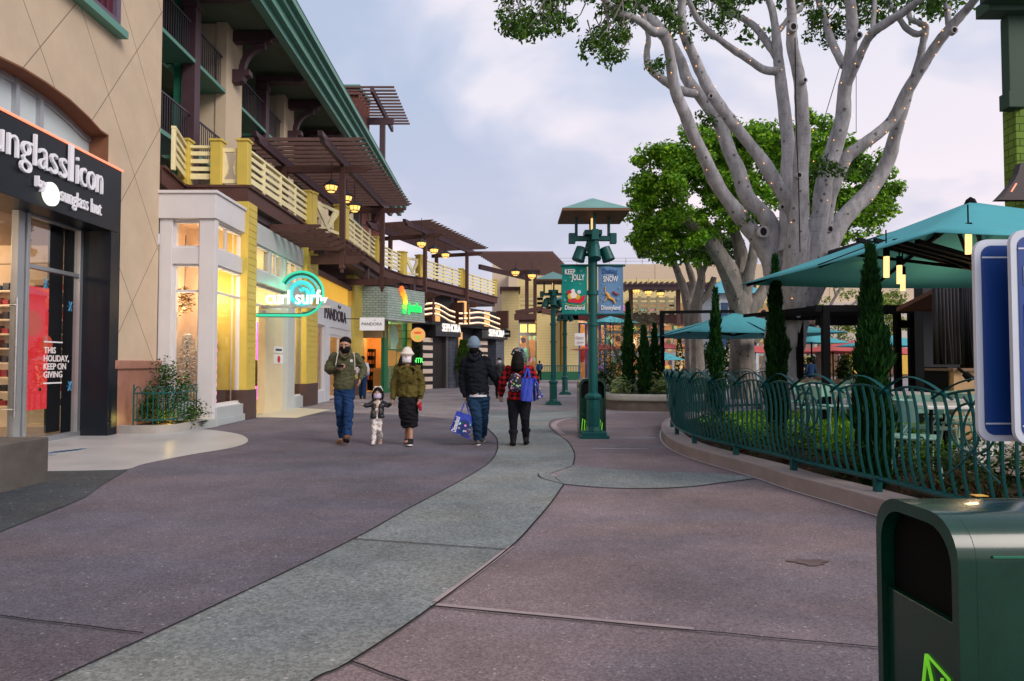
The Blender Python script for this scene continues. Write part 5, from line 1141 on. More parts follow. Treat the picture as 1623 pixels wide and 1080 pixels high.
text_mb('through the', lambda a, b, h: T_(.13 + a, .71 + b, h), .045, .004, width=.15).build('lettering', wv, t)
text_mb('SNOW', lambda a, b, h: T_(.09 + a, .60 + b, h), .15, .004, width=.27, bold=.002).build('lettering', wv, t)
text_mb('Disneyland', lambda a, b, h: T_(.05 + a, .085 + b, h), .115, .004, width=.35, bold=.002).build('lettering', wv, t)
mb = MB(); [flake(mb, p0, x, z, r) for x, z, r in ((.09, .38, .03), (.36, .28, .03), (.39, .49, .02), (.07, .55, .015), (.06, .28, .018), (.30, .22, .015))]; mb.build('snowflake', M('flake_blue', (.40, .56, .72), .7), t)
mb = MB(); mb.tube([T_(x, z, .003) for x, z in ((.13, .40), (.17, .36), (.20, .30), (.27, .27), (.31, .20))], [.02, .03, .028, .022, .012], 6); mb.tube([T_(.17, .34, .004), T_(.13, .26, .004), T_(.10, .24, .004)], .012, 5); mb.tube([T_(.12, .42, .004), T_(.13, .50, .004)], .010, 5); mb.build('ribbon_swirl', M('banner_orange', (.72, .38, .08), .7), t)
mb = MB(); mb.tube([T_(x, z, .003) for x, z in ((.27, .42), (.31, .38), (.38, .36))], [.02, .02, .012], 6); mb.build('ribbon_swirl', M('banner_brick', (.30, .06, .07), .7), t)

# ------------------------------------------------------------------ litter bins
neon_sticker = M('lime_sticker', (.25, .85, .05), .5, emis=(.3, 1, .05), estr=.15)
def make_bin(name, origin, ang, L_, w, h, label):
    """rounded-top bin; arched end faces at local x=0 and x=L_, y across 0..w"""
    t = thing(name, label, 'litter bin', origin); ca, sa = cos(ang), sin(ang)
    T = lambda x, y, z: Vector((origin[0] + x * ca - y * sa, origin[1] + x * sa + y * ca, z))
    r = min(.12, w * .3); prof = [(0, .06)] + [(0, h - r)] + [(r - r * cos(q), h - r + r * sin(q)) for q in [pi / 2 * i / 6 for i in range(1, 7)]] + [(w - r + r * sin(q), h - r + r * cos(q)) for q in [pi / 2 * i / 6 for i in range(0, 7)]] + [(w, .06)]
    op = .66                                   # opening from this height up
    mb = MB(); mb.prism(prof, .05, L_ - .05, lambda a, b, hh: T(hh, a, b)); mb.build('shell', bin_green, t, smooth=True, bevel=.004)
    for x0, sg in ((.0, 1), (L_, -1)):
        ins_ = [(w / 2 + (a - w / 2) * .86, .06 + (b - .06) * .955) for a, b in prof]
        mb = MB(); n = len(prof)
        a_ = [T(x0, *p) for p in prof]; b_ = [T(x0, *p) for p in ins_]; c_ = [T(x0 + sg * .052, *p) for p in prof]; d_ = [T(x0 + sg * .045, *p) for p in ins_]
        mb.add(a_ + b_ + c_ + d_, [(i, (i + 1) % n, n + (i + 1) % n, n + i) for i in range(n)] + [(i, 2 * n + i, 2 * n + (i + 1) % n, (i + 1) % n) for i in range(n)] + [(n + i, n + (i + 1) % n, 3 * n + (i + 1) % n, 3 * n + i) for i in range(n)])
        mb.build('rim', bin_green, t, smooth=True)
        mb = MB(); mb.box(x0 + sg * .020, x0 + sg * .045, w * .07, w * .93, .06, h * op, T); f = mb.build('flap_panel', bin_green, t, bevel=.004)
        mb = MB(); q = ins_; mb.quad(*[T(x0 + sg * .0485, a, b) for a, b in q]); mb.build('opening', M('bin_dark', (.004, .005, .005), .9), t, fix=False)
        if sg > 0:
            mb = MB(); k = w / .4
            for a, b in (((.04, .10), (.05, .26)), ((.05, .26), (.15, .29)), ((.15, .29), (.19, .06)), ((.04, .10), (.12, .20)), ((.12, .20), (.15, .29)), ((.12, .20), (.11, .04)), ((.07, .05), (.08, .25))):
                mb.bar(T(x0 + .017, w * .05 + a[0] * k, b and a[1] + .17), T(x0 + .017, w * .05 + b[0] * k, b[1] + .17), .012, .003)
            mb.build('leaf_sticker', neon_sticker, f)
    mb = MB(); mb.box(.03, L_ - .03, .03, w - .03, 0, .07, T); mb.build('base', steel_blk, t)
    return t, T
bin_green = M('bin_green', (.001, .034, .019), .24, var=.3, coat=.35, scale=4, spec=.4)
Dn = 1.95; xf = (1511 - CX) / F * Dn
nb_t, TB = make_bin('litter_bin', (xf, Dn, 0), radians(1.5), .75, .415, .908, 'large glossy dark green litter bin with a dark side slot in the right foreground')
mb = MB(); mb.box(.10, .75, -.004, 0, .80, .806, TB); mb.build('seam', M('seam_green', (.01, .16, .09), .3), nb_t)
mb = MB()
for a, b in (((.12, .2), (.10, .26)), ): mb.box(.2, .24, .2, .23, .934, .936, TB)
mb.build('amber_glint', M('amber_glint', (.7, .4, .05), .5), nb_t)  # amber lamp reflection on the glossy shell, painted as a small patch
bx = at(918, 600, 12.9).x
b2, TB2 = make_bin('litter_bin', (bx, 13.38, 0), radians(-90), .50, .50, 1.07, 'green litter bin behind the banner lamp post with lime stickers')
mb = MB()
for x0 in (.04, .33):
    for a, b in (((0, .10), (.02, .32)), ((.02, .32), (.10, .24)), ((.10, .24), (.08, .05)), ((0, .1), (.09, .12)), ((.05, .08), (.06, .3))):
        mb.bar(TB2(.50 + .001, x0 + a[0], a[1]), TB2(.50 + .001, x0 + b[0], b[1]), .014, .004)
mb.build('leaf_sticker', neon_sticker, b2)

# ------------------------------------------------------------------ curved garden kerb and hooped fence
kp = [(3.95, 2.2), (3.62, 4.2), (3.30, 5.5)] + [(p.x, p.y) for p in gp([(1398, 821.6), (1324, 799), (1254.5, 778.6), (1199, 759), (1125, 737), (1083.5, 723), (1056, 707), (1048, 690)])] + [(3.35, 14.8), (4.2, 16.4), (5.6, 17.6), (7.6, 18.4)]
kerb = smooth_line([(x, y, 0) for x, y in kp], 8)
def offset(l, d):
    o = []
    for i, p in enumerate(l):
        q = (l[min(i + 1, len(l) - 1)] - l[max(i - 1, 0)]).normalized(); o.append(p + Vector((q.y, -q.x, 0)) * d)
    return o
kin = offset(kerb, .34); fl = offset(kerb, .20)
mb = MB()
for i in range(len(kerb) - 1):
    a, b, c, d = kerb[i], kerb[i + 1], kin[i + 1], kin[i]; up = Vector((0, 0, .17)); b2_ = Vector((0, 0, 0))
    mb.add([a, b, c, d, a + up, b + up, c + up, d + up], [(0, 1, 5, 4), (4, 5, 6, 7), (2, 3, 7, 6)] + ([(3, 0, 4, 7)] if i == 0 else []))
kb = mb.build('garden_kerb', conc_curb, bevel=.012); tag(kb, 'curved grey violet concrete kerb under the green hooped fence', 'kerb')
mb = MB(); ribbon(mb, offset(kerb, -.02), .022, .015); tag(mb.build('kerb_caulk', M('caulk_white', (.55, .55, .58), .8, var=.3, scale=12), loc=(0, 0, 0), fix=False), kind='structure')
sheet('garden_soil', kin + [Vector((12, 18.6, 0)), Vector((16, 17, 0)), Vector((16, 2.2, 0))], .10, soil)
sheet('patio', [Vector((5.9, 2, 0)), Vector((5.2, 5.0, 0)), Vector((5.4, 8.5, 0)), Vector((8.5, 11.5, 0)), Vector((12, 16, 0)), Vector((26, 18, 0)), Vector((26, 2, 0))], .16, M('patio_paving', (.30, .27, .25), .7, var=.12, mode='aggregate', k=40))
# lawn
gl_ = [Vector((4.6, 9.2, 0)), Vector((5.1, 8.4, 0)), Vector((6.0, 9.4, 0)), Vector((8.2, 11.5, 0)), Vector((11.5, 16, 0)), Vector((8, 17.8, 0)), Vector((5.2, 16.6, 0)), Vector((3.9, 14.4, 0)), Vector((3.5, 11.5, 0))]
sheet('lawn', gl_, .13, M('lawn_green', (.06, .16, .02), .9, var=.35, scale=6, bump=.05, bscale=80))
def inpoly(x, y, P):
    c = False; j = len(P) - 1
    for i in range(len(P)):
        if (P[i].y > y) != (P[j].y > y) and x < (P[j].x - P[i].x) * (y - P[i].y) / (P[j].y - P[i].y) + P[i].x: c = not c
        j = i
    return c
mb = MB(); n = 0
while n < 9000:
    x, y = random.uniform(3.4, 11.5), random.uniform(8.3, 17.8)
    if not inpoly(x, y, gl_): continue
    n += 1; a = random.uniform(0, pi); h = random.uniform(.05, .11); w = .012 + .002 * y; dx, dy = cos(a) * w, sin(a) * w; lx, ly = random.uniform(-.03, .03), random.uniform(-.03, .03)
    mb.add([(x - dx, y - dy, .13), (x + dx, y + dy, .13), (x + lx, y + ly, .13 + h)], [(0, 1, 2)])
tag(mb.build('grass', leafB, loc=(0, 0, .13), fix=False), 'bright green grass growing inside the hooped fence', 'grass', kind='stuff')
# fence
cum = [0]
for a, b in zip(fl, fl[1:]): cum.append(cum[-1] + (b - a).length)
def FL(s):
    import bisect
    i = min(max(bisect.bisect(cum, s) - 1, 0), len(fl) - 2); d = (fl[i + 1] - fl[i]); L_ = d.length; d /= L_; p = fl[i] + d * (s - cum[i]); return p, d, Vector((-d.y, d.x, 0))   # outward normal to the walk
fe = thing('garden_fence', 'long curved teal green metal fence with wavy bars and hooped top', 'fence', fl[0])
LF = cum[-1]
mb = MB(); s = 0; zb, zt_ = .30, 1.12
def bar_pts(s, ztop, lean=.10):
    p, d, n = FL(s); out = []
    for i in range(11):
        q = i / 10; z = zb + (ztop - zb) * q; off = lean * q + .020 * sin(2 * pi * q) ; out.append(p + n * off + d * (.0) + Vector((0, 0, z)))
    return out
HP = .655
def wave(s): return 1.10 + .055 * abs(sin(pi * s / HP))
k = 0
while s < LF:
    mb.tube(bar_pts(s, wave(s)), .0105, 5, sx=1.3); s += .1092; k += 1
mb.build('wavy_bars', fence_green, fe, smooth=True)
mb = MB()
P_ = []; s = 0
while s < LF: p, d, n = FL(s); P_.append(p + n * .10 + Vector((0, 0, wave(s)))); s += HP / 8
mb.tube(P_, .011, 5); mb.build('wave_rail', fence_green, fe, smooth=True)
mb = MB(); P_ = []; s = 0
while s < LF: p, d, n = FL(s); P_.append(p + Vector((0, 0, .29))); s += .12
mb.tube(P_, .024, 4, sx=1.0); mb.build('bottom_rail', fence_green, fe)
s = .3; i = 0
while s < LF:
    p, d, n = FL(s); mb = MB(); mb.box(p.x - .03, p.x + .03, p.y - .03, p.y + .03, .16, .30); mb.build('foot', fence_green, fe); s += 1.3
s = 0
while s + HP < LF:
    mb = MB(); P_ = []
    for i in range(15):
        q = -.14 + 1.28 * i / 14; p, d, n = FL(s + HP * q); z = 1.10 + .17 * sin(pi * (q + .14) / 1.28) - .03; P_.append(p + n * (.10 + .02) + Vector((0, 0, z)))
    vs = []
    mb.tube(P_, [.022] * 15, 4, sx=.35, up=(0, 0, 1)); 
    mb.build('hoop', fence_green, fe, smooth=True); s += HP
s = 1.0
while s < LF - 1:
    mb = MB()
    for c0, r in ((0, .19),):
        P_ = []
        for i in range(25):
            a = 2 * pi * i / 24; p, d, n = FL(s + r * sin(a)); P_.append(p + n * .085 + Vector((0, 0, .86 + r * cos(a))))
        mb.tube(P_, .010, 5)
    for sg in (-1, 1):
        P_ = []
        for i in range(13):
            q = i / 12; p, d, n = FL(s + sg * (.20 * sin(pi * q) - .06 - .16 * q)); P_.append(p + n * .09 + Vector((0, 0, 1.10 - .62 * q)))
        mb.tube(P_, .009, 5)
    mb.build('scroll_ornament', fence_green, fe, smooth=True); s += 2.05
# hedge of small shrubs behind the fence
rh = random.Random(11)
k = 0; s = .4
hl = ['low dark glossy shrub behind the fence, %s' % q for q in ('nearest to the big bin', 'second from the big bin', 'third from the big bin', 'fourth from the big bin', 'fifth from the big bin', 'just before the large near cypress', 'at the foot of the large near cypress', 'just past the large near cypress', 'between the large and the middle cypress', 'at the foot of the middle cypress', 'past the middle cypress', 'near the far cypress', 'at the far turn of the kerb')]
while s < 13.2 and k < len(hl):
    p, d, n = FL(s); c = p - n * rh.uniform(.5, .62); hgt = rh.uniform(.50, .66) if k < 7 else rh.uniform(.3, .4)
    sh = thing('garden_shrub', hl[k], 'shrub', (c.x, c.y, .1), 'low shrubs along the fence')
    mb = MB(); cs = []
    for _ in range(26): cs.append(Vector((c.x + rh.gauss(0, .17), c.y + rh.gauss(0, .2), .1 + hgt * rh.uniform(.25, 1))))
    leaf_cloud(mb, cs, 26, .065, .07, rnd=rh, aspect=.4); mb.build('foliage', leafD, sh, fix=False)
    mb = MB(); [mb.tube([(c.x, c.y, .1), q], [.010, .004], 4) for q in cs]; mb.build('stem', MATS['stem_brown'], sh)
    s += .62 if k < 8 else 1.1; k += 1
# mulch leaves
mb = MB()
for _ in range(2600):
    s_ = random.uniform(.1, 13); p, d, n = FL(s_); q = p - n * random.uniform(.12, 1.2); a = random.uniform(0, 6.28); l_ = random.uniform(.015, .04)
    z = .11 + random.random() * .02; mb.add([(q.x, q.y, z), (q.x + l_ * cos(a), q.y + l_ * sin(a), z + .01), (q.x + l_ * cos(a + .7), q.y + l_ * sin(a + .7), z)], [(0, 1, 2)])
tag(mb.build('mulch', M('mulch_chips', (.16, .075, .035), .9, mode='leaf', var=.2), loc=(0, 0, .1), fix=False), 'brown bark chips on the soil behind the fence', 'mulch', kind='stuff')

# ------------------------------------------------------------------ cypresses
def cypress(x, y, z0, h, r, label, n, size, seed):
    rnd = random.Random(seed); t = thing('cypress', label, 'cypress tree', (x, y, z0), 'slim cypress trees')
    mb = MB()
    for _ in range(n):
        q = rnd.random(); zz = q * h; pr = r * min(1, (1 - q) * 1.9 + .06) * min(1, .55 + q * 3.0) * (1 + .16 * sin(q * 23 + seed) + .1 * sin(q * 51))
        a = rnd.uniform(0, 2 * pi); rr = pr * sqrt(rnd.uniform(.35, 1)) * (1 + .13 * sin(3 * a + q * 14 + seed)); p = Vector((x + rr * cos(a), y + rr * sin(a), z0 + zz))
        d = Vector((cos(a) * .28 + rnd.gauss(0, .16), sin(a) * .28 + rnd.gauss(0, .16), 1)).normalized(); sd = d.cross(Vector((rnd.uniform(-1, 1), rnd.uniform(-1, 1), .1))).normalized(); L_ = size * rnd.uniform(.6, 1.5)
        mb.add([p, p + d * L_ * .4 + sd * L_ * .13, p + d * L_, p + d * L_ * .4 - sd * L_ * .13], [(0, 1, 2, 3)])
    mb.build('crown', leafC, t, fix=False)
    mb = MB(); mb.tube([(x, y, z0), (x, y, z0 + h * .85)], [.05 + r * .12, .01], 6); mb.build('trunk', M('cypress_core', (.03, .03, .015), .9), t); return t
def cyp(u, Y, vt, wpx, z0, label, n, size, seed):
    cypress(at(u, 600, Y).x, Y, z0, at(u, vt, Y).z - z0, wpx / 2 * Y / F, label, n, size, seed)
cyp(1383, 6.9, 398, 50, .1, 'large dark cypress just behind the fence, nearest and widest', 15000, .075, 1)
cyp(1231, 10.2, 412, 31, .1, 'tall slim cypress in front of the great grey trunk', 9000, .085, 2)
cyp(1135, 14.6, 462, 21, .1, 'slim cypress before the teal umbrella inside the fence bend', 5200, .11, 3)
cyp(996, 20.6, 484, 18, .4, 'tallest cypress in the far stone planter, left of the other two', 4200, .12, 4)
cyp(1021, 20.2, 520, 20, .4, 'middle cypress in the far stone planter', 3800, .11, 5)
cyp(1038, 20.9, 517, 17, .4, 'right cypress in the far stone planter beside the fence end', 3800, .11, 6)
# far planter with stone lip
px0, px1 = at(958, 640, 20.6).x, 6.2
pts = smooth_line([(px0 + .1, 21.5, 0), (px0 - .05, 20.6, 0), (px0 + .25, 19.8, 0), (px0 + 1.2, 19.4, 0), (px0 + 2.0, 19.3, 0), (px0 + 2.5, 19.5, 0), (px0 + 3.4, 20.3, 0)], 6)
t = thing('stone_planter', 'low rounded pale stone planter holding three cypresses and silvery plants', 'planter', (px0 + 1, 20, 0))
inn = offset(pts, -.0); cen = Vector((px0 + 1.6, 22.5, 0))
def sh_(l, k): return [p + (cen - p).normalized() * k for p in l]
mb = MB(); o_, i_ = pts, sh_(pts, .42)
def wallstrip(mb, l, l2, z0, z1):
    for i in range(len(l) - 1):
        a, b, c, d = l[i], l[i + 1], l2[i + 1], l2[i]
        mb.add([(a.x, a.y, z0), (b.x, b.y, z0), (c.x, c.y, z0), (d.x, d.y, z0), (a.x, a.y, z1), (b.x, b.y, z1), (c.x, c.y, z1), (d.x, d.y, z1)], [(0, 1, 5, 4), (4, 5, 6, 7), (2, 3, 7, 6), (0, 3, 2, 1)])
wallstrip(mb, sh_(pts, .09), i_, 0, .32); mb.build('wall', M('planter_wall', (.17, .14, .12), .85, var=.3, scale=5), t)
mb = MB(); wallstrip(mb, o_, sh_(pts, .45), .28, .47); mb.build('lip', M('planter_lip', (.42, .41, .36), .7, var=.2, scale=3), t, bevel=.05)
mb = MB(); mb.quad(*[Vector((p.x, p.y, .40)) for p in i_] + [Vector((px0 + 4, 25, .4)), Vector((px0 + .2, 25, .4))]); mb.build('soil', soil, t, fix=False)
rn = random.Random(5)
mb = MB(); 
for _ in range(60): leaf_cloud(mb, [Vector((rn.uniform(px0 + .3, px0 + 3.4), rn.uniform(19.9, 21.6), rn.uniform(.5, .75)))], 40, .22, .14, rnd=rn, aspect=.22)
tag(mb.build('silver_plants', M('leaf_silver', (.20, .30, .13), .6, mode='leaf'), loc=(px0 + 2, 20.5, .4), fix=False), 'silvery green ground plants around the three cypresses', 'ground cover', kind='stuff')
ol = thing('olive_tree', 'loose grey green olive tree behind the three cypresses', 'olive tree', (at(985, 600, 24).x, 24, .4))
mb = MB(); ox = at(985, 600, 24).x; mb.tube([(ox, 24, .2), (ox + .1, 24, 1.0), (ox - .3, 24, 2.0)], [.09, .07, .03], 7); mb.tube([(ox + .1, 24, 1.0), (ox + .8, 24.2, 2.2)], [.06, .02], 6); mb.build('trunk', M('olive_bark', (.16, .13, .10), .9), ol)
mb = MB(); cs = [at(rn.uniform(950, 1045), rn.uniform(505, 600), rn.uniform(23.2, 25)) for _ in range(80)] + [at(rn.uniform(975, 1030), rn.uniform(485, 520), rn.uniform(23.5, 24.6)) for _ in range(14)]
leaf_cloud(mb, cs, 42, .14, .22, rnd=rn, aspect=.18, hang=.3); mb.build('crown', leafG, ol, fix=False)
bs_ = thing('round_bush', 'dark green bush at the foot of the tallest planter cypress', 'bush', (at(968, 600, 22.2).x, 22.2, .4))
mb = MB(); c = at(965, 597, 22.2); leaf_cloud(mb, [c + Vector((rn.gauss(0, .3), rn.gauss(0, .25), rn.gauss(0, .22))) for _ in range(30)], 60, .09, .14, rnd=rn); mb.build('foliage', leafD, bs_, fix=False)

# ------------------------------------------------------------------ umbrellas
blk_beam = steel_blk
def umbrella(cx, cy, half, ze, zp, label, group, mast='side', rot=0., mat=None, ribs=True, drop=.0, fin=True):
    t = thing('patio_umbrella', label, 'umbrella', (cx, cy, 0), group); ca, sa = cos(rot), sin(rot)
    T = lambda x, y, z: Vector((cx + x * ca - y * sa, cy + x * sa + y * ca, z))
    mb = MB(); n = 6; cor = [(-half, -half), (half, -half), (half, half), (-half, half)]
    th = .02
    for k in range(4):
        a, b = cor[k], cor[(k + 1) % 4]
        for i in range(n):
            for j in range(n):
                def P(u_, v_): # u_ along edge, v_ toward the peak
                    ex, ey = a[0] + (b[0] - a[0]) * u_, a[1] + (b[1] - a[1]) * u_; q = v_
                    sag = -.05 * sin(pi * u_) * (1 - q) * half / 2 - .04 * half * sin(pi * q) * .6
                    return T(ex * (1 - q), ey * (1 - q), ze + (zp - ze) * q + sag * (1 if 0 < q < 1 or 0 < u_ < 1 else 0) * .6)
                mb.quad(P(i / n, j / n), P((i + 1) / n, j / n), P((i + 1) / n, (j + 1) / n), P(i / n, (j + 1) / n))
    o = mb.build('canopy', mat or canvas, t, smooth=True); md = o.modifiers.new('cloth', 'SOLIDIFY'); md.thickness = .008; md.offset = -1
    mb = MB()
    if ribs:
        for a, b in cor + [(0, -half), (half, 0), (0, half), (-half, 0)]: mb.bar(T(a * .97, b * .97, ze - .02), T(0, 0, zp - .10), .035, .05); mb.bar(T(a * .52, b * .52, ze + (zp - ze) * .48 - .06), T(0, 0, ze - .02), .03, .04)
    if fin: mb.lathe([(.07, -.02), (.05, .03), (.02, .05), (.01, .06)], T(0, 0, zp), 8)
    mb.build('frame', blk_beam, t)
    mb = MB()
    if mast == 'side': mb.box(half * .9 - .06, half * .9 + .06, -.06, .06, 0, zp + .1, T); mb.bar(T(half * .9, 0, zp - .9), T(0, 0, zp - .05), .08, .1)
    elif mast == 'left': mb.box(-half * .98 - .06, -half * .98 + .06, -.06, .06, 0, zp + .05, T); mb.bar(T(-half * .98, 0, zp), T(0, 0, zp + .05), .08, .1)
    else: mb.tube([T(0, 0, 0), T(0, 0, zp)], .035, 8)
    mb.build('mast', blk_beam, t); return t, T
big, TBg = umbrella(5.69, 8.41, 2.05, 2.55, 3.36, 'huge teal square umbrella over the patio on the right with black struts', 'teal umbrellas', rot=.096)
mb = MB(); sx0 = -1.99
for k in range(4): mb.bar(TBg(-1.6 + k * .1, -1.2 + k * .5, 2.62 + .1 * k), TBg(1.8, .2 + .1 * k, 2.30), .05, .05)
mb.build('cross_struts', blk_beam, big)
for i, (u, v0, v1, Y) in enumerate(((1405, 407, 440, 7.6), (1373, 415, 447, 9.6), (1425.5, 421, 450, 8.2), (1431, 436, 461, 9.0), (1535, 371, 403, 6.9))):
    a, b = at(u, v0, Y), at(u, v1, Y)
    t = thing('hanging_lamp', ('slim amber tube lamp under the teal canopy, %s' % ('above and left of the close pair', 'behind the tip of the near cypress', 'upper left of the close pair', 'lower right of the close pair', 'beside the blue signs')[i]), 'hanging lamp', a, 'amber tube lamps under the big umbrella')
    mb = MB(); mb.tube([b, a], .030, 10); mb.build('glass_tube', lit('amber_tube', (1, .60, .22), 1.15), t, smooth=True)
    mb = MB(); mb.tube([a, a + Vector((0, 0, .11))], .034, 10); mb.tube([a, a + Vector((0, 0, .30))], .008, 5); mb.build('holder', steel_blk, t)
Ym = 21.5
mx = at(1168, 520, Ym + 1)
umbrella(at(1166, 520, 23).x, 23.2, 2.55, at(1100, 530, 22).z + .02, at(1161, 496, 23.2).z, 'teal umbrella in the middle distance before the pale grey trunk', 'teal umbrellas', mast='left', rot=radians(5))
for u, v, Y, hf, lb, mt, grp in ((1286, 535, 30, 1.1, 'small light teal umbrella seen between the great trunk and the black frame', 'c', 0), (967, 507, 46, 1.5, 'pale teal umbrella peeping over the olive tree', 'c', 0), (1052, 564, 40, .9, 'small pale teal umbrella under the trees right of the cypress trio', 'c', 0), (1410, 540, 30, 1.6, 'teal umbrella behind the black posts at the back of the patio', 'c', 0),
                             (1053, 549, 44, 1.3, 'red umbrella right of the planter cypresses', 'r', 1), (1320, 553, 33, 1.5, 'red umbrella far behind the black frame, right of the dark post', 'r', 1), (1352, 547, 36, 1.5, 'red umbrella beside the near cypress in the far court', 'r', 1), (1300, 556, 38, 1.4, 'red umbrella left of the dark post in the far court', 'r', 1), (1420, 557, 34, 1.4, 'red umbrella at the back beyond the black posts', 'r', 1), (958, 551, 48, 1.9, 'faded red umbrella behind the olive tree foliage', 'r', 1), (1197, 555, 38, 1.2, 'red umbrella glimpsed left of the great trunk', 'r', 1)):
    p = at(u, v, Y); umbrella(p.x, Y, hf, p.z - .15 if mt == 'r' else p.z - .25, p.z + .25, lb, ('teal umbrellas', 'red umbrellas')[grp], mast='c', mat=None if mt == 'c' else M('red_canvas', (.50, .10, .09), .8), ribs=False, fin=False, rot=radians(20))
# ------------------------------------------------------------------ great ficus
bark = M('ficus_bark', (.40, .39, .40), .8, mode='bark', var=.06, bump=.05)
bark2 = M('ficus_bark_far', (.25, .225, .20), .85, mode='bark', var=.1, bump=.05)
from mathutils import noise as _mn
def Pd(l, Y0, k=1.): return [(at(u, v, Y0 + dy), k * w / 2 * (Y0 + dy) / F) for u, v, w, dy in l]
def limb(mb, pr, n=12, seed=0, wob=.06, sub=5):
    P = [p for p, r in pr]; R = [r for p, r in pr]; pts = smooth_line(P, sub); rr = []; pts = [p + _mn.noise_vector(p * .9) * .07 for p in pts]
    for i in range(len(P) - 1):
        for k in range(sub): rr.append(R[i] + (R[i + 1] - R[i]) * k / sub)
    rr.append(R[-1]); rnd = random.Random(seed)
    rr = [r * (1 + rnd.uniform(-wob, wob)) for r in rr]; o = len(mb.v); mb.tube(pts, rr, n)
    for i in range(o, len(mb.v)):
        c = mb.v[i]; mb.v[i] = c + _mn.noise_vector(c * 1.3 + Vector((seed, 0, 0))) * .045 + _mn.noise_vector(c * 5) * .012
    return pts
Y0 = 17.5
fic = thing('ficus_tree', 'great grey trunked ficus with many spreading limbs wound with fairy lights', 'tree', (at(1250, 600, 18).x, 18, .1))
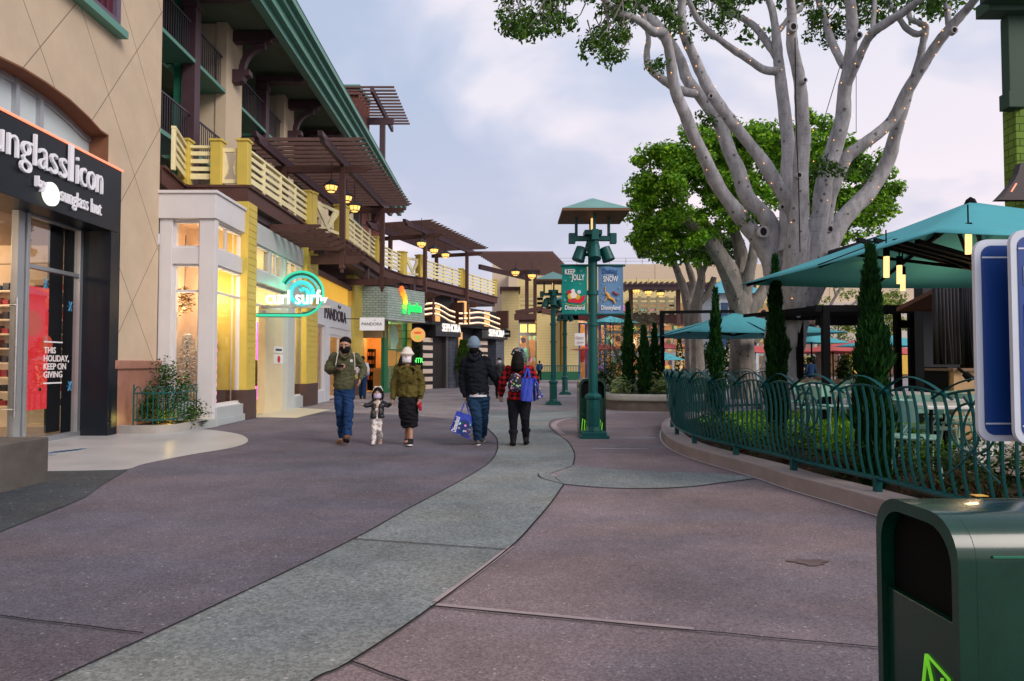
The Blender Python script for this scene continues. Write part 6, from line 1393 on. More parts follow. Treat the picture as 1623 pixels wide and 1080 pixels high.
limbs = [
 ('trunk', [(1242, 680, 110, .5), (1241, 655, 92, .5), (1241, 620, 74, .5), (1243, 560, 64, .5), (1248, 500, 68, .5), (1254, 460, 74, .5), (1260, 425, 64, .4), (1264, 395, 34, .3), (1266, 370, 8, .3)]),
 ('limb', [(1238, 520, 40, .3), (1232, 450, 50, .25), (1212, 398, 40, .2), (1185, 357, 33, 0), (1148, 310, 30, -.2), (1117, 247, 26, -.5), (1085, 184, 25, -.9), (1066, 121, 23, -1.2), (1055, 63, 20, -1.5), (1047, 50, 20, -1.6), (1030, 50, 18, -1.8), (1008, 32, 15, -2.2), (975, 14, 14, -2.6), (950, -8, 12, -3), (915, -40, 9, -3.4)]),
 ('limb', [(1240, 460, 40, 1.0), (1232, 400, 38, 1.2), (1217, 345, 32, 1.2), (1185, 310, 32, 1.3), (1163, 252, 29, 1.5), (1143, 200, 27, 1.7), (1113, 155, 26, 1.9), (1088, 126, 24, 2.0), (1075, 90, 18, 2.1), (1045, 45, 26, 2.2), (1022, 16, 22, 2.4), (1008, -20, 18, 2.6), (990, -70, 12, 2.8)]),
 ('branch', [(1105, 148, 17, 1.8), (1078, 142, 18, 1.6), (1054, 130, 17, 1.5), (1030, 108, 15, 1.4), (1025, 85, 13, 1.4), (1026, 58, 11, 1.3), (1020, 20, 8, 1.2)]),
 ('limb', [(1278, 460, 30, 0), (1272, 390, 34, -.3), (1253, 326, 29, -.5), (1227, 284, 28, -.5), (1190, 231, 25, -.6), (1148, 179, 23, -.8), (1117, 131, 22, -1.0), (1092, 79, 20, -1.3), (1081, 42, 18, -1.5), (1080, 0, 16, -1.7), (1084, -50, 13, -2)]),
 ('limb', [(1262, 500, 40, 0), (1262, 430, 50, -.5), (1264, 368, 38, -.8), (1269, 294, 34, -1), (1273, 210, 30, -1.2), (1268, 142, 25, -1.5), (1257, 79, 22, -1.8), (1254, 30, 20, -2), (1253, -10, 18, -2.2), (1250, -80, 12, -2.5)]),
 ('limb', [(1250, 400, 44, .8), (1250, 305, 30, .9), (1247, 210, 27, 1.0), (1238, 131, 24, 1.1), (1232, 79, 20, 1.2), (1225, 26, 15, 1.3), (1214, -8, 12, 1.4), (1195, -50, 9, 1.5)]),
 ('branch', [(1236, 112, 18, 1.1), (1215, 108, 17, 1.0), (1180, 89, 16, .8), (1160, 78, 15, .7), (1138, 60, 13, .5), (1105, 28, 12, .3), (1085, -15, 9, .1)]),
 ('branch', [(1232, 90, 16, 1.3), (1212, 62, 16, 1.6), (1188, 36, 13, 1.8), (1165, 24, 12, 2.0), (1148, 14, 11, 2.1), (1126, -10, 9, 2.3)]),
 ('branch', [(1228, 60, 11, 1.2), (1250, 30, 11, 1.6), (1272, 8, 10, 2.0), (1290, -20, 8, 2.4)]),
 ('limb', [(1262, 500, 36, .3), (1282, 420, 52, .2), (1297, 340, 36, .1), (1316, 258, 37, 0), (1336, 184, 30, -.2), (1346, 105, 25, -.5), (1349, 40, 22, -.8), (1348, -10, 20, -1), (1346, -80, 14, -1.3)]),
 ('branch', [(1338, 105, 15, -.3), (1325, 78, 16, 0), (1311, 52, 14, .3), (1302, 20, 12, .6), (1296, -10, 10, .8), (1285, -50, 8, 1)]),
 ('branch', [(1342, 150, 20, -.3), (1355, 105, 21, -.7), (1366, 75, 19, -1.0), (1380, 54, 19, -1.3), (1402, 38, 18, -1.6), (1424, 24, 17, -1.8), (1450, 4, 15, -2.1), (1480, -20, 11, -2.4)]),
 ('branch', [(1380, 56, 11, -1.2), (1386, 20, 10, -1.1), (1388, -20, 8, -1.0)]),
 ('limb', [(1285, 450, 40, .7), (1300, 380, 36, .7), (1314, 310, 30, .5), (1338, 255, 27, .3), (1370, 228, 24, .1), (1404, 198, 24, 0), (1428, 168, 24, -.2), (1456, 112, 23, -.5), (1482, 78, 22, -.8), (1507, 46, 20, -1.1), (1530, 20, 18, -1.3), (1550, -5, 16, -1.6), (1590, -50, 11, -2)]),
 ('branch', [(1505, 46, 12, -1), (1498, 20, 11, -.9), (1490, -10, 9, -.8), (1480, -50, 7, -.6)]),
 ('limb', [(1262, 520, 30, .6), (1295, 440, 54, .8), (1325, 362, 36, .9), (1350, 330, 34, 1.0), (1378, 300, 33, 1.1), (1405, 258, 30, 1.0), (1420, 215, 24, .8), (1432, 165, 20, .5), (1450, 115, 16, .2), (1460, 70, 14, 0), (1464, 46, 15, -.1), (1455, 38, 11, -.1), (1440, 33, 10, 0), (1440, 18, 9, .1), (1447, -4, 8, .2)]),
 ('branch', [(1462, 50, 12, -.1), (1450, 55, 13, 0), (1432, 46, 12, .1), (1420, 30, 10, .2), (1405, 0, 8, .3), (1398, -30, 6, .4)])]
tips = []
for k, (nm, l) in enumerate(limbs):
    mb = MB(); pts = limb(mb, Pd(l, Y0, (.9 if nm == 'trunk' else .77)), 14, seed=k, wob=.05)
    if nm == 'trunk':
        for i, p in enumerate(mb.v):   # fluted buttress surface
            c = fic.location; a = atan2(p.y - 18, p.x - c.x); f = 1 + .07 * sin(5 * a + p.z) + .05 * sin(9 * a + 1)
            mb.v[i] = Vector((c.x + (p.x - c.x) * f, 18 + (p.y - 18) * f, p.z))
    mb.build(nm, bark, fic, smooth=True); tips.append(pts)
# roots flare
mb = MB(); c = fic.location
for k in range(9):
    a = 2 * pi * k / 9 + .3; mb.tube([(c.x + .35 * cos(a), 18 + .35 * sin(a), .85), (c.x + .7 * cos(a), 18 + .7 * sin(a), .38), (c.x + 1.25 * cos(a), 18 + 1.25 * sin(a), .08)], [.28, .2, .07], 8)
mb.build('root', bark, fic, smooth=True)
# pruning scars
for u, v, r, dy in ((1253, 48, 9, -2.0), (1357, 60, 7, -.8), (1507, 52, 7, -1.3), (1264, 280, 6, -1.3), (1205, 370, 11, -.1), (1125, 155, 5, -1.1), (1312, 365, 7, .2), (1273, 130, 5, -1.7), (1237, 330, 5, -.6)):
    p = at(u, v, Y0 + dy); rr = r * .75 * (Y0 + dy) / F; p = p + Vector((0, -rr * 1.5, 0))
    mb = MB(); mb2 = MB(); mb.tube([p + Vector((0, .10, 0)), p + Vector((0, -.02, 0)), p + Vector((0, -.03, 0))], [rr * 1.2, rr * 1.15, rr * .9], 14, up=(0, 0, 1)); mb2.tube([p + Vector((0, -.02, 0)), p + Vector((0, -.036, 0))], [rr * .72, rr * .6], 12, up=(0, 0, 1), sx=1.25)
    mb2.build('hollow', M('hollow_dark', (.02, .017, .015), .9), mb.build('pruning_scar', bark, fic, smooth=True))
# fairy lights
rl = random.Random(4); fl_t = thing('fairy_lights', 'tiny warm fairy lights dotted along the limbs of the great ficus', 'fairy lights', fic.location)
mb = MB()
for k, pts in enumerate(tips[:17]):
    for i in range(2, len(pts) - 1, 3):
        if rl.random() < .6:
            r_px = Pd(limbs[k][1], Y0); r_ = r_px[min(i // 5, len(r_px) - 1)][1]; a = rl.uniform(-2.7, -.4); p = pts[i] + Vector((cos(a), sin(a), 0)) * (r_ * 1.03); mb.ell(p, (.013, .013, .013), 6, 4)
tag(mb.build('bulbs', lit('fairy', (1, .42, .12), 1.6), fl_t), kind='stuff')
mb = MB(); mb.tube([at(1268, 400, 16.2), at(1266, 300, 16.1), at(1262, 200, 15.8), at(1260, 60, 15.4)], .012, 5); mb.tube([at(1357, 0, 17), at(1357, 210, 17)], .008, 4); mb.tube([at(1300, 210, 17.4), at(1336, 90, 17.3)], .010, 4); mb.build('cable', steel_blk, fl_t)
# ficus foliage: clumps at twig ends
rf = random.Random(21)
def clump_leaves(mb, c, r, n, size, rnd, aspect=.5):
    for _ in range(n):
        d = Vector((rnd.gauss(0, 1), rnd.gauss(0, 1), rnd.gauss(0, 1))).normalized(); p = c + Vector((d.x, d.y, d.z * .75)) * r * rnd.uniform(.45, 1)
        nrm = (d + Vector((rnd.gauss(0, .5), rnd.gauss(0, .5), rnd.gauss(0, .5) + .5))).normalized(); e1 = nrm.cross(Vector((rnd.gauss(0, 1), rnd.gauss(0, 1), rnd.gauss(0, 1)))).normalized(); e2 = nrm.cross(e1)
        L_ = size * rnd.uniform(.7, 1.35); mb.add([p - e1 * L_ / 2, p + e2 * L_ * aspect / 2, p + e1 * L_ / 2, p - e2 * L_ * aspect / 2], [(0, 1, 2, 3)])
mb = MB(); tw_ = MB()
zones = [((782, 905), (-40, 50), 46, 15.0), ((800, 870), (25, 58), 12, 15.0), ((930, 1000), (-20, 70), 26, 15.4), ((935, 985), (60, 98), 11, 15.4), ((1000, 1075), (-30, 22), 18, 16), ((1098, 1185), (-40, 30), 26, 18.5), ((1115, 1150), (20, 62), 6, 18.8), ((1180, 1300), (-60, 15), 36, 18.8),
         ((1276, 1340), (20, 72), 20, 18.6), ((1300, 1420), (-60, 18), 34, 17.5), ((1355, 1400), (0, 40), 10, 18.3), ((1440, 1500), (-40, 20), 18, 16.8), ((1060, 1100), (20, 50), 6, 15.6), ((930, 1060), (-60, -5), 34, 15.8), ((1480, 1540), (-60, -10), 14, 15.6)]
for (u0, u1), (v0, v1), n, Y in zones:
    for _ in range(n):
        c = at(rf.uniform(u0, u1), rf.uniform(v0, v1), Y + rf.uniform(-1.0, 1.2)); clump_leaves(mb, c, rf.uniform(.18, .36), 46, .12, rf, .48)
        if rf.random() < .7: up = c + Vector((rf.uniform(-.2, .5), rf.uniform(-.3, .3), rf.uniform(.3, 1.0))); tw_.tube([c, c.lerp(up, .5) + Vector((.05, 0, -.03)), up], [.008, .012, .018], 4)
for u, v, n, Y in ((1040, 100, 4, 15.9), (1118, 192, 6, 19.2), (1290, 265, 5, 16.8), (1318, 262, 3, 17.2), (1348, 260, 9, 18.7), (1335, 275, 6, 18.4), (1378, 275, 5, 18.8), (1186, 352, 3, 17.3), (1328, 270, 4, 16.8)):
    for _ in range(n): c = at(u + rf.uniform(-14, 14), v + rf.uniform(-12, 12), Y + rf.uniform(-.3, .3)); clump_leaves(mb, c, .20, 40, .11, rf, .45)
for _ in range(170):   # crown above the picture
    c = Vector((rf.uniform(0.5, 14), rf.uniform(13.5, 22), rf.uniform(11.9, 14.5))); clump_leaves(mb, c, .5, 36, .2, rf, .55)
mb.build('crown', leafM, fic, fix=False); tag(tw_.build('twigs', bark2, fic), kind='stuff')

# ------------------------------------------------------------------ round crowned ficus behind, and the small ones
def round_tree(name, label, cx_, Y, crown, base_u, trunk, seed, nclump, leafmat, size=.17, cr=.55, nl=95):
    rnd = random.Random(seed); bx_ = at(base_u, 600, Y).x; t = thing('ficus_tree', label, 'tree', (bx_, Y, 0)); mb = MB()
    for l in trunk: limb(mb, Pd(l, Y), 9, seed=seed, wob=.06)
    mb.build('trunk', bark2, t, smooth=True); mb = MB()
    for (u, v, ru, rv, n) in crown:
        c0 = at(u, v, Y); rx = ru * Y / F; rz = rv * Y / F
        for _ in range(int(n * nclump)):
            d = Vector((rnd.gauss(0, 1), rnd.gauss(0, 1), rnd.gauss(0, 1))).normalized(); 
            if d.z < -.55 and rnd.random() < .5: continue
            k = (rnd.uniform(.66, 1.0) if rnd.random() < .85 else rnd.uniform(1.0, 1.13)) * (1 + .07 * sin(5 * d.x + 3 * d.z + seed) + .06 * sin(9 * d.z + 7 * d.y)); c = c0 + Vector((d.x * rx * k, d.y * rx * .9 * k, d.z * rz * k)); clump_leaves(mb, c, rnd.uniform(cr * .6, cr), nl, size, rnd, .6)
    mb.build('crown', leafmat, t, fix=False); return t
round_tree('ficus_tree', 'broad round bright green ficus right behind the great grey tree', 0, 26.5,
  [(1085, 315, 92, 90, 1.1), (1205, 285, 100, 92, 1.15), (1330, 300, 72, 92, .75), (1050, 280, 52, 52, .35), (1130, 250, 60, 52, .4), (1270, 245, 75, 58, .5), (1060, 375, 62, 38, .4), (1375, 320, 42, 40, .3)], 1178,
  [[(1180, 660, 44, 0), (1178, 560, 40, 0), (1174, 500, 36, 0), (1168, 460, 40, 0), (1150, 420, 30, -.3), (1120, 380, 22, -.6), (1085, 345, 14, -.8)], [(1172, 470, 30, 0), (1176, 420, 24, .4), (1165, 370, 16, .8), (1150, 330, 10, 1)], [(1180, 500, 30, 0), (1205, 470, 22, 0), (1235, 420, 18, .4)], [(1175, 480, 26, 0), (1188, 430, 18, -.5), (1195, 380, 12, -.6)], [(1190, 540, 22, 0), (1222, 505, 18, 0), (1235, 480, 14, 0)], [(1160, 440, 18, -.2), (1140, 395, 14, .2), (1135, 350, 9, .3)]], 3, 138, leafB, size=.165, cr=.5, nl=100)
round_tree('ficus_tree', 'slender pale trunked ficus left of the teal umbrella', 0, 33,
  [(1062, 382, 48, 34, .5)], 1100, [[(1098, 640, 22, 0), (1094, 540, 17, 0), (1090, 480, 17, 0), (1078, 440, 13, 0), (1066, 415, 9, 0), (1052, 395, 6, 0)], [(1090, 480, 14, 0), (1098, 450, 11, 0), (1092, 425, 9, 0), (1084, 405, 6, 0)]], 5, 60, leafM, size=.2)
round_tree('ficus_tree', 'second slender pale ficus with a forked leaning trunk beside it', 0, 31,
  [(1122, 395, 42, 28, .5)], 1108, [[(1108, 640, 24, 0), (1106, 540, 20, 0), (1103, 500, 20, 0), (1108, 465, 16, 0), (1112, 435, 12, 0), (1098, 405, 8, 0)], [(1106, 480, 15, 0), (1124, 462, 11, 0), (1132, 440, 8, 0)], [(1110, 440, 10, 0), (1122, 415, 8, 0)]], 6, 60, leafM, size=.2)
mb = MB(); rr_ = random.Random(9)
for i, (u, v, ru, rv, Y, lb, mt) in enumerate(((1330, 505, 42, 48, 60, 'pale green tree in the far court behind the black frame', 'a'), (1385, 480, 30, 40, 66, 'yellow green far tree right of the near cypress', 'a'), (1290, 590, 20, 30, 40, 'dark far shrub beside the great trunk', 'b'), (1415, 500, 30, 40, 70, 'light green far tree behind the black posts', 'a'), (1340, 590, 9, 26, 38, 'small far conifer in the red umbrella court', 'b'), (1130, 560, 26, 20, 42, 'dull green bush under the middle umbrella', 'b'))):
    t = thing('far_tree', lb, 'tree', (at(u, 600, Y).x, Y, 0)); mb = MB(); c0 = at(u, v, Y)
    for _ in range(46):
        d = Vector((rr_.gauss(0, .5), rr_.gauss(0, .5), rr_.gauss(0, .5))); clump_leaves(mb, c0 + Vector((d.x * ru, d.y * ru * .6, d.z * rv)) * Y / F, .5 * Y / 50, 34, .22 * Y / 50, rr_, .6)
    mb.build('crown', M('leaf_far', (.20, .30, .07), .7, mode='leaf') if mt == 'a' else leafD, t, fix=False)
    mb = MB(); mb.tube([(t.location.x, Y, 0), (t.location.x, Y, c0.z)], [.2, .05], 6); mb.build('trunk', bark2, t)
bt = thing('bare_tree', 'leafless pale tree behind the great trunk', 'tree', (at(1330, 600, 34).x, 34, 0)); mb = MB()
for l in ([(1300, 640, 12, 0), (1298, 560, 9, 0), (1310, 500, 6, 0), (1330, 460, 4, 0), (1345, 440, 2, 0)], [(1300, 540, 7, 0), (1285, 480, 5, 0), (1290, 440, 3, 0)], [(1310, 505, 5, 0), (1345, 490, 4, 0), (1378, 450, 3, 0)], [(1325, 470, 4, 0), (1318, 440, 2, 0)], [(1360, 475, 3, 0), (1372, 440, 2, 0)]): limb(mb, Pd(l, 34), 6, wob=.05)
mb.build('trunk', bark2, bt)
# ------------------------------------------------------------------ right: patio restaurant frame, furniture, building, signs
pf = thing('black_frame_pergola', 'black steel frame pergola of the patio restaurant right of the great trunk', 'pergola', (8, 16, 0))
def xat(u, Y): return at(u, 577, Y).x
Yp = 14.5
for u, Y in ((1268, 17.5), (1309, 14.5), (1368, 14.5), (1423, 17.0), (1470, 14.5), (1445, 19)):
    x = xat(u, Y); mb = MB(); mb.box(x - .07, x + .07, Y - .07, Y + .07, 0, at(u, 486, Y).z); mb.build('post', steel_blk, pf)
za, zb_ = at(1300, 500, Yp).z, at(1300, 484, Yp).z; x0, x1 = xat(1300, Yp), xat(1500, Yp)
for Y in (14.5, 17.3): mb = MB(); mb.box(x0 - .1, x1, Y - .05, Y + .05, zb_ - .14, zb_); mb.build('beam', steel_blk, pf)
mb = MB(); mb.box(xat(1268, 17.5), x1 + 2, 17.4, 17.5, at(1300, 497, 17.5).z, at(1300, 486, 17.5).z); mb.build('beam', steel_blk, pf)
for i in range(9):
    x = x0 + (x1 - x0) * i / 8; mb = MB(); mb.bar((x, 14.5, zb_ - .05), (x - .6, 17.45, zb_ - .02), .05, .08); mb.build('rafter', steel_blk, pf)
for a_, b_, c_, d_ in ((1296, 1365, 516, 504), (1420, 1480, 520, 508)): mb = MB(); mb.box(xat(a_, 16), xat(b_, 16), 15.9, 16.1, at(1300, c_, 16).z, at(1300, d_, 16).z); mb.build('heater_bar', steel_blk, pf)
rb = thing('restaurant_building', 'dark patio restaurant with a black sloping roof, charcoal curtains and a wooden counter', 'building', (12, 12, 0))
Yr = 12.0
xr0 = xat(1478, Yr)
mb = MB(); mb.box(xr0 + .7, xr0 + 8, Yr + 1.4, Yr + 1.7, 0, 3.4); mb.box(xr0 + 8, xr0 + 8.2, Yr - 6, Yr + 1.6, 0, 3.6); mb.build('wall', charcoal, rb)
mb = MB(); a, b, c_, d_ = at(1313, 400, 19), at(1476, 347, 14), at(1640, 330, 12), at(1440, 400, 13)
p0, p1 = at(1312, 398, 18), at(1478, 348, 14.5)
mb.add([p0, p1, p1 + Vector((9, -1, .2)), p0 + Vector((14, 2, 0)), p0 - Vector((0, 0, .15)), at(1475, 449, 14.5) + Vector((-.6, 0, 0)), p1 + Vector((9, -1, -1.6)), p0 + Vector((14, 2, -.3))], [(0, 1, 2, 3), (0, 4, 5, 1), (4, 7, 6, 5), (1, 5, 6, 2), (3, 7, 4, 0)]); mb.build('roof', M('black_roof', (.012, .013, .018), .5, var=.2), rb, fix=True)
a, b = at(1430, 486, 13.2), at(1475, 452, 13.2)
mb = MB(); mb.add([(a.x, 13.4, a.z), (b.x, 12.2, b.z + .1), (b.x + 5, 11.5, b.z + .1), (b.x + 5, 13.4, a.z), (a.x, 13.4, a.z - .08), (b.x, 12.2, b.z + .02), (b.x + 5, 11.5, b.z + .02), (b.x + 5, 13.4, a.z - .08)], [(0, 1, 2, 3), (4, 7, 6, 5), (0, 4, 5, 1), (1, 5, 6, 2), (0, 3, 7, 4)]); mb.build('wood_ceiling', M('red_brown_ceiling', (.10, .035, .025), .5, var=.2), rb)
def curtain(u0, u1, Y, z0, z1, label, mat):
    t = thing('curtain', label, 'curtain', (xat((u0 + u1) / 2, Y), Y, z0)); mb = MB(); xa, xb = xat(u0, Y), xat(u1, Y); n = 60; cols_ = []
    for i in range(n + 1):
        q = i / n; x = xa + (xb - xa) * q
        cols_.append([(x + .02 * sin(q * 40), Y + .06 * sin(q * 46) + .03 * sin(q * 17 + 2), z0), (x * 1.0, Y + .05 * sin(q * 46 + .3), (z0 + z1) / 2), (x, Y + .04 * sin(q * 46 + .1), z1)])
    for i in range(n):
        for j in range(2): mb.quad(cols_[i][j], cols_[i + 1][j], cols_[i + 1][j + 1], cols_[i][j + 1])
    o = mb.build('fabric', mat, t, smooth=True); md = o.modifiers.new('cloth', 'SOLIDIFY'); md.thickness = .006
    mb = MB(); mb.tube([(xa - .1, Y, z1 + .02), (xb + .1, Y, z1 + .02)], .02, 6); mb.build('rail', steel_blk, t)
cm_ = M('charcoal_cloth', (.06, .058, .062), .9, var=.15, mode='grain', k=(10, 10, .6))
zc0, zc1_ = at(1500, 578, 11.6).z, at(1500, 452, 11.6).z
curtain(1481, 1522, 11.6, zc0, zc1_, 'charcoal grey curtain hanging behind the wooden counter, the paler one', cm_)
curtain(1524, 1548, 11.9, zc0 - .1, zc1_, 'darker black curtain beside the blue signs', M('black_cloth', (.03, .03, .034), .9))
t = thing('wood_counter', 'light timber host counter under the charcoal curtain', 'counter', (xat(1530, 10.6), 10.6, .16)); xa, xb = xat(1498, 10.6), xat(1660, 10.6)
mb = MB(); mb.box(xa, xb, 10.4, 11.0, .16, at(1500, 588, 10.6).z); mb.build('front', wood_lt, t); mb = MB(); mb.box(xa - .05, xb, 10.33, 11.05, at(1500, 588, 10.6).z, at(1500, 584, 10.6).z); mb.build('top', M('counter_top', (.20, .12, .07), .4), t)
mb = MB(); mb.box(xat(1476, 10.9), xa - .02, 10.5, 11.1, .16, 1.3); tag(mb.build('menu_stand', steel_blk, bevel=.02), 'black box stand at the left end of the timber counter', 'stand')
mb = MB(); q = at(1529, 592, 10.2); mb.tube([q, q + Vector((.06, -.06, -.10))], [.05, .06], 10); mb.bar(q, q + Vector((0, .15, .08)), .03); tag(mb.build('spotlight', steel_blk, smooth=True), 'small black spotlight clamped on the timber counter edge', 'spotlight')
lamp('patio_lamp', (xat(1520, 9.6), 9.4, 2.2), 9, (1, .68, .36), .3)

# furniture
mint = M('mint_metal', (.28, .50, .40), .45, var=.06); mint_dk = M('mint_seat', (.12, .32, .22), .5); whit = M('off_white_top', (.60, .60, .56), .4)
def make_table(loc, label, group, w=.75, l=1.3, top=whit, leg=mint, h=.76):
    x, y, z = loc; t = thing('patio_table', label, 'table', loc, group)
    mb = MB(); mb.box(x - l / 2, x + l / 2, y - w / 2, y + w / 2, z + h - .04, z + h); mb.build('tabletop', top, t, bevel=.01)
    for i in (-1, 1):
        for j in (-1, 1): mb = MB(); mb.tube([(x + i * (l / 2 - .05), y + j * (w / 2 - .05), z), (x + i * (l / 2 - .1), y + j * (w / 2 - .1), z + h - .04)], .02, 6); mb.build('leg', leg, t)
    return t
def make_chair(loc, label, group, m=mint):
    x, y, z = loc; t = thing('patio_chair', label, 'chair', loc, group)
    mb = MB(); mb.box(x - .21, x + .21, y - .21, y + .21, z + .43, z + .46); mb.build('seat', m, t, bevel=.015)
    mb = MB()
    for i in range(9):
        a0, a1 = pi * (i / 9), pi * ((i + 1) / 9); P = lambda a, zz, r=.23: Vector((x + r * cos(a), y - .02 + r * .9 * sin(a), z + zz)); mb.add([P(a0, .60), P(a1, .60), P(a1, .82), P(a0, .82), P(a0, .60, .245), P(a1, .60, .245), P(a1, .82, .245), P(a0, .82, .245)], [(0, 1, 2, 3), (7, 6, 5, 4), (3, 2, 6, 7), (0, 4, 5, 1), (0, 3, 7, 4), (1, 5, 6, 2)])
    mb.build('backrest', m, t, smooth=True)
    for i in (-1, 1):
        for j in (-1, 1): mb = MB(); mb.tube([(x + i * .24, y + j * .23, z), (x + i * .18, y + j * .18, z + .44)], .014, 6); mb.build('leg', m, t)
        mb = MB(); mb.tube([(x + i * .19, y + .12, z + .45), (x + i * .23, y + .02, z + .62)], .012, 5); mb.build('back_support', m, t)
    return t
ZP = .16
def pt_(u, v, h): return G(u, v, ZP + h)
tbs = [(1448, 612, 8.8, 'mint tables, pale table nearest the fence left of the blue signs'), (1400, 632, 10.4, 'pale table just behind the near cypress on its right'), (1330, 600, 14, 'long pale table under the black frame left of the near cypress'), (1530, 640, 7.4, 'pale table closest to the blue signs behind the fence')]
T0 = None; C0_ = None
for u, v, Y, lb in tbs:
    loc = (xat(u, Y), Y, ZP); lb = lb.replace('mint tables, ', '')
    if T0 is None: T0 = make_table(loc, lb, 'pale patio tables', leg=steel_blk)
    else: copy_tree(T0, loc=loc, label=lb)
chs = [(1408, 8.2, 160, 'mint green chair right of the near cypress, turned from the fence'), (1470, 8.0, 20, 'mint green chair at the near side of the pale table by the signs'), (1500, 9.6, 200, 'mint green chair behind the table near the timber counter'), (1285, 11.6, 90, 'mint green chair left of the near cypress on the lawn edge'), (1320, 12.2, 10, 'mint green chair just left of the near cypress, second on the lawn edge'), (1300, 15.2, 180, 'mint green chair at the left end of the long far table'), (1352, 15.4, 170, 'mint green chair at the far table against the near cypress'), (1448, 7.0, 60, 'mint green chair closest to the fence before the blue signs'), (1530, 8.6, 120, 'mint green chair hard by the edge of the blue signs'), (1262, 13.5, 240, 'mint green chair beside the great trunk on the lawn')]
for u, Y, a, lb in chs:
    loc = (xat(u, Y), Y, ZP)
    if C0_ is None: C0_ = make_chair(loc, lb, 'mint patio chairs'); C0_.rotation_euler = (0, 0, radians(a))
    else: copy_tree(C0_, loc=loc, rz=radians(a), label=lb)
# low white wall by the lawn and wooden chairs under the frame
mb = MB(); a, b = G(1290, 700, .1), G(1450, 668, .1); mb.bar((5.2, 7.9, .22), (7.6, 10.6, .22), .22, .26); tag(mb.build('low_wall', M('low_wall_white', (.50, .50, .48), .7), bevel=.01), 'low pale kerb wall between the lawn and the patio', 'low wall')
wch = M('chair_wood', (.42, .30, .19), .6, var=.1); CW = None
for u, Y, a, lb in ((1283, 16.5, 30, 'light wooden chair left of the dark frame post'), (1318, 16.8, 150, 'light wooden chair right of the dark frame post'), (1345, 16.0, 200, 'light wooden chair against the left edge of the near cypress'), (1300, 18.3, 10, 'light wooden chair farthest back under the black frame')):
    loc = (xat(u, Y), Y, ZP)
    if CW is None: CW = make_chair(loc, lb, 'wooden chairs under the frame', wch); CW.rotation_euler = (0, 0, radians(a))
    else: copy_tree(CW, loc=loc, rz=radians(a), label=lb)

# blue signs
blue = M('sign_blue', (.006, .05, .24), .35, var=.08); sgw = M('sign_border_white', (.60, .66, .74), .4)
def rrect(x0, x1, z0, z1, r, n=6):
    o = []
    for cx_, cz, a0 in ((x1 - r, z1 - r, 0), (x0 + r, z1 - r, 90), (x0 + r, z0 + r, 180), (x1 - r, z0 + r, 270)):
        for i in range(n + 1): a = radians(a0 + 90 * i / n); o.append((cx_ + r * cos(a), cz + r * sin(a)))
    return o
def blue_sign(u0, v0, v1, Y, label, letters=False):
    p0, p1 = at(u0, v1, Y), at(u0, v0, Y); x0 = p0.x; x1 = x0 + .62; z0, z1 = p0.z, p1.z
    t = thing('blue_sign', label, 'sign', (x0, Y, 0)); Tq = lambda a, b, h: Vector((a, Y - h, b))
    mb = MB(); mb.prism(rrect(x0, x1, z0, z1, .06), 0, .02, Tq); mb.build('border', sgw, t)
    mb = MB(); mb.prism(rrect(x0 + .028, x1 - .028, z0 + .028, z1 - .028, .045), .0205, .023, Tq); mb.build('face', blue, t)
    mb = MB()
    for z in (z0 + .075, z1 - .085): mb.box(x0 + .03, x1 - .03, Y - .0255, Y - .0235, z, z + .007)
    mb.build('rule', sgw, t)
    mb = MB(); mb.box(x0 + .45, x0 + .51, Y + .003, Y + .06, 0, z1 + .03); mb.build('post', alu, t)
    if letters:
        mb = MB(); mb.box(x0 + .05, x0 + .09, Y - .027, Y - .0235, z1 - .24, z1 - .16); mb.box(x0 + .09, x0 + .14, Y - .027, Y - .0235, z1 - .24, z1 - .22); mb.build('lettering', sgw, t)
        mb = MB(); mb.box(x0 + .05, x0 + .30, Y - .027, Y - .0235, z0 + .42, z0 + .60); mb.build('dark_symbol', M('sign_symbol', (.01, .012, .02), .4), t)
    return t
blue_sign(1546.5, 381, 699, 3.05, 'blue sign with a pale border, the left one partly behind its neighbour')
blue_sign(1604, 366, 704, 2.95, 'blue sign with a pale border at the right edge, in front of the other', True)

# green shingled building top right
gb = thing('green_building', 'green shingled building with heavy dark green brackets at the top right', 'building', (11.3, 14, 0))
shg = M('green_shingle', (.17, .27, .045), .75, var=.1, mode='brick', k=(.30, .15), bump=.03); dgr = M('dark_green_trim', (.035, .07, .045), .6, var=.1)
xg_ = lambda u, Y: at(u, 150, Y).x
Yg = 13.5; xg = xg_(1609, Yg); zg = lambda v: at(1600, v, Yg).z
mb = MB(); mb.box(xg, xg + 3, Yg, Yg + .36, zg(335), zg(28)); mb.build('wall', shg, gb)
mb = MB(); mb.box(xg_(1588, Yg + .12), xg + .2, Yg - .1, Yg + .12, zg(150), zg(28)); mb.box(xg_(1583, Yg + .1), xg + .1, Yg - .18, Yg + .1, zg(175), zg(150)); mb.build('bracket', dgr, gb, bevel=.01)
mb = MB(); mb.box(xg_(1549, Yg + .1), xg + 3.2, Yg - .3, Yg + .1, zg(28), zg(8)); mb.box(xg_(1556, Yg - .3), xg + 3.2, Yg - .5, Yg - .301, zg(20), zg(4)); mb.box(xg_(1578, Yg + .2), xg + 3.4, Yg - .6, Yg + .2, zg(6), zg(-25)); mb.box(xg_(1590, Yg), xg + .5, Yg - .05, Yg + .2, zg(-25), 12); mb.build('cornice', dgr, gb, bevel=.01)
mb = MB(); pr = []
for i in range(9): q = i / 8; pr.append((xg_(1606 - 38 * q ** 1.0, 13.0), at(1600, 262 + 58 * q ** .6, 13.0).z))
mb.prism(pr + [(xg + 2, pr[-1][1]), (xg + 2, pr[0][1])], 12.85, 13.0, lambda a, b, h: Vector((a, h, b))); mb.build('curved_eave', M('maroon_eave', (.03, .016, .02), .5, var=.2), gb)
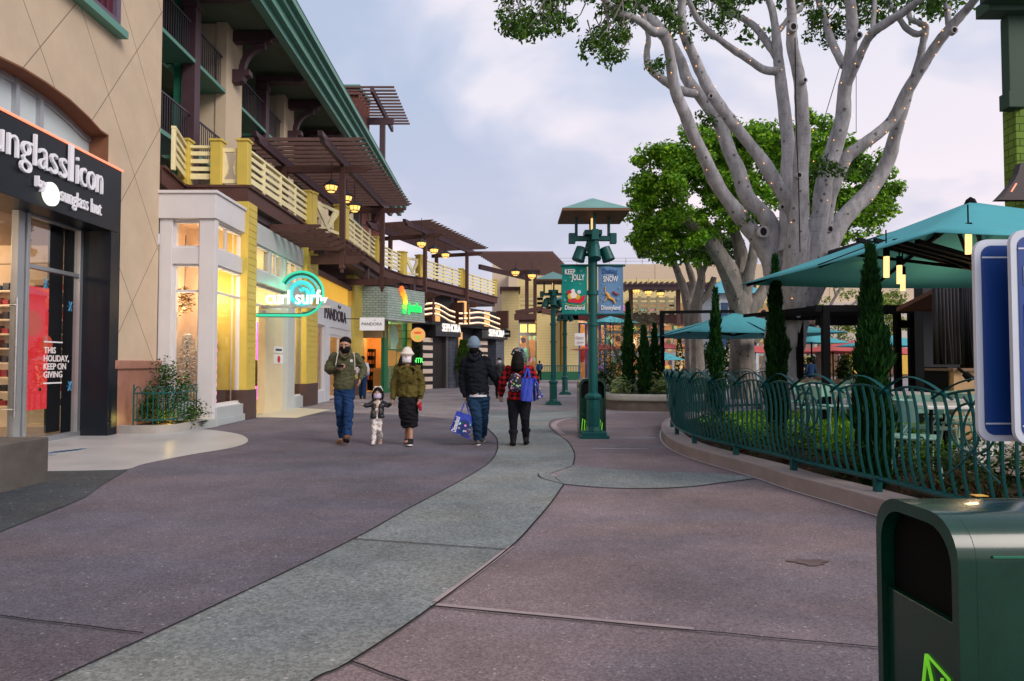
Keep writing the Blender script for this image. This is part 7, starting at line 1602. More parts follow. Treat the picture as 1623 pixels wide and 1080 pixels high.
mb = MB(); mb.bar(at(1603, 304, 12.75), at(1611, 291, 12.75), .02); mb.build('neon_strip', neon_red, gb)
mb = MB(); mb.box(xg + .3, xg + 8, Yg + .3, Yg + 1.5, 3.4, zg(330)); mb.build('lower_wall', charcoal, gb)

# ------------------------------------------------------------------ far buildings
fb = thing('far_building', 'pale yellow boarded building across the end of the walk with lit tall windows', 'building', (4, 64, 0))
Yf = 62
xf = lambda u, Y=Yf: at(u, 577, Y).x
zf = lambda v, Y=Yf: at(900, v, Y).z
def pil(u0, u1, vt, Y=Yf, cap=False, depth=2):
    mb = MB(); mb.box(xf(u0, Y), xf(u1, Y), Y, Y + depth, 0, zf(vt, Y)); o = mb.build('pilaster', pale_yellow, fb)
    if cap: mb = MB(); mb.box(xf(u0, Y) - .15, xf(u1, Y) + .15, Y - .15, Y + depth + .1, zf(vt, Y), zf(vt - 6, Y)); mb.build('pilaster_cap', brown, o)
pil(795, 822, 461, 58, True, 3); pil(851, 888, 470, 61); pil(893, 917, 500, 60)
mb = MB(); mb.box(xf(822), xf(851), Yf + .4, Yf + .6, zf(510), zf(452)); mb.box(xf(820), xf(1300), Yf + 1.5, Yf + 2, zf(478), zf(440)); mb.build('upper_wall', pale_yellow, fb)
mb = MB(); mb.box(xf(822), xf(1290), Yf + 6, Yf + 6.2, 0, zf(470)); mb.build('back_wall', M('merchandise_wall', (.42, .26, .12), .7, mode='dots', k=('multi', 1.5, .42), var=.3, scale=.6), fb)
mb = MB(); mb.box(xf(800), xf(1290), Yf + .5, Yf + 6, zf(507), zf(504)); mb.build('ceiling', cream_wall, fb)
def fwin(u0, u1, v0, v1, nb, Y=Yf, mat=None, hb=()):
    mb = MB(); a, b, c, d = xf(u0, Y), xf(u1, Y), zf(v1, Y), zf(v0, Y); w = .14; T = lambda x, n, z: Vector((x, Y + n, z)); frame_rect(mb, T, a, b, c, d, w, -.1, .1)
    for i in range(1, nb): x = a + (b - a) * i / nb; mb.box(x - w / 2, x + w / 2, -.08, .08, c, d, T)
    for v in hb: z = zf(v, Y); mb.box(a, b, -.09, .09, z - .25, z + .05, T)
    f = mb.build('window', mat or grey_paint, fb); g = MB(); g.quad(T(a, 0, c), T(b, 0, c), T(b, 0, d), T(a, 0, d)); g.build('pane', glz, f, fix=False)
fwin(822, 851, 512, 602, 2, hb=(528,)); fwin(917, 930, 512, 602, 1, Yf - 1, M('blue_frame', (.03, .12, .36), .5), hb=(530,))
bl = MATS['blue_frame']
for u in (929, 947, 955): mb = MB(); mb.box(xf(u), xf(u + 3), Yf - 1.4, Yf - .9, 0, zf(508)); mb.build('blue_column', bl, fb)
for u0, u1 in ((932, 947), (958, 1000), (1000, 1045), (1045, 1110), (1110, 1200), (1200, 1290)): fwin(u0, u1, 508, 602, 3, Yf - .5, grey_paint, hb=(525, 560))
mb = MB(); mb.box(xf(888), xf(893), Yf - 1, Yf + 1, 0, zf(500)); mb.build('downpipe', M('orange_yellow', (.62, .40, .06), .6), fb)
mb = MB(); mb.box(xf(985), xf(1300), Yf - 3, Yf + 1, zf(516), zf(500)); mb.build('deck_fascia', brown, fb)
mb = MB(); mb.box(xf(890), xf(985), Yf - 2, Yf + 1, zf(510), zf(502)); mb.build('deck_fascia', M('maroon_band', (.14, .03, .03), .6), fb)
mb = MB()
for u0, u1, Y in ((1000, 1072, Yf - 3), (822, 890, Yf - 1)):
    for v in (497, 490, 483, 476): mb.box(xf(u0, Y), xf(u1, Y), Y, Y + .1, zf(v, Y), zf(v - 4, Y))
    for i in range(6): u = u0 + (u1 - u0) * i / 5; mb.box(xf(u, Y) - .12, xf(u, Y) + .12, Y - .06, Y + .16, zf(499, Y), zf(470, Y))
tag(mb.build('upper_railing', cream, fb), kind='stuff')
rnd = random.Random(17)
for i in range(26):
    u = rnd.uniform(824, 1240); z0 = rnd.uniform(.2, 2.6); m = (M('goods_red', (.5, .06, .04), .6), M('goods_teal', (.05, .3, .32), .6), M('goods_yellow', (.7, .45, .08), .6), M('goods_white', (.7, .66, .6), .6), M('goods_brown', (.2, .1, .05), .6))[i % 5]
    mb = MB(); x = xf(u); y = Yf + rnd.uniform(1.5, 4); mb.lathe([(rnd.uniform(.2, .6), 0), (rnd.uniform(.3, .6), .5), (rnd.uniform(.1, .4), rnd.uniform(.8, 1.6))], (x, y, 0.02 if z0 < 1 else z0), 10)
    mb.build('goods_display', m, fb)
for u in (836, 925, 990, 1060, 1150): lamp('shop_lamp', (xf(u), Yf + 2.5, 3.8), 170, (1, .66, .36), 1.2, parent=fb)
for i, (u, v) in enumerate(((829, 522), (844, 522))):
    p = at(u, v, Yf + 1.2); mb = MB(); mb.box(p.x - .35, p.x + .35, p.y - .1, p.y + .2, p.z - .5, p.z + .5); mb.build('wall_lantern', lit('yellow_lantern', (1, .62, .15), 1.3), fb)
fp = thing('pergola', 'dark brown pergola with two lanterns on the far yellow building', 'pergola', (xf(835, 58), 57, 5))
Yq = 56
for u in (835, 848): mb = MB(); p = at(u, 500, Yq + (0 if u == 835 else 3)); mb.box(p.x - .15, p.x + .15, p.y - .15, p.y + .15, p.z, at(u, 428, Yq).z); mb.build('post', brown, fp)
mb = MB(); mb.bar(at(805, 433, Yq), at(856, 431, Yq), .2, .35); mb.build('beam', plum, fp); mb = MB(); mb.bar(at(760, 423, 50), at(845, 421, 50) + Vector((0, 8, 0)), .2, .35); mb.build('beam', plum, fp)
for i in range(22):
    q = i / 21; y = 48.5 + 12 * q; zz_ = at(800, 420, 54).z; mb = MB(); x_ = at(752, 577, 48.5).x + 2.6 * q; mb.box(x_, x_ + 5.6, y - .06, y + .06, zz_ - .0, zz_ + .16); mb.build('rafter', slat, fp)
mb = MB(); a_, b_ = at(817, 496, Yq), at(858, 490, Yq); mb.bar(a_, b_, .5, .35); mb.bar(at(815, 503, Yq - .5), at(850, 502, Yq - .5), .5, .5); mb.bar(at(822, 508, Yq - .3), at(848, 508, Yq - .3), .5, .4); mb.build('bracket', brown, fp)
mb = MB(); mb.bar(at(857, 492, Yq), at(890, 499, Yq + 2), .25, .45); mb.build('beam', brown, fp)
fp2 = thing('pergola', 'long dark brown pergola with small lanterns right of the blue banner', 'pergola', (xf(1030, 56), 57, 5))
for u in (1000, 1075): mb = MB(); p = at(u, 500, 56); mb.box(p.x - .15, p.x + .15, p.y - .15, p.y + .15, 4.5, at(u, 452, 56).z); mb.build('post', brown, fp2)
for i in range(26): x_ = xf(985, 56) + i * .42; mb = MB(); mb.box(x_, x_ + .12, 54, 60, at(1000, 455, 56).z, at(1000, 451, 56).z); mb.build('rafter', slat, fp2)
mb = MB(); mb.box(xf(985, 56), xf(1190, 56), 54.5, 54.7, at(1000, 462, 56).z, at(1000, 455, 56).z); mb.build('beam', plum, fp2)
L1_ = None
for u, v, Y, lb in ((817, 437, 53, 'small far lantern, left of the two on the far yellow building'), (843, 442, 53, 'small far lantern, right of the two on the far yellow building'), (1009, 466, 55, 'small far lantern right of the blue banner, leftmost of three'), (1028, 468, 55, 'small far lantern, middle of the three right of the blue banner'), (1047, 470, 55, 'small far lantern, rightmost of the three right of the blue banner')):
    p = at(u, v, Y)
    if L1_ is None: L1_ = make_lantern(p, lb, 'far lanterns', drop=.5, sc=1.5)
    else: copy_tree(L1_, loc=p, label=lb)
bw = thing('large_building', 'huge plain beige building with roof railings behind the far shops', 'building', (20, 80, 0)); Yw = 78
mb = MB(); mb.box(at(780, 577, Yw).x, 60, Yw, Yw + 10, 0, at(900, 419, Yw).z); mb.box(at(806, 577, Yw - 3).x, at(870, 577, Yw - 3).x, Yw - 3, Yw, 0, at(900, 430, Yw - 3).z); mb.build('wall', far_beige, bw)
mb = MB(); zt = at(900, 419, Yw).z
for i in range(40): x = at(888, 577, Yw).x + i * 1.9; mb.box(x, x + .08, Yw + .5, Yw + .58, zt, zt + .75)
for z in (.4, .75): mb.box(at(888, 577, Yw).x, 60, Yw + .5, Yw + .58, zt + z, zt + z + .05)
mb.build('roof_railing', alu, bw)
mb = MB()
for i in range(9): x = at(900, 577, Yw).x + i * 5; mb.box(x, x + .06, Yw - .02, Yw, 0, zt)
mb.build('wall_joint', M('wall_joint', (.40, .32, .24), .8), bw)
ws = text_sign('blade_sign', lambda a, b, h: Vector((at(911, 545, 55).x + a, 55 - h, at(911, 548, 55).z + b)), .82, 1.0, 'Open', .36, .6, M('board_white', (.72, .70, .68), .6), M('script_dark', (.25, .08, .10), .6), 'small white hanging board between the far lamp post and the blue column', 'blade sign', at(911, 548, 55), tz=.55)
for o in kids(ws):
    if 'lettering' in o.name: bpy.data.objects.remove(o)
text_mb('Cherry', lambda a, b, h: Vector((at(911, 545, 55).x + .08 + a, 54.92 - h, at(911, 548, 55).z + .55 + b)), .28, .01, width=.65).build('lettering', MATS['script_dark'], ws)
text_mb('Store', lambda a, b, h: Vector((at(911, 545, 55).x + .2 + a, 54.92 - h, at(911, 548, 55).z + .18 + b)), .28, .01, width=.5).build('lettering', MATS['script_dark'], ws)
# green railings before the far building
fr_t = thing('far_fence', 'low dark green planter fence before the far yellow building', 'fence', (xf(890, 58), 57.5, 0)); mb = MB(); xa, xb = at(853, 577, 57).x, at(917, 577, 57).x
mb.box(xa, xb, 57, 57.3, 0, .7); mb.build('planter_box', M('box_green', (.02, .12, .06), .6), fr_t); mb = MB()
mb.box(xa, xb, 57.1, 57.16, 1.15, 1.22)
for i in range(26): x = xa + (xb - xa) * i / 25; mb.box(x - .02, x + .02, 57.11, 57.15, .7, 1.15)
mb.build('railing', lamp_green, fr_t)
# blue kiosk with teal roof seen through the trees
kk = thing('kiosk', 'white and blue kiosk with a teal roof seen between the tree trunks', 'kiosk', (at(1165, 577, 40).x, 42, 0)); 
mb = MB(); x0, x1 = at(1138, 577, 40).x, at(1212, 577, 40).x; mb.box(x0, x1, 41, 44, 0, at(1150, 465, 41).z); mb.build('wall', M('kiosk_white', (.55, .66, .70), .6), kk)
mb = MB(); zr = at(1150, 466, 41).z; mb.add([(x0 - .5, 40.5, zr), (x1 + .5, 40.5, zr), (x1 + .5, 44.5, zr), (x0 - .5, 44.5, zr), ((x0 + x1) / 2, 42.5, zr + 1.2)], [(0, 1, 4), (1, 2, 4), (2, 3, 4), (3, 0, 4), (3, 2, 1, 0)]); mb.build('roof', M('kiosk_teal', (.10, .36, .44), .6), kk)
for u in (1150, 1165, 1195): mb = MB(); x = at(u, 577, 40.9).x; mb.box(x - .2, x + .2, 40.95, 41, 2.4, at(1150, 480, 41).z); mb.build('window', M('kiosk_blue', (.02, .06, .14), .3), kk)
# far court backdrop: buildings of other shops right of the great trunk
fc = thing('far_building', 'far terracotta and timber shop front with a pitched letter sign beyond the court', 'building', (at(1330, 577, 75).x, 76, 0))
mb = MB(); mb.box(at(1262, 577, 74).x, at(1290, 577, 74).x, 74, 80, 0, at(1280, 447, 74).z); mb.build('wall', M('terracotta_wall', (.34, .17, .11), .8), fc)
mb = MB(); mb.box(at(1290, 577, 76).x, at(1620, 577, 76).x, 77, 84, 0, at(1350, 478, 76).z); mb.build('wall', M('pale_far_wall', (.58, .52, .46), .8), fc)
mb = MB(); x0, x1, z0, z1 = at(1276, 577, 73.5).x, at(1286, 577, 73.5).x, at(1280, 476, 73.5).z, at(1280, 462, 73.5).z
for a, b in (((x0, z0), ((x0 + x1) / 2, z1)), ((x1, z0), ((x0 + x1) / 2, z1)), ((x0 * .7 + x1 * .3, (z0 * .6 + z1 * .4)), (x0 * .3 + x1 * .7, (z0 * .6 + z1 * .4)))): mb.bar((a[0], 73.6, a[1]), (b[0], 73.6, b[1]), .14, .1)
mb.build('letter_a', M('letter_white', (.75, .75, .72), .5), fc)
mb = MB(); mb.box(at(1262, 577, 70).x, at(1500, 577, 70).x, 70, 70.3, 0, at(1300, 560, 70).z + .4); mb.build('timber_screen', M('court_screen', (.50, .36, .20), .7, var=.2), fc)
for i in range(8): u = 1275 + i * 26; mb = MB(); x = at(u, 577, 69.5).x; mb.box(x - .7, x + .7, 69.6, 69.9, .3, 2.6); mb.build('stall_front', (MATS['goods_yellow'], MATS['goods_white'], MATS['goods_brown'])[i % 3], fc)
es = text_sign('earl_sign', lambda a, b, h: Vector((at(1273, 526, 36).x + a, 36 - h, at(1273, 528, 36).z + b)), .95, .42, 'Earl', .38, .6, steel_blk, M('sign_ink', (.75, .75, .72), .5), 'black board with white lettering beyond the great trunk', 'sign', at(1273, 528, 36)); es.name = 'name_board'
# two trees of baubles (decorated christmas trees) far behind
for u, v0, v1, w, Y, lb, bm_ in ((1157, 535, 592, 20, 36, 'slim decorated holiday tree with pale baubles beside the umbrella mast', 'x'), (1077, 540, 590, 15, 40, 'decorated holiday tree glowing amber left of the far trunks', 'y')):
    p = at(u, v1, Y); h = at(u, v0, Y).z; t = thing('holiday_tree', lb, 'christmas tree', (p.x, Y, 0), 'decorated holiday trees'); rnd = random.Random(u)
    mb = MB(); conif_leaves(mb, (p.x, Y, 0), h, w * Y / F * .55, 2600, .16, .06, rnd); mb.build('foliage', leafD, t, fix=False)
    mb = MB()
    for _ in range(150): q = rnd.random(); r = w * Y / F * .55 * (1 - q * .93); a = rnd.uniform(0, 6.28); mb.ell((p.x + r * cos(a), Y + r * sin(a), q * h), (.07, .07, .07), 6, 4)
    tag(mb.build('baubles', M('bauble_' + bm_, (.7, .66, .6) if bm_ == 'x' else (.7, .4, .1), .3, emis=(1, .7, .4), estr=.25 if bm_ == 'y' else .08), t), kind='stuff')
# ------------------------------------------------------------------ people
skin = M('skin_warm', (.42, .23, .155), .5, var=.06, spec=.4); skin2 = M('skin_light', (.50, .30, .21), .5, var=.06)
hairm = M('hair_dark', (.007, .005, .0045), .7, var=.3, spec=.15, mode='grain', k=(60, 60, 3))
denim = M('denim_blue', (.014, .042, .12), .85, var=.3, scale=9, bump=.03, bscale=25); denim2 = M('denim_dark', (.014, .040, .085), .85, var=.3, scale=9, bump=.03, bscale=25)
from mathutils import noise as _n
def blob(mb, name, mat, parent, vox=.010, it=3, fac=.5, fold=None):
    if fold is None: fold = .011 if name in ('hoodie', 'jeans', 'jacket', 'plaid_shirt', 'skirt', 'trousers', 'top') else .004 if name == 'leggings' else 0
    off = Vector(parent['_o']); me = bpy.data.meshes.new('t'); me.from_pydata([p - off for p in mb.v], [], mb.f)
    bm = bmesh.new(); bm.from_mesh(me); bmesh.ops.recalc_face_normals(bm, faces=bm.faces); bm.to_mesh(me); bm.free()
    ob = bpy.data.objects.new('t', me); COL.objects.link(ob)
    m = ob.modifiers.new('r', 'REMESH'); m.mode = 'VOXEL'; m.voxel_size = vox; m.use_smooth_shade = True
    s_ = ob.modifiers.new('s', 'SMOOTH'); s_.iterations = it; s_.factor = fac
    dg = bpy.context.evaluated_depsgraph_get(); m2 = bpy.data.meshes.new_from_object(ob.evaluated_get(dg)); bpy.data.objects.remove(ob); bpy.data.meshes.remove(me)
    if fold:
        nr = [v.normal.copy() for v in m2.vertices]; sd = len(bpy.data.meshes) * 1.7
        for v, q in zip(m2.vertices, nr):
            c = v.co; w = _n.noise(Vector((c.x * 7 + c.z * 5 + sd, c.y * 7, c.z * 13))); w2 = _n.noise(Vector((c.x * 16 - c.z * 9, c.y * 16 + sd, c.z * 26)))
            v.co = c + q * fold * ((1 - abs(w) * 3.2) * .9 + w2 * .8 - .35)
    m2.name = name; m2.materials.clear(); m2.materials.append(mat); m2.shade_smooth()
    o = bpy.data.objects.new(name, m2); COL.objects.link(o); o.parent = parent; o['_o'] = tuple(off); return o
def chain(mb, P, R, sx=1., n=12):
    mb.tube(P, R, n, sx=sx)
    for p, r in zip(P, R): mb.ell(p, (r * sx * .99 if sx != 1 else r, r, r), 12, 8)
def limbc(mb, P, R, n=12):
    pts = smooth_line(P, 4); rr = []
    for i in range(len(R) - 1): rr += [R[i] + (R[i + 1] - R[i]) * k / 4 for k in range(4)]
    rr.append(R[-1]); mb.tube(pts, rr, n); mb.ell(P[0], (R[0],) * 3, 12, 8); mb.ell(P[-1], (R[-1],) * 3, 12, 8)
def hand(mb, W, d, nrm, k=1., curl=.5, thumb=1):
    """W wrist, d toward the fingers, nrm out of the back of the hand"""
    d = Vector(d).normalized(); nrm = Vector(nrm); nrm = (nrm - d * nrm.dot(d)).normalized(); s = d.cross(nrm) * thumb
    L_ = .085 * k
    for q in (-.025, -.008, .009, .026): mb.tube([W, W + d * L_ * .5 + s * q * .8 * k, W + d * L_ + s * q * k], [.021 * k, .017 * k, .0125 * k], 8)
    for q, ln in ((.030, .070), (.0105, .078), (-.0100, .072), (-.030, .056)):
        b = W + d * L_ + s * q * k; p = [b]; dd = d
        for j, fr_ in enumerate((.45, .32, .23)):
            a = curl * (j + .6); dd = (d * cos(a) - nrm * sin(a)).normalized(); p.append(p[-1] + dd * ln * fr_ * k * 1.05)
        mb.tube(p, [.0098 * k, .0092 * k, .0085 * k, .007 * k], 7); mb.ell(p[-1], (.007 * k,) * 3, 6, 5)
    b = W + d * .025 * k + s * .022 * k; p = [b, b + (d * .7 + s * .9).normalized() * .038 * k, b + (d * .7 + s * .9).normalized() * .038 * k + (d * .95 + s * .15 - nrm * .4 * curl).normalized() * .042 * k]
    mb.tube(p, [.015 * k, .0115 * k, .008 * k], 8); mb.ell(p[-1], (.008 * k,) * 3, 6, 5)
def shoe(parent, an, dirv, mat, k=1., sole=None, tilt=0., name='shoe', boot=0.):
    """an ankle joint; dirv heading of the toe in plan; tilt raises the toe (+) or the heel (-)"""
    d = Vector((dirv[0], dirv[1], 0)).normalized(); d = Vector((d.x * cos(tilt), d.y * cos(tilt), sin(tilt))); up = Vector((-Vector((dirv[0], dirv[1])).normalized().x * sin(tilt), -Vector((dirv[0], dirv[1])).normalized().y * sin(tilt), cos(tilt)))
    b = an - up * .045 * k; mb = MB()
    P_ = [b - d * .055 * k, b + d * .02 * k, b + d * .09 * k - up * .008 * k, b + d * .15 * k - up * .014 * k, b + d * .185 * k - up * .018 * k]; R_ = [.036 * k, .042 * k, .041 * k, .034 * k, .020 * k]
    mb.tube(P_, R_, 12); [mb.ell(p, (r,) * 3, 10, 6) for p, r in zip(P_, R_)]; mb.tube([b, an + up * (.02 + boot)], [.045 * k, (.046 if not boot else .062) * k], 10)
    o = blob(mb, name, mat, parent, .008)
    mb = MB(); s = d.cross(up).normalized(); out = []
    for i in range(20):
        a = 2 * pi * i / 20; r = .047 + .004 * cos(a); out.append((.065 + .135 * cos(a), r * sin(a) * (1 if cos(a) > 0 else .86)))
    c = an - up * .095 * k; mb.prism([(a * k, b_ * k) for a, b_ in out], 0, .022 * k, lambda a, b_, h: c + d * a + s * b_ + up * h); mb.build('sole', sole or M('sole_dark', (.05, .04, .035), .8), o, smooth=True)
    return o
def head_shape(mb, c, r, face, tilt=0.):
    """c centre of the skull, r half height; face = +1 away from the camera, -1 toward it"""
    Rx = Matrix.Rotation(tilt, 3, 'X'); q = lambda x, y, z: c + Rx @ Vector((x * r, y * r * face, z * r))
    mb.ell(q(0, -.05, .16), (r * .70, r * .80, r * .80), 20, 14, Rx); mb.ell(q(0, .16, -.35), (r * .55, r * .58, r * .60), 16, 12, Rx); mb.ell(q(0, .38, -.78), (r * .26, r * .22, r * .18), 12, 8, Rx)
    mb.tube([q(0, .72, .15), q(0, .86, -.18)], [r * .07, r * .13], 8); mb.ell(q(0, .84, -.18), (r * .13, r * .12, r * .09), 8, 6)
    for sx_ in (-1, 1): mb.ell(q(sx_ * .70, -.02, -.05), (r * .09, r * .14, r * .20), 8, 8, Rx); mb.ell(q(sx_ * .27, .64, .22), (r * .2, r * .1, r * .06), 8, 6, Rx)
    mb.ell(q(0, .68, -.50), (r * .22, r * .09, r * .09), 8, 6, Rx)
    return q
def eyes(q, r, parent):
    for sx_ in (-1, 1):
        mb = MB(); mb.ell(q(sx_ * .27, .66, .08), (r * .12, r * .07, r * .06), 8, 6); e = mb.build('eye', M('eye_white', (.55, .52, .50), .3), parent, smooth=True)
        mb = MB(); mb.ell(q(sx_ * .27, .705, .08), (r * .06, r * .04, r * .06), 8, 6); mb.build('iris', M('iris_dark', (.015, .010, .008), .2), e, smooth=True)
        mb = MB(); mb.tube([q(sx_ * .12, .74, .26), q(sx_ * .28, .74, .31), q(sx_ * .44, .64, .27)], r * .045, 5); mb.build('eyebrow', hairm, parent)
def mask(q, r, mat, parent, face):
    mb = MB(); n, m = 12, 6
    def P(i, j, e=0):
        a = -1.15 + 2.3 * i / n; z = -.86 + .86 * j / m; bul = .80 + e + .12 * sin(pi * j / m) * cos(a); return q(bul * .84 * sin(a), .05 + bul * .92 * cos(a) * (1 - .12 * abs(z + .3)), z - .02)
    for i in range(n):
        for j in range(m): mb.quad(P(i, j), P(i + 1, j), P(i + 1, j + 1), P(i, j + 1))
    o = mb.build('face_mask', mat, parent, smooth=True); md = o.modifiers.new('cloth', 'SOLIDIFY'); md.thickness = .004
    mb = MB()
    for s_ in (-1, 1): mb.tube([q(s_ * .68, .35, -.15), q(s_ * .74, .05, .05)], .003, 4); mb.tube([q(s_ * .66, .35, -.6), q(s_ * .74, .05, -.1)], .003, 4)
    mb.build('ear_loop', mat, o)
def px(u, v, Y): return at(u, v, Y)
def base_body(t, J, k, face, skinm, hands, hd, tilt=0., legr=(.066, .048, .036), armr=(.046, .038, .026), torso=(.14, .12, .15), vox=.009):
    mb = MB(); pel = (J['hipL'] + J['hipR']) / 2; sh = (J['shL'] + J['shR']) / 2; c = J['head']
    mb2 = [pel, pel.lerp(sh, .35), pel.lerp(sh, .75), sh + Vector((0, 0, -.02 * k))]
    mb.tube(mb2, [torso[0] * k * .62, torso[1] * k * .75, torso[2] * k * .75, .09 * k], 14, sx=1.2); mb.ell(pel, (torso[0] * k * .78, torso[0] * k * .62, .09 * k), 12, 8)
    mb.tube([J['shL'], J['shR']], .055 * k, 10); mb.tube([sh - Vector((0, 0, .02 * k)), c - Vector((0, 0, hd * .45))], [.062 * k, .055 * k], 12)
    for s_ in 'LR':
        limbc(mb, [J['hip' + s_], J['kn' + s_], J['an' + s_]], [legr[0] * k, legr[1] * k, legr[2] * k]); mb.ell(J['kn' + s_].lerp(J['an' + s_], .3), (legr[1] * k * .98,) * 3, 10, 8)
        limbc(mb, [J['sh' + s_], J['el' + s_], J['ha' + s_]], [armr[0] * k, armr[1] * k, armr[2] * k])
        f = J['toe' + s_]; mb.tube([J['an' + s_] - Vector((0, 0, .04 * k)), J['an' + s_] + Vector((f[0], f[1], 0)).normalized() * .12 * k - Vector((0, 0, .055 * k))], [.03 * k, .022 * k], 8)
    q = head_shape(mb, c, hd, face, tilt)
    for h in hands: hand(mb, *h)
    o = blob(mb, 'body', skinm, t, vox, 2); return q
def sleeve(mb, J, s_, k, r=(.075, .062, .05), ext=0.): limbc(mb, [J['sh' + s_], J['el' + s_], J['el' + s_].lerp(J['ha' + s_], .93)], [r[0] * k, r[1] * k, r[2] * k])
def trouser(mb, J, k, r=(.105, .080, .066), hipw=.15):
    pel = (J['hipL'] + J['hipR']) / 2; mb.ell(pel + Vector((0, 0, .02 * k)), (hipw * k * 1.12, hipw * k * .85, .13 * k), 14, 10); mb.tube([pel + Vector((0, 0, 0)), pel + Vector((0, 0, .13 * k))], [hipw * k, hipw * k * .92], 14, sx=1.12)
    for s_ in 'LR':
        J2 = [J['hip' + s_], J['hip' + s_].lerp(J['kn' + s_], .5), J['kn' + s_], J['kn' + s_].lerp(J['an' + s_], .5), J['an' + s_] + Vector((0, 0, .0))]
        R_ = [r[0] * k, (r[0] + r[1]) / 2 * k, r[1] * k, (r[1] * .55 + r[2] * .45) * k, r[2] * k]; mb.tube(J2, R_, 14); [mb.ell(p, (rr,) * 3, 12, 8) for p, rr in list(zip(J2, R_))[:-1]]
def V(x, y, z): return Vector((x, y, z))

# --- man in the olive hoodie looking at his phone
Y = 11.5
J = dict(head=px(547.2, 547.5, Y - .06), shL=px(530, 566, Y), shR=px(564, 566.5, Y), elL=px(520, 587, Y - .02), haL=px(534, 583.5, Y - .24), elR=px(575.5, 585, Y + .06), haR=px(571, 600, Y - .08),
         hipL=px(538, 621, Y), hipR=px(553.5, 621, Y), knL=px(539.5, 655, Y + .02), knR=px(552.5, 655, Y - .10), anL=px(542.5, 692, Y + .22), anR=px(551, 690, Y - .12), toeL=(-.25, -1), toeR=(.1, -1))
t = thing('person', 'man in an olive hoodie, blue jeans and black mask, looking down at a phone', 'person', (J['anL'].x, Y, 0)); k = 1.0
ph = px(539, 580.5, Y - .34)
q = base_body(t, J, 1.0, -1, skin, [(J['haL'], (1, -.35, .25), (0, -.8, -.3), 1.0, .7, 1), (J['haR'], (-.1, -.3, -1), (1, 0, 0), 1.0, .45, -1)], .127, tilt=.28)
eyes(q, .127, t); mask(q, .127, M('mask_black', (.010, .010, .012), .8), t, -1)
mb = MB(); mb.ell(q(0, -.22, .42), (.127 * .78, .127 * .84, .127 * .70), 20, 14); mb.ell(q(0, -.35, .0), (.127 * .70, .127 * .60, .127 * .62), 16, 10); o = blob(mb, 'hair', hairm, t, .009)
olive = M('hoodie_olive', (.085, .088, .048), .95, var=.22, scale=7, bump=.04, bscale=18)
sh = (J['shL'] + J['shR']) / 2; pel = (J['hipL'] + J['hipR']) / 2
mb = MB(); mb.tube([px(545.7, 616, Y), px(545.7, 610, Y), px(545.7, 598, Y), px(546.5, 582, Y), px(547, 570, Y), px(547.3, 562, Y)], [.128, .146, .142, .150, .150, .085], 18, sx=1.28); mb.tube([J['shL'] + V(-.0, 0, -.01), J['shR'] + V(0, 0, -.01)], .075, 12)
for s_ in 'LR': sleeve(mb, J, s_, 1.0, (.082, .072, .050))
mb.ell(px(547.3, 563, Y + .07), (.13, .10, .07), 14, 10); o = blob(mb, 'hoodie', olive, t, .011)
mb = MB(); mb.tube([px(545.7, 617.2, Y), px(545.7, 612, Y)], [.130, .134], 22, sx=1.25); mb.build('hem_band', M('hoodie_rib', (.070, .072, .040), .95, var=.2, mode='grain', k=(70, 70, 2)), o, smooth=True)
mb = MB(); mb.tube([px(538.5, 558, Y - .12), px(541, 564, Y - .16), px(547, 568.5, Y - .17), px(553, 564, Y - .16), px(556, 558, Y - .12), px(555, 553, Y - .0), px(547, 552, Y + .12), px(539, 553, Y), px(538.5, 558, Y - .12)], .026, 8); blob(mb, 'hood', olive, o, .010)
for u0, pts in ((0, ((536, 559, -.15), (534.2, 566, -.19), (532, 579, -.20))), (1, ((560.5, 558, -.15), (562, 567, -.19), (562.6, 587, -.17)))):
    mb = MB(); mb.tube([px(u, v, Y + d) for u, v, d in pts], .007, 6); mb.build('drawstring', M('cord_cream', (.62, .58, .50), .8), o)
mb = MB(); c = px(557, 572, Y - .20); mb.box(c.x - .02, c.x + .02, c.y - .004, c.y + .004, c.z - .02, c.z + .02); mb.build('chest_badge', M('badge_white', (.75, .75, .72), .6), o)
mb = MB(); trouser(mb, J, 1.0, (.100, .080, .070), .128); blob(mb, 'jeans', denim, t, .011)
shb = M('shoe_brown', (.16, .07, .035), .6); shoe(t, J['anL'] + V(0, 0, -.02), J['toeL'], shb, 1.12, tilt=-.1); shoe(t, J['anR'] + V(0, -.02, -.01), J['toeR'], shb, 1.12, tilt=.35)
tp_ = thing('phone', 'black phone held in the right hand of the man in the hoodie', 'phone', ph); mb = MB(); Rm = Matrix.Rotation(-.9, 3, 'X'); mb.box(-.06, .06, -.004, .004, -.035, .035, lambda x, y, z: ph + Rm @ V(x, y, z)); mb.build('case', steel_blk, tp_, bevel=.002)

# --- child between the adults
Y = 11.45
J = dict(head=px(599, 623.5, Y), shL=px(591, 638, Y), shR=px(606.5, 638, Y), elL=px(584, 643, Y - .03), haL=px(576.5, 642, Y - .06), elR=px(613.5, 642.5, Y - .02), haR=px(619.5, 641, Y - .04),
         hipL=px(594.5, 664, Y), hipR=px(600.5, 664, Y), knL=px(592.5, 681, Y - .04), knR=px(601.5, 680, Y - .02), anL=px(592.6, 697, Y - .06), anR=px(603, 695, Y + .16), toeL=(0, -1), toeR=(.1, -1)); k = .56
t = thing('person', 'small child in a black jacket and spotted white trousers between the adults', 'person', (J['anL'].x, Y, 0))
q = base_body(t, J, k, -1, skin2, [(J['haL'], (-1, -.2, .35), (0, 0, 1), k, .3, -1), (J['haR'], (1, 0, .2), (0, 0, 1), k, .8, 1)], .098, legr=(.055, .042, .034), armr=(.05, .045, .032), vox=.007)
eyes(q, .098, t); mask(q, .098, M('mask_lilac', (.55, .50, .66), .8), t, -1)
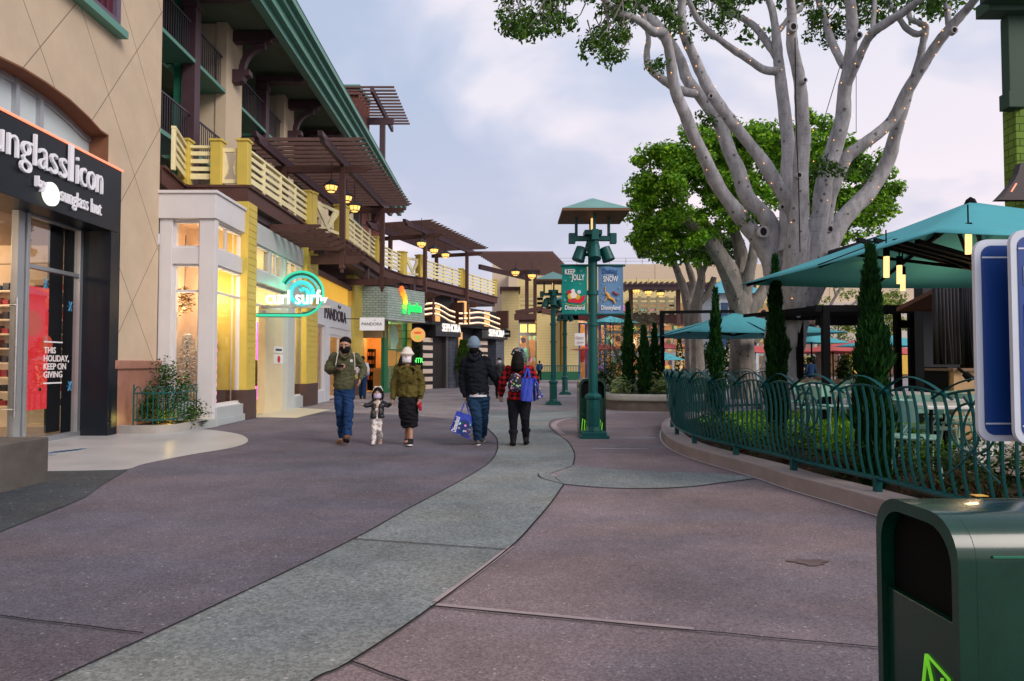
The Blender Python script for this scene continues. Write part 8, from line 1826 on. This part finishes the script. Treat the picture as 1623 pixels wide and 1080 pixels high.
mb = MB(); mb.ell(q(0, -.14, .25), (.082, .085, .082), 16, 12); mb.ell(q(0, -.30, -.4), (.080, .052, .10), 14, 10)
for s_ in (-1, 1): mb.tube([q(s_ * .72, .1, .3), q(s_ * .85, .1, -.4), q(s_ * .80, .15, -1.15)], [.02, .024, .014], 8)
blob(mb, 'hair', hairm, t, .007)
mb = MB(); mb.tube([q(.85 * sin(a), -.05, .12 + .95 * cos(a)) for a in [-1.3 + 2.6 * i / 12 for i in range(13)]], .011, 6); 
for s_ in (-1, 1): mb.ell(q(s_ * .42, -.05, 1.02), (.022, .014, .022), 8, 6)
mb.build('headband', M('headband_white', (.72, .68, .64), .7), t, smooth=True)
blkj = M('jacket_black', (.012, .013, .016), .5, var=.3, bump=.02, bscale=30); dots = M('spotted_white', (.70, .66, .63), .9, mode='dots', k=((.10, .08, .12), 38, .30))
mb = MB(); mb.tube([px(597.5, 663, Y), px(598, 652, Y), px(598.6, 641, Y), px(599, 635, Y)], [.064, .064, .062, .045], 14, sx=1.1); blob(mb, 'top', dots, t, .008)
mb = MB()
for s_, xx in (('L', -1), ('R', 1)):
    sleeve(mb, J, s_, k, (.082, .072, .058)); mb.tube([px(598 + xx * 6.2, 663.5, Y - .04), px(598.3 + xx * 5.8, 651, Y - .04), px(598.5 + xx * 4.8, 640, Y - .02)], [.054, .050, .046], 12)
mb.tube([px(598, 662, Y + .04), px(598.5, 640, Y + .03)], [.075, .07], 12, sx=1.3); mb.tube([px(594, 634.5, Y), px(599, 633.5, Y + .05), px(604, 634.5, Y)], .018, 8)
o = blob(mb, 'jacket', blkj, t, .008); mb = MB(); c = px(607.5, 641.5, Y - .06); mb.lathe([(.008, 0), (.008, .004)], c, 8); mb.build('badge', MATS['badge_white'], o)
mb = MB(); trouser(mb, J, k, (.096, .080, .066), .13); blob(mb, 'trousers', dots, t, .008)
whs = M('shoe_white', (.68, .62, .60), .6); shoe(t, J['anL'] + V(0, 0, -.0), (0, -1), whs, .68, whs); shoe(t, J['anR'] + V(0, 0, .0), (0, -1), M('shoe_blush', (.42, .26, .22), .6), .68, whs, tilt=-.5)

# --- woman in the olive jacket and black skirt
Y = 11.35
J = dict(head=px(645.3, 565.3, Y - .03), shL=px(631.5, 584, Y), shR=px(660.5, 584.5, Y), elL=px(625, 609, Y + .02), haL=px(622.8, 632, Y - .02), elR=px(668, 609, Y + .03), haR=px(666, 631, Y - .08),
         hipL=px(640.5, 632, Y), hipR=px(654, 632, Y), knL=px(644, 668, Y + .02), knR=px(651, 668, Y - .03), anL=px(645.5, 695.5, Y + .24), anR=px(651, 697.5, Y - .08), toeL=(-.15, -1), toeR=(0, -1)); k = .95
t = thing('person', 'woman in cream beanie, white mask, olive jacket and black skirt holding a child', 'person', (J['anR'].x, Y, 0))
q = base_body(t, J, k, -1, skin, [(J['haL'], (-.1, 0, -1), (-1, 0, 0), k, .8, -1), (J['haR'], (-.1, -.2, -1), (1, 0, 0), k, .75, -1)], .120, legr=(.08, .052, .034))
eyes(q, .12, t); mask(q, .12, M('mask_white', (.72, .70, .74), .8), t, -1)
mb = MB(); mb.ell(q(0, -.12, .32), (.102, .112, .105), 18, 12); mb.ell(q(0, -.20, .75), (.080, .085, .075), 14, 10); mb.tube([q(.80 * sin(a), .0 + .80 * cos(a), .36) for a in [2 * pi * i / 16 for i in range(17)]], .024, 8); blob(mb, 'beanie', M('knit_cream', (.66, .60, .52), .95, var=.15, bump=.06, bscale=60), t, .008)
mb = MB(); mb.ell(q(0, -.35, -.5), (.095, .06, .12), 14, 10)
for s_, l in ((-1, -1.2), (1, -2.1)): mb.tube([q(s_ * .70, .1, .1), q(s_ * .85, .18, -.5), q(s_ * .95, .30, -1.1), q(s_ * .85, .5, l)], [.022, .032, .036, .018], 8)
blob(mb, 'hair', hairm, t, .008)
olj = M('jacket_olive', (.105, .085, .022), .85, var=.2, scale=8, bump=.04, bscale=16)
mb = MB(); mb.tube([px(646.3, 629.5, Y), px(646.3, 625, Y), px(646.3, 612, Y), px(646.2, 598, Y), px(646, 586, Y), px(645.6, 579, Y)], [.150, .155, .140, .142, .135, .075], 18, sx=1.15); mb.tube([J['shL'] + V(.0, 0, 0), J['shR']], .070, 12)
for s_ in 'LR': sleeve(mb, J, s_, k, (.080, .072, .050))
o = blob(mb, 'jacket', olj, t, .010)
mb = MB()
for s_ in (-1, 1): mb.tube([px(646 + s_ * 3, 581, Y - .13), px(646 + s_ * 9, 582, Y - .13), px(646 + s_ * 14, 588, Y - .12), px(646 + s_ * 10, 593, Y - .15)], [.016, .024, .028, .010], 8)
mb.tube([px(640, 578, Y - .07), px(640, 577, Y + .06), px(651, 577, Y + .06), px(652, 578.5, Y - .07)], .022, 8); blob(mb, 'ruffle_collar', olj, o, .009)
mb = MB(); mb.box(-.008, .008, -.004, .004, 0, .40, lambda x, y, z: px(646.3, 626, Y - .172) + V(x, y - z * .0, z)); mb.build('placket', M('placket', (.075, .06, .015), .8), o)
mb = MB(); 
for s_ in (-1, 1): c = px(646.3 + s_ * 7, 603, Y - .155); mb.box(c.x - .045, c.x + .045, c.y - .006, c.y + .01, c.z - .04, c.z + .03)
mb.build('pocket_flap', MATS['placket'], o, bevel=.004)
mb = MB(); mb.tube([px(646.3, 622, Y), px(646.8, 636, Y), px(647.5, 655, Y), px(648.8, 672, Y), px(649.3, 678, Y)], [.125, .150, .148, .128, .122], 20, sx=1.10); blob(mb, 'skirt', M('skirt_black', (.010, .010, .012), .8, var=.3, bump=.02, bscale=16), t, .011)
wso = M('sole_white', (.70, .70, .70), .6); shk = M('shoe_black', (.012, .012, .014), .6); shoe(t, J['anL'] + V(0, 0, 0), (-.1, -1), shk, .98, tilt=-.55); shoe(t, J['anR'] + V(0, 0, 0), (0, -1), shk, .98, wso, tilt=.1)
mb = MB(); p = J['haR'] + V(0, -.01, .02); mb.lathe([(.034, 0), (.036, .012), (.034, .024)], p, 12); mb.build('watch', steel_blk, t)
rp = px(664.5, 641, Y - .10); mb = MB(); mb.ell(rp + V(0, 0, .0), (.045, .03, .06), 12, 8); mb.ell(rp + V(.02, 0, -.06), (.03, .02, .05), 10, 8); mb.tube([rp + V(0, 0, .04), J['haR'] + V(0, 0, -.07)], .006, 5)
o = mb.build('red_pouch', M('red_spotted', (.40, .012, .03), .7, mode='dots', k=((.7, .6, .6), 45, .22)), smooth=True); tag(o, 'small red and white pouch dangling from the hand of the woman in olive', 'pouch')

# --- man from behind in the black hoodie
Y = 11.35
J = dict(head=px(751.3, 547.5, Y), shL=px(738, 573, Y), shR=px(769.5, 572, Y), elL=px(733, 601, Y + .04), haL=px(737.5, 628, Y), elR=px(781, 593, Y + .0), haR=px(792.5, 616, Y + .06),
         hipL=px(749, 631, Y), hipR=px(766, 631, Y), knL=px(756, 662, Y - .06), knR=px(766, 661, Y + .16), anL=px(757.5, 696.5, Y + .05), anR=px(764, 690, Y + .48), toeL=(0, 1), toeR=(0, 1)); k = 1.02
t = thing('person', 'man seen from behind in grey beanie, black hoodie and jeans holding a bag', 'person', (J['anL'].x, Y, 0))
q = base_body(t, J, k, 1, skin, [(J['haL'], (0, 0, -1), (-1, 0, 0), k, .95, 1), (J['haR'], (.35, 0, -1), (.5, -1, 0), k, .7, 1)], .125)
mb = MB(); mb.ell(q(0, -.35, -.45), (.085, .075, .09), 14, 10); blob(mb, 'hair', hairm, t, .009)
mb = MB(); mb.ell(q(0, -.10, .18), (.108, .124, .125), 18, 12); mb.ell(q(0, -.14, .62), (.088, .095, .08), 14, 10); mb.tube([q(.84 * sin(a), -.02 + .90 * cos(a), .02) for a in [2 * pi * i / 16 for i in range(17)]], .022, 8); blob(mb, 'beanie', M('knit_grey', (.17, .24, .31), .95, var=.15, bump=.06, bscale=60), t, .008)
bh = M('hoodie_black', (.010, .012, .018), .9, var=.3, scale=7, bump=.04, bscale=14)
mb = MB(); mb.tube([px(758, 625.5, Y), px(758, 620, Y), px(756.5, 605, Y), px(754.5, 590, Y), px(753.5, 577, Y), px(752.5, 566, Y)], [.150, .158, .155, .162, .155, .085], 18, sx=1.18); mb.tube([J['shL'], J['shR']], .080, 12); mb.tube([px(745, 568, Y - .02), px(752, 563, Y - .06), px(762, 568, Y - .02)], [.05, .06, .05], 10)
for s_ in 'LR': sleeve(mb, J, s_, k, (.086, .074, .056))
o = blob(mb, 'hoodie', bh, t, .010)
mb = MB(); mb.tube([px(743.5, 561, Y - .02), px(746, 568, Y - .13), px(752.5, 571, Y - .16), px(759, 567, Y - .13), px(762, 560, Y - .02), px(758, 556, Y + .08), px(746, 557, Y + .08), px(743.5, 561, Y - .02)], .036, 8); blob(mb, 'hood', bh, o, .010)
mb = MB(); mb.tube([px(758.3, 628.8, Y), px(758.2, 623, Y)], [.148, .150], 20, sx=1.16); mb.build('shirt_hem', M('shirt_white', (.66, .66, .70), .8), t, smooth=True)
mb = MB(); trouser(mb, J, k, (.108, .090, .078), .138); blob(mb, 'jeans', denim2, t, .011)
shoe(t, J['anL'] + V(0, 0, 0), (0, 1), M('shoe_grey', (.10, .10, .09), .7), 1.1, wso, tilt=-.12); shoe(t, J['anR'] + V(0, 0, -.03), (0, 1), MATS['shoe_grey'], 1.1, wso)
bagb = M('bag_blue', (.012, .045, .42), .4, var=.12, scale=5, bump=.03, bscale=12, coat=.2); night = M('bag_night', (.008, .02, .14), .5, mode='dots', k=('multi', 17, .30))
def tote(name, label, quad, Y, th, hand_p, art=None, strap=.012, txt=None):
    P = [px(u, v, Y) for u, v in quad]; c = sum(P, V(0, 0, 0)) / 4; t = thing(name, label, 'bag', c); n = 8; mb = MB()
    def S_(i, j, sd):
        a, b = i / n, j / n; p = P[0].lerp(P[1], a).lerp(P[3].lerp(P[2], a), b); bul = th * (.35 + .65 * sin(pi * min(max(a, .0), 1)) ** .5) * (.4 + .6 * b) + .008 * sin(a * 17 + b * 5); return p + V(0, sd * bul, 0)
    for sd in (-1, 1):
        for i in range(n):
            for j in range(n): mb.quad(S_(i, j, sd), S_(i + 1, j, sd), S_(i + 1, j + 1, sd), S_(i, j + 1, sd))
    for i in range(n): mb.quad(S_(i, n, -1), S_(i + 1, n, -1), S_(i + 1, n, 1), S_(i, n, 1)); mb.quad(S_(0, i, -1), S_(0, i + 1, -1), S_(0, i + 1, 1), S_(0, i, 1)); mb.quad(S_(n, i, -1), S_(n, i + 1, -1), S_(n, i + 1, 1), S_(n, i, 1))
    mb.build('shell', bagb, t, smooth=True)
    for sd in (-1, 1):
        a, b = P[0].lerp(P[1], .25) + V(0, sd * th * .5, 0), P[0].lerp(P[1], .75) + V(0, sd * th * .5, 0); mb = MB(); mb.tube([a, a.lerp(hand_p, .6), hand_p + V(0, sd * .01, 0), b.lerp(hand_p, .6), b], strap, 6, sx=.4); mb.build('strap', bagb, t)
    if art:
        mb = MB(); m = 10; a0, a1, b0, b1 = art
        pts = []
        for i in range(m):
            for j in range(m):
                if (i - 4.5) ** 2 + (j - 4.5) ** 2 > 27: continue
                f = lambda x, y: S_((a0 + (a1 - a0) * x / m) * n, (b0 + (b1 - b0) * y / m) * n, -1) + V(0, -.004, 0)
                mb.quad(f(i, j), f(i + 1, j), f(i + 1, j + 1), f(i, j + 1))
        mb.build('print', night, t, smooth=True)
    if txt:
        a0, b0, a1, b1, h_ = txt; A = S_(a0 * n, b0 * n, -1); B = S_(a1 * n, b1 * n, -1); d = (B - A); L_ = d.length; d = d.normalized(); up = V(-d.z, 0, d.x)
        text_mb('Disneyland', lambda a, b, h: A + d * a + up * b + V(0, -.02 - h, 0), h_, .003, width=L_, bold=.002).build('lettering', MATS['banner_white'], t)
    return t
tote('shopping_bag', 'bright blue shopping bag swinging from the left hand of the man in black', [(724, 651.5), (751, 661), (743.5, 696), (713, 682)], Y - .08, .08, J['haL'] + V(0, 0, -.07), art=(.35, 1.0, .25, 1.0), txt=(.30, .94, .30, .22, .11))

# --- woman from behind in red plaid
Y = 11.25
J = dict(head=px(821, 563.5, Y), shL=px(806.5, 587, Y), shR=px(839.5, 587, Y), elL=px(796.5, 607, Y + .0), haL=px(795, 625, Y + .06), elR=px(849, 606, Y + .06), haR=px(845, 616, Y + .26),
         hipL=px(814, 635, Y), hipR=px(832, 635, Y), knL=px(813.5, 665, Y), knR=px(832, 664, Y - .04), anL=px(813.5, 696, Y - .02), anR=px(833.5, 693.5, Y + .1), toeL=(-.1, 1), toeR=(.1, 1)); k = .97
t = thing('person', 'long haired woman seen from behind in red plaid shirt and black boots', 'person', (J['anL'].x, Y, 0))
q = base_body(t, J, k, 1, skin2, [(J['haL'], (-.1, .1, -1), (-.4, -1, 0), k, .5, 1), (J['haR'], (-.3, .6, .2), (0, 0, 1), k, .8, -1)], .118)
mb = MB(); mb.ell(q(0, -.15, .15), (.098, .105, .105), 18, 12); mb.tube([q(0, -.35, .1), q(-.05, -.75, -.6), q(-.1, -.95, -1.3), q(-.05, -1.0, -1.9), q(0, -.95, -2.4)], [.085, .10, .11, .10, .04], 14, sx=1.25); blob(mb, 'hair', hairm, t, .009)
mb = MB(); mb.ell(q(0, -.05, .42), (.104, .112, .085), 18, 12); mb.tube([q(-.8, .2, .2), q(-.6, -.7, .2), q(.1, -1.0, .1), q(.7, -.6, .1), q(.85, .2, .2)], .03, 8); mb.tube([q(.4, -.9, .1), q(.6, -1.05, -.5)], [.035, .015], 8); blob(mb, 'head_scarf', M('scarf_bright', (.02, .02, .03), .8, mode='dots', k=('multi', 42, .42)), t, .008)
plaid = M('plaid_red', (.38, .012, .016), .9, var=.12, bump=.03, bscale=14, mode='plaid')
mb = MB(); mb.tube([px(823, 633, Y), px(823, 628, Y), px(823, 615, Y), px(823, 600, Y), px(822.5, 590, Y), px(821.5, 581, Y)], [.165, .165, .150, .155, .145, .08], 18, sx=1.14); mb.tube([J['shL'], J['shR']], .078, 12)
for s_ in 'LR': sleeve(mb, J, s_, k, (.085, .076, .056))
blob(mb, 'plaid_shirt', plaid, t, .010)
mb = MB(); trouser(mb, J, k, (.118, .078, .052), .160); blob(mb, 'leggings', M('legging_black', (.011, .012, .016), .85, var=.2), t, .011)
for s_, dr in (('L', (-.1, 1)), ('R', (.1, 1))):
    o = shoe(t, J['an' + s_] + V(0, 0, .0), dr, shk, 1.1, steel_blk, boot=.10, name='boot'); mb = MB(); mb.lathe([(.066, .085), (.078, .10), (.078, .14), (.066, .15)], J['an' + s_], 14); mb.build('boot_cuff', M('boot_fur', (.02, .018, .02), .95, bump=.08, bscale=60), o, smooth=True)
bk = thing('backpack', 'small dark patterned backpack on the back of the woman in plaid', 'backpack', px(817, 605, Y - .22)); c = px(816.5, 606, Y - .215)
mb = MB(); mb.ell(c, (.115, .06, .15), 16, 12); mb.ell(c + V(0, .01, -.06), (.125, .065, .10), 14, 10); blob(mb, 'pack', M('pack_print', (.02, .02, .028), .7, mode='dots', k=('multi', 30, .38)), bk, .009)
mb = MB(); mb.tube([c + V(-.08, .02, .13), px(811, 590, Y - .10), px(810, 584, Y)], .014, 6); mb.tube([c + V(.08, .02, .13), px(829, 590, Y - .12), px(831, 584, Y)], .014, 6); mb.build('strap', steel_blk, bk)
text_mb('JACK AND', lambda a, b, h: px(803, 592.5, Y - .205) + V(a, -h + .05 * abs(a - .15), b), .06, .003, width=.30, bold=.001).build('lettering', MATS['banner_white'], t) if 0 else None
tote('shopping_bag', 'blue shopping bag on the arm of the woman in plaid, the plain front one', [(826.5, 599), (844.5, 600), (844, 637), (825, 635)], Y - .22, .055, px(836.5, 580, Y - .02), strap=.02)
tote('shopping_bag', 'dark blue printed shopping bag behind the plain one held by the woman in plaid', [(843, 604), (852, 604.5), (861, 629), (845.5, 636.5)], Y - .10, .06, px(846, 596, Y + .0), art=(.0, 1.0, .1, 1.0))

# --- far people
def far_person(u, vf, Y, h, label, top, bottom, hair, face=-1, leg=.12, hat=None, msk=None):
    x = at(u, vf, Y).x; k = h / 1.75; Jn = lambda dx, dy, z: V(x + dx * k, Y + dy * k * face, z * k)
    J = dict(head=Jn(0, 0, 1.62), shL=Jn(-.17, 0, 1.40), shR=Jn(.17, 0, 1.40), elL=Jn(-.23, -.03, 1.13), haL=Jn(-.20, .12, .92), elR=Jn(.23, -.03, 1.13), haR=Jn(.19, .16, .98), hipL=Jn(-.09, 0, .9), hipR=Jn(.09, 0, .9), knL=Jn(-.1, .1, .5), knR=Jn(.09, -.05, .5), anL=Jn(-.1, leg, .09), anR=Jn(.1, -leg, .10), toeL=(0, face), toeR=(0, face))
    t = thing('person', label, 'person', (x, Y, 0))
    q = base_body(t, J, k, face, skin, [(J['haL'], (0, .4 * face, -1), (-1, 0, 0), k, .5, 1), (J['haR'], (0, .4 * face, -1), (1, 0, 0), k, .5, -1)], .12 * k, vox=.012)
    mb = MB(); mb.ell(q(0, -.12, .25), (.098 * k, .105 * k, .1 * k), 14, 10); mb.ell(q(0, -.4, -.2), (.08 * k, .06 * k, .1 * k), 10, 8); blob(mb, 'hair', hair, t, .012)
    mb = MB(); mb.tube([Jn(0, 0, .88), Jn(0, 0, 1.1), Jn(0, 0, 1.35), Jn(0, 0, 1.47)], [.14 * k, .13 * k, .15 * k, .08 * k], 12, sx=1.2); [sleeve(mb, J, s_, k) for s_ in 'LR']; blob(mb, 'top', top, t, .013)
    mb = MB(); trouser(mb, J, k, hipw=.13); blob(mb, 'trousers', bottom, t, .013)
    for s_ in 'LR': shoe(t, J['an' + s_], (0, face), shk, k)
    if msk: mask(q, .12 * k, msk, t, face)
    return t
far_person(574.5, 631, 26.5, 1.66, 'person in a white top and blue jeans behind the man looking at his phone', MATS['shirt_white'], denim, hairm, 1)
far_person(791.5, 620, 27, 1.60, 'person in black with a pale mask between the two people seen from behind', blkj, steel_blk, hairm, -1, msk=MATS['mask_white'])
far_person(953, 603, 54, 1.55, 'distant person in a lilac top past the lamp post', M('lilac_top', (.34, .20, .46), .8), M('navy_trousers', (.02, .03, .08), .8), hairm, -1)
far_person(855, 603, 55, 1.62, 'distant person in dark blue at the lit window of the far building', M('navy_top', (.02, .05, .12), .8), steel_blk, hairm, 1)
for i, (u, Y, m, lb) in enumerate(((1285, 30, 'navy_top', 'seated looking distant person in navy under the small umbrella by the trunk'), (1385, 24, 'lilac_top', 'far person in lilac behind the black frame right of the near cypress'))): far_person(u, 610, Y, 1.62, lb.replace('seated looking ', ''), MATS[m], steel_blk, hairm, 1)
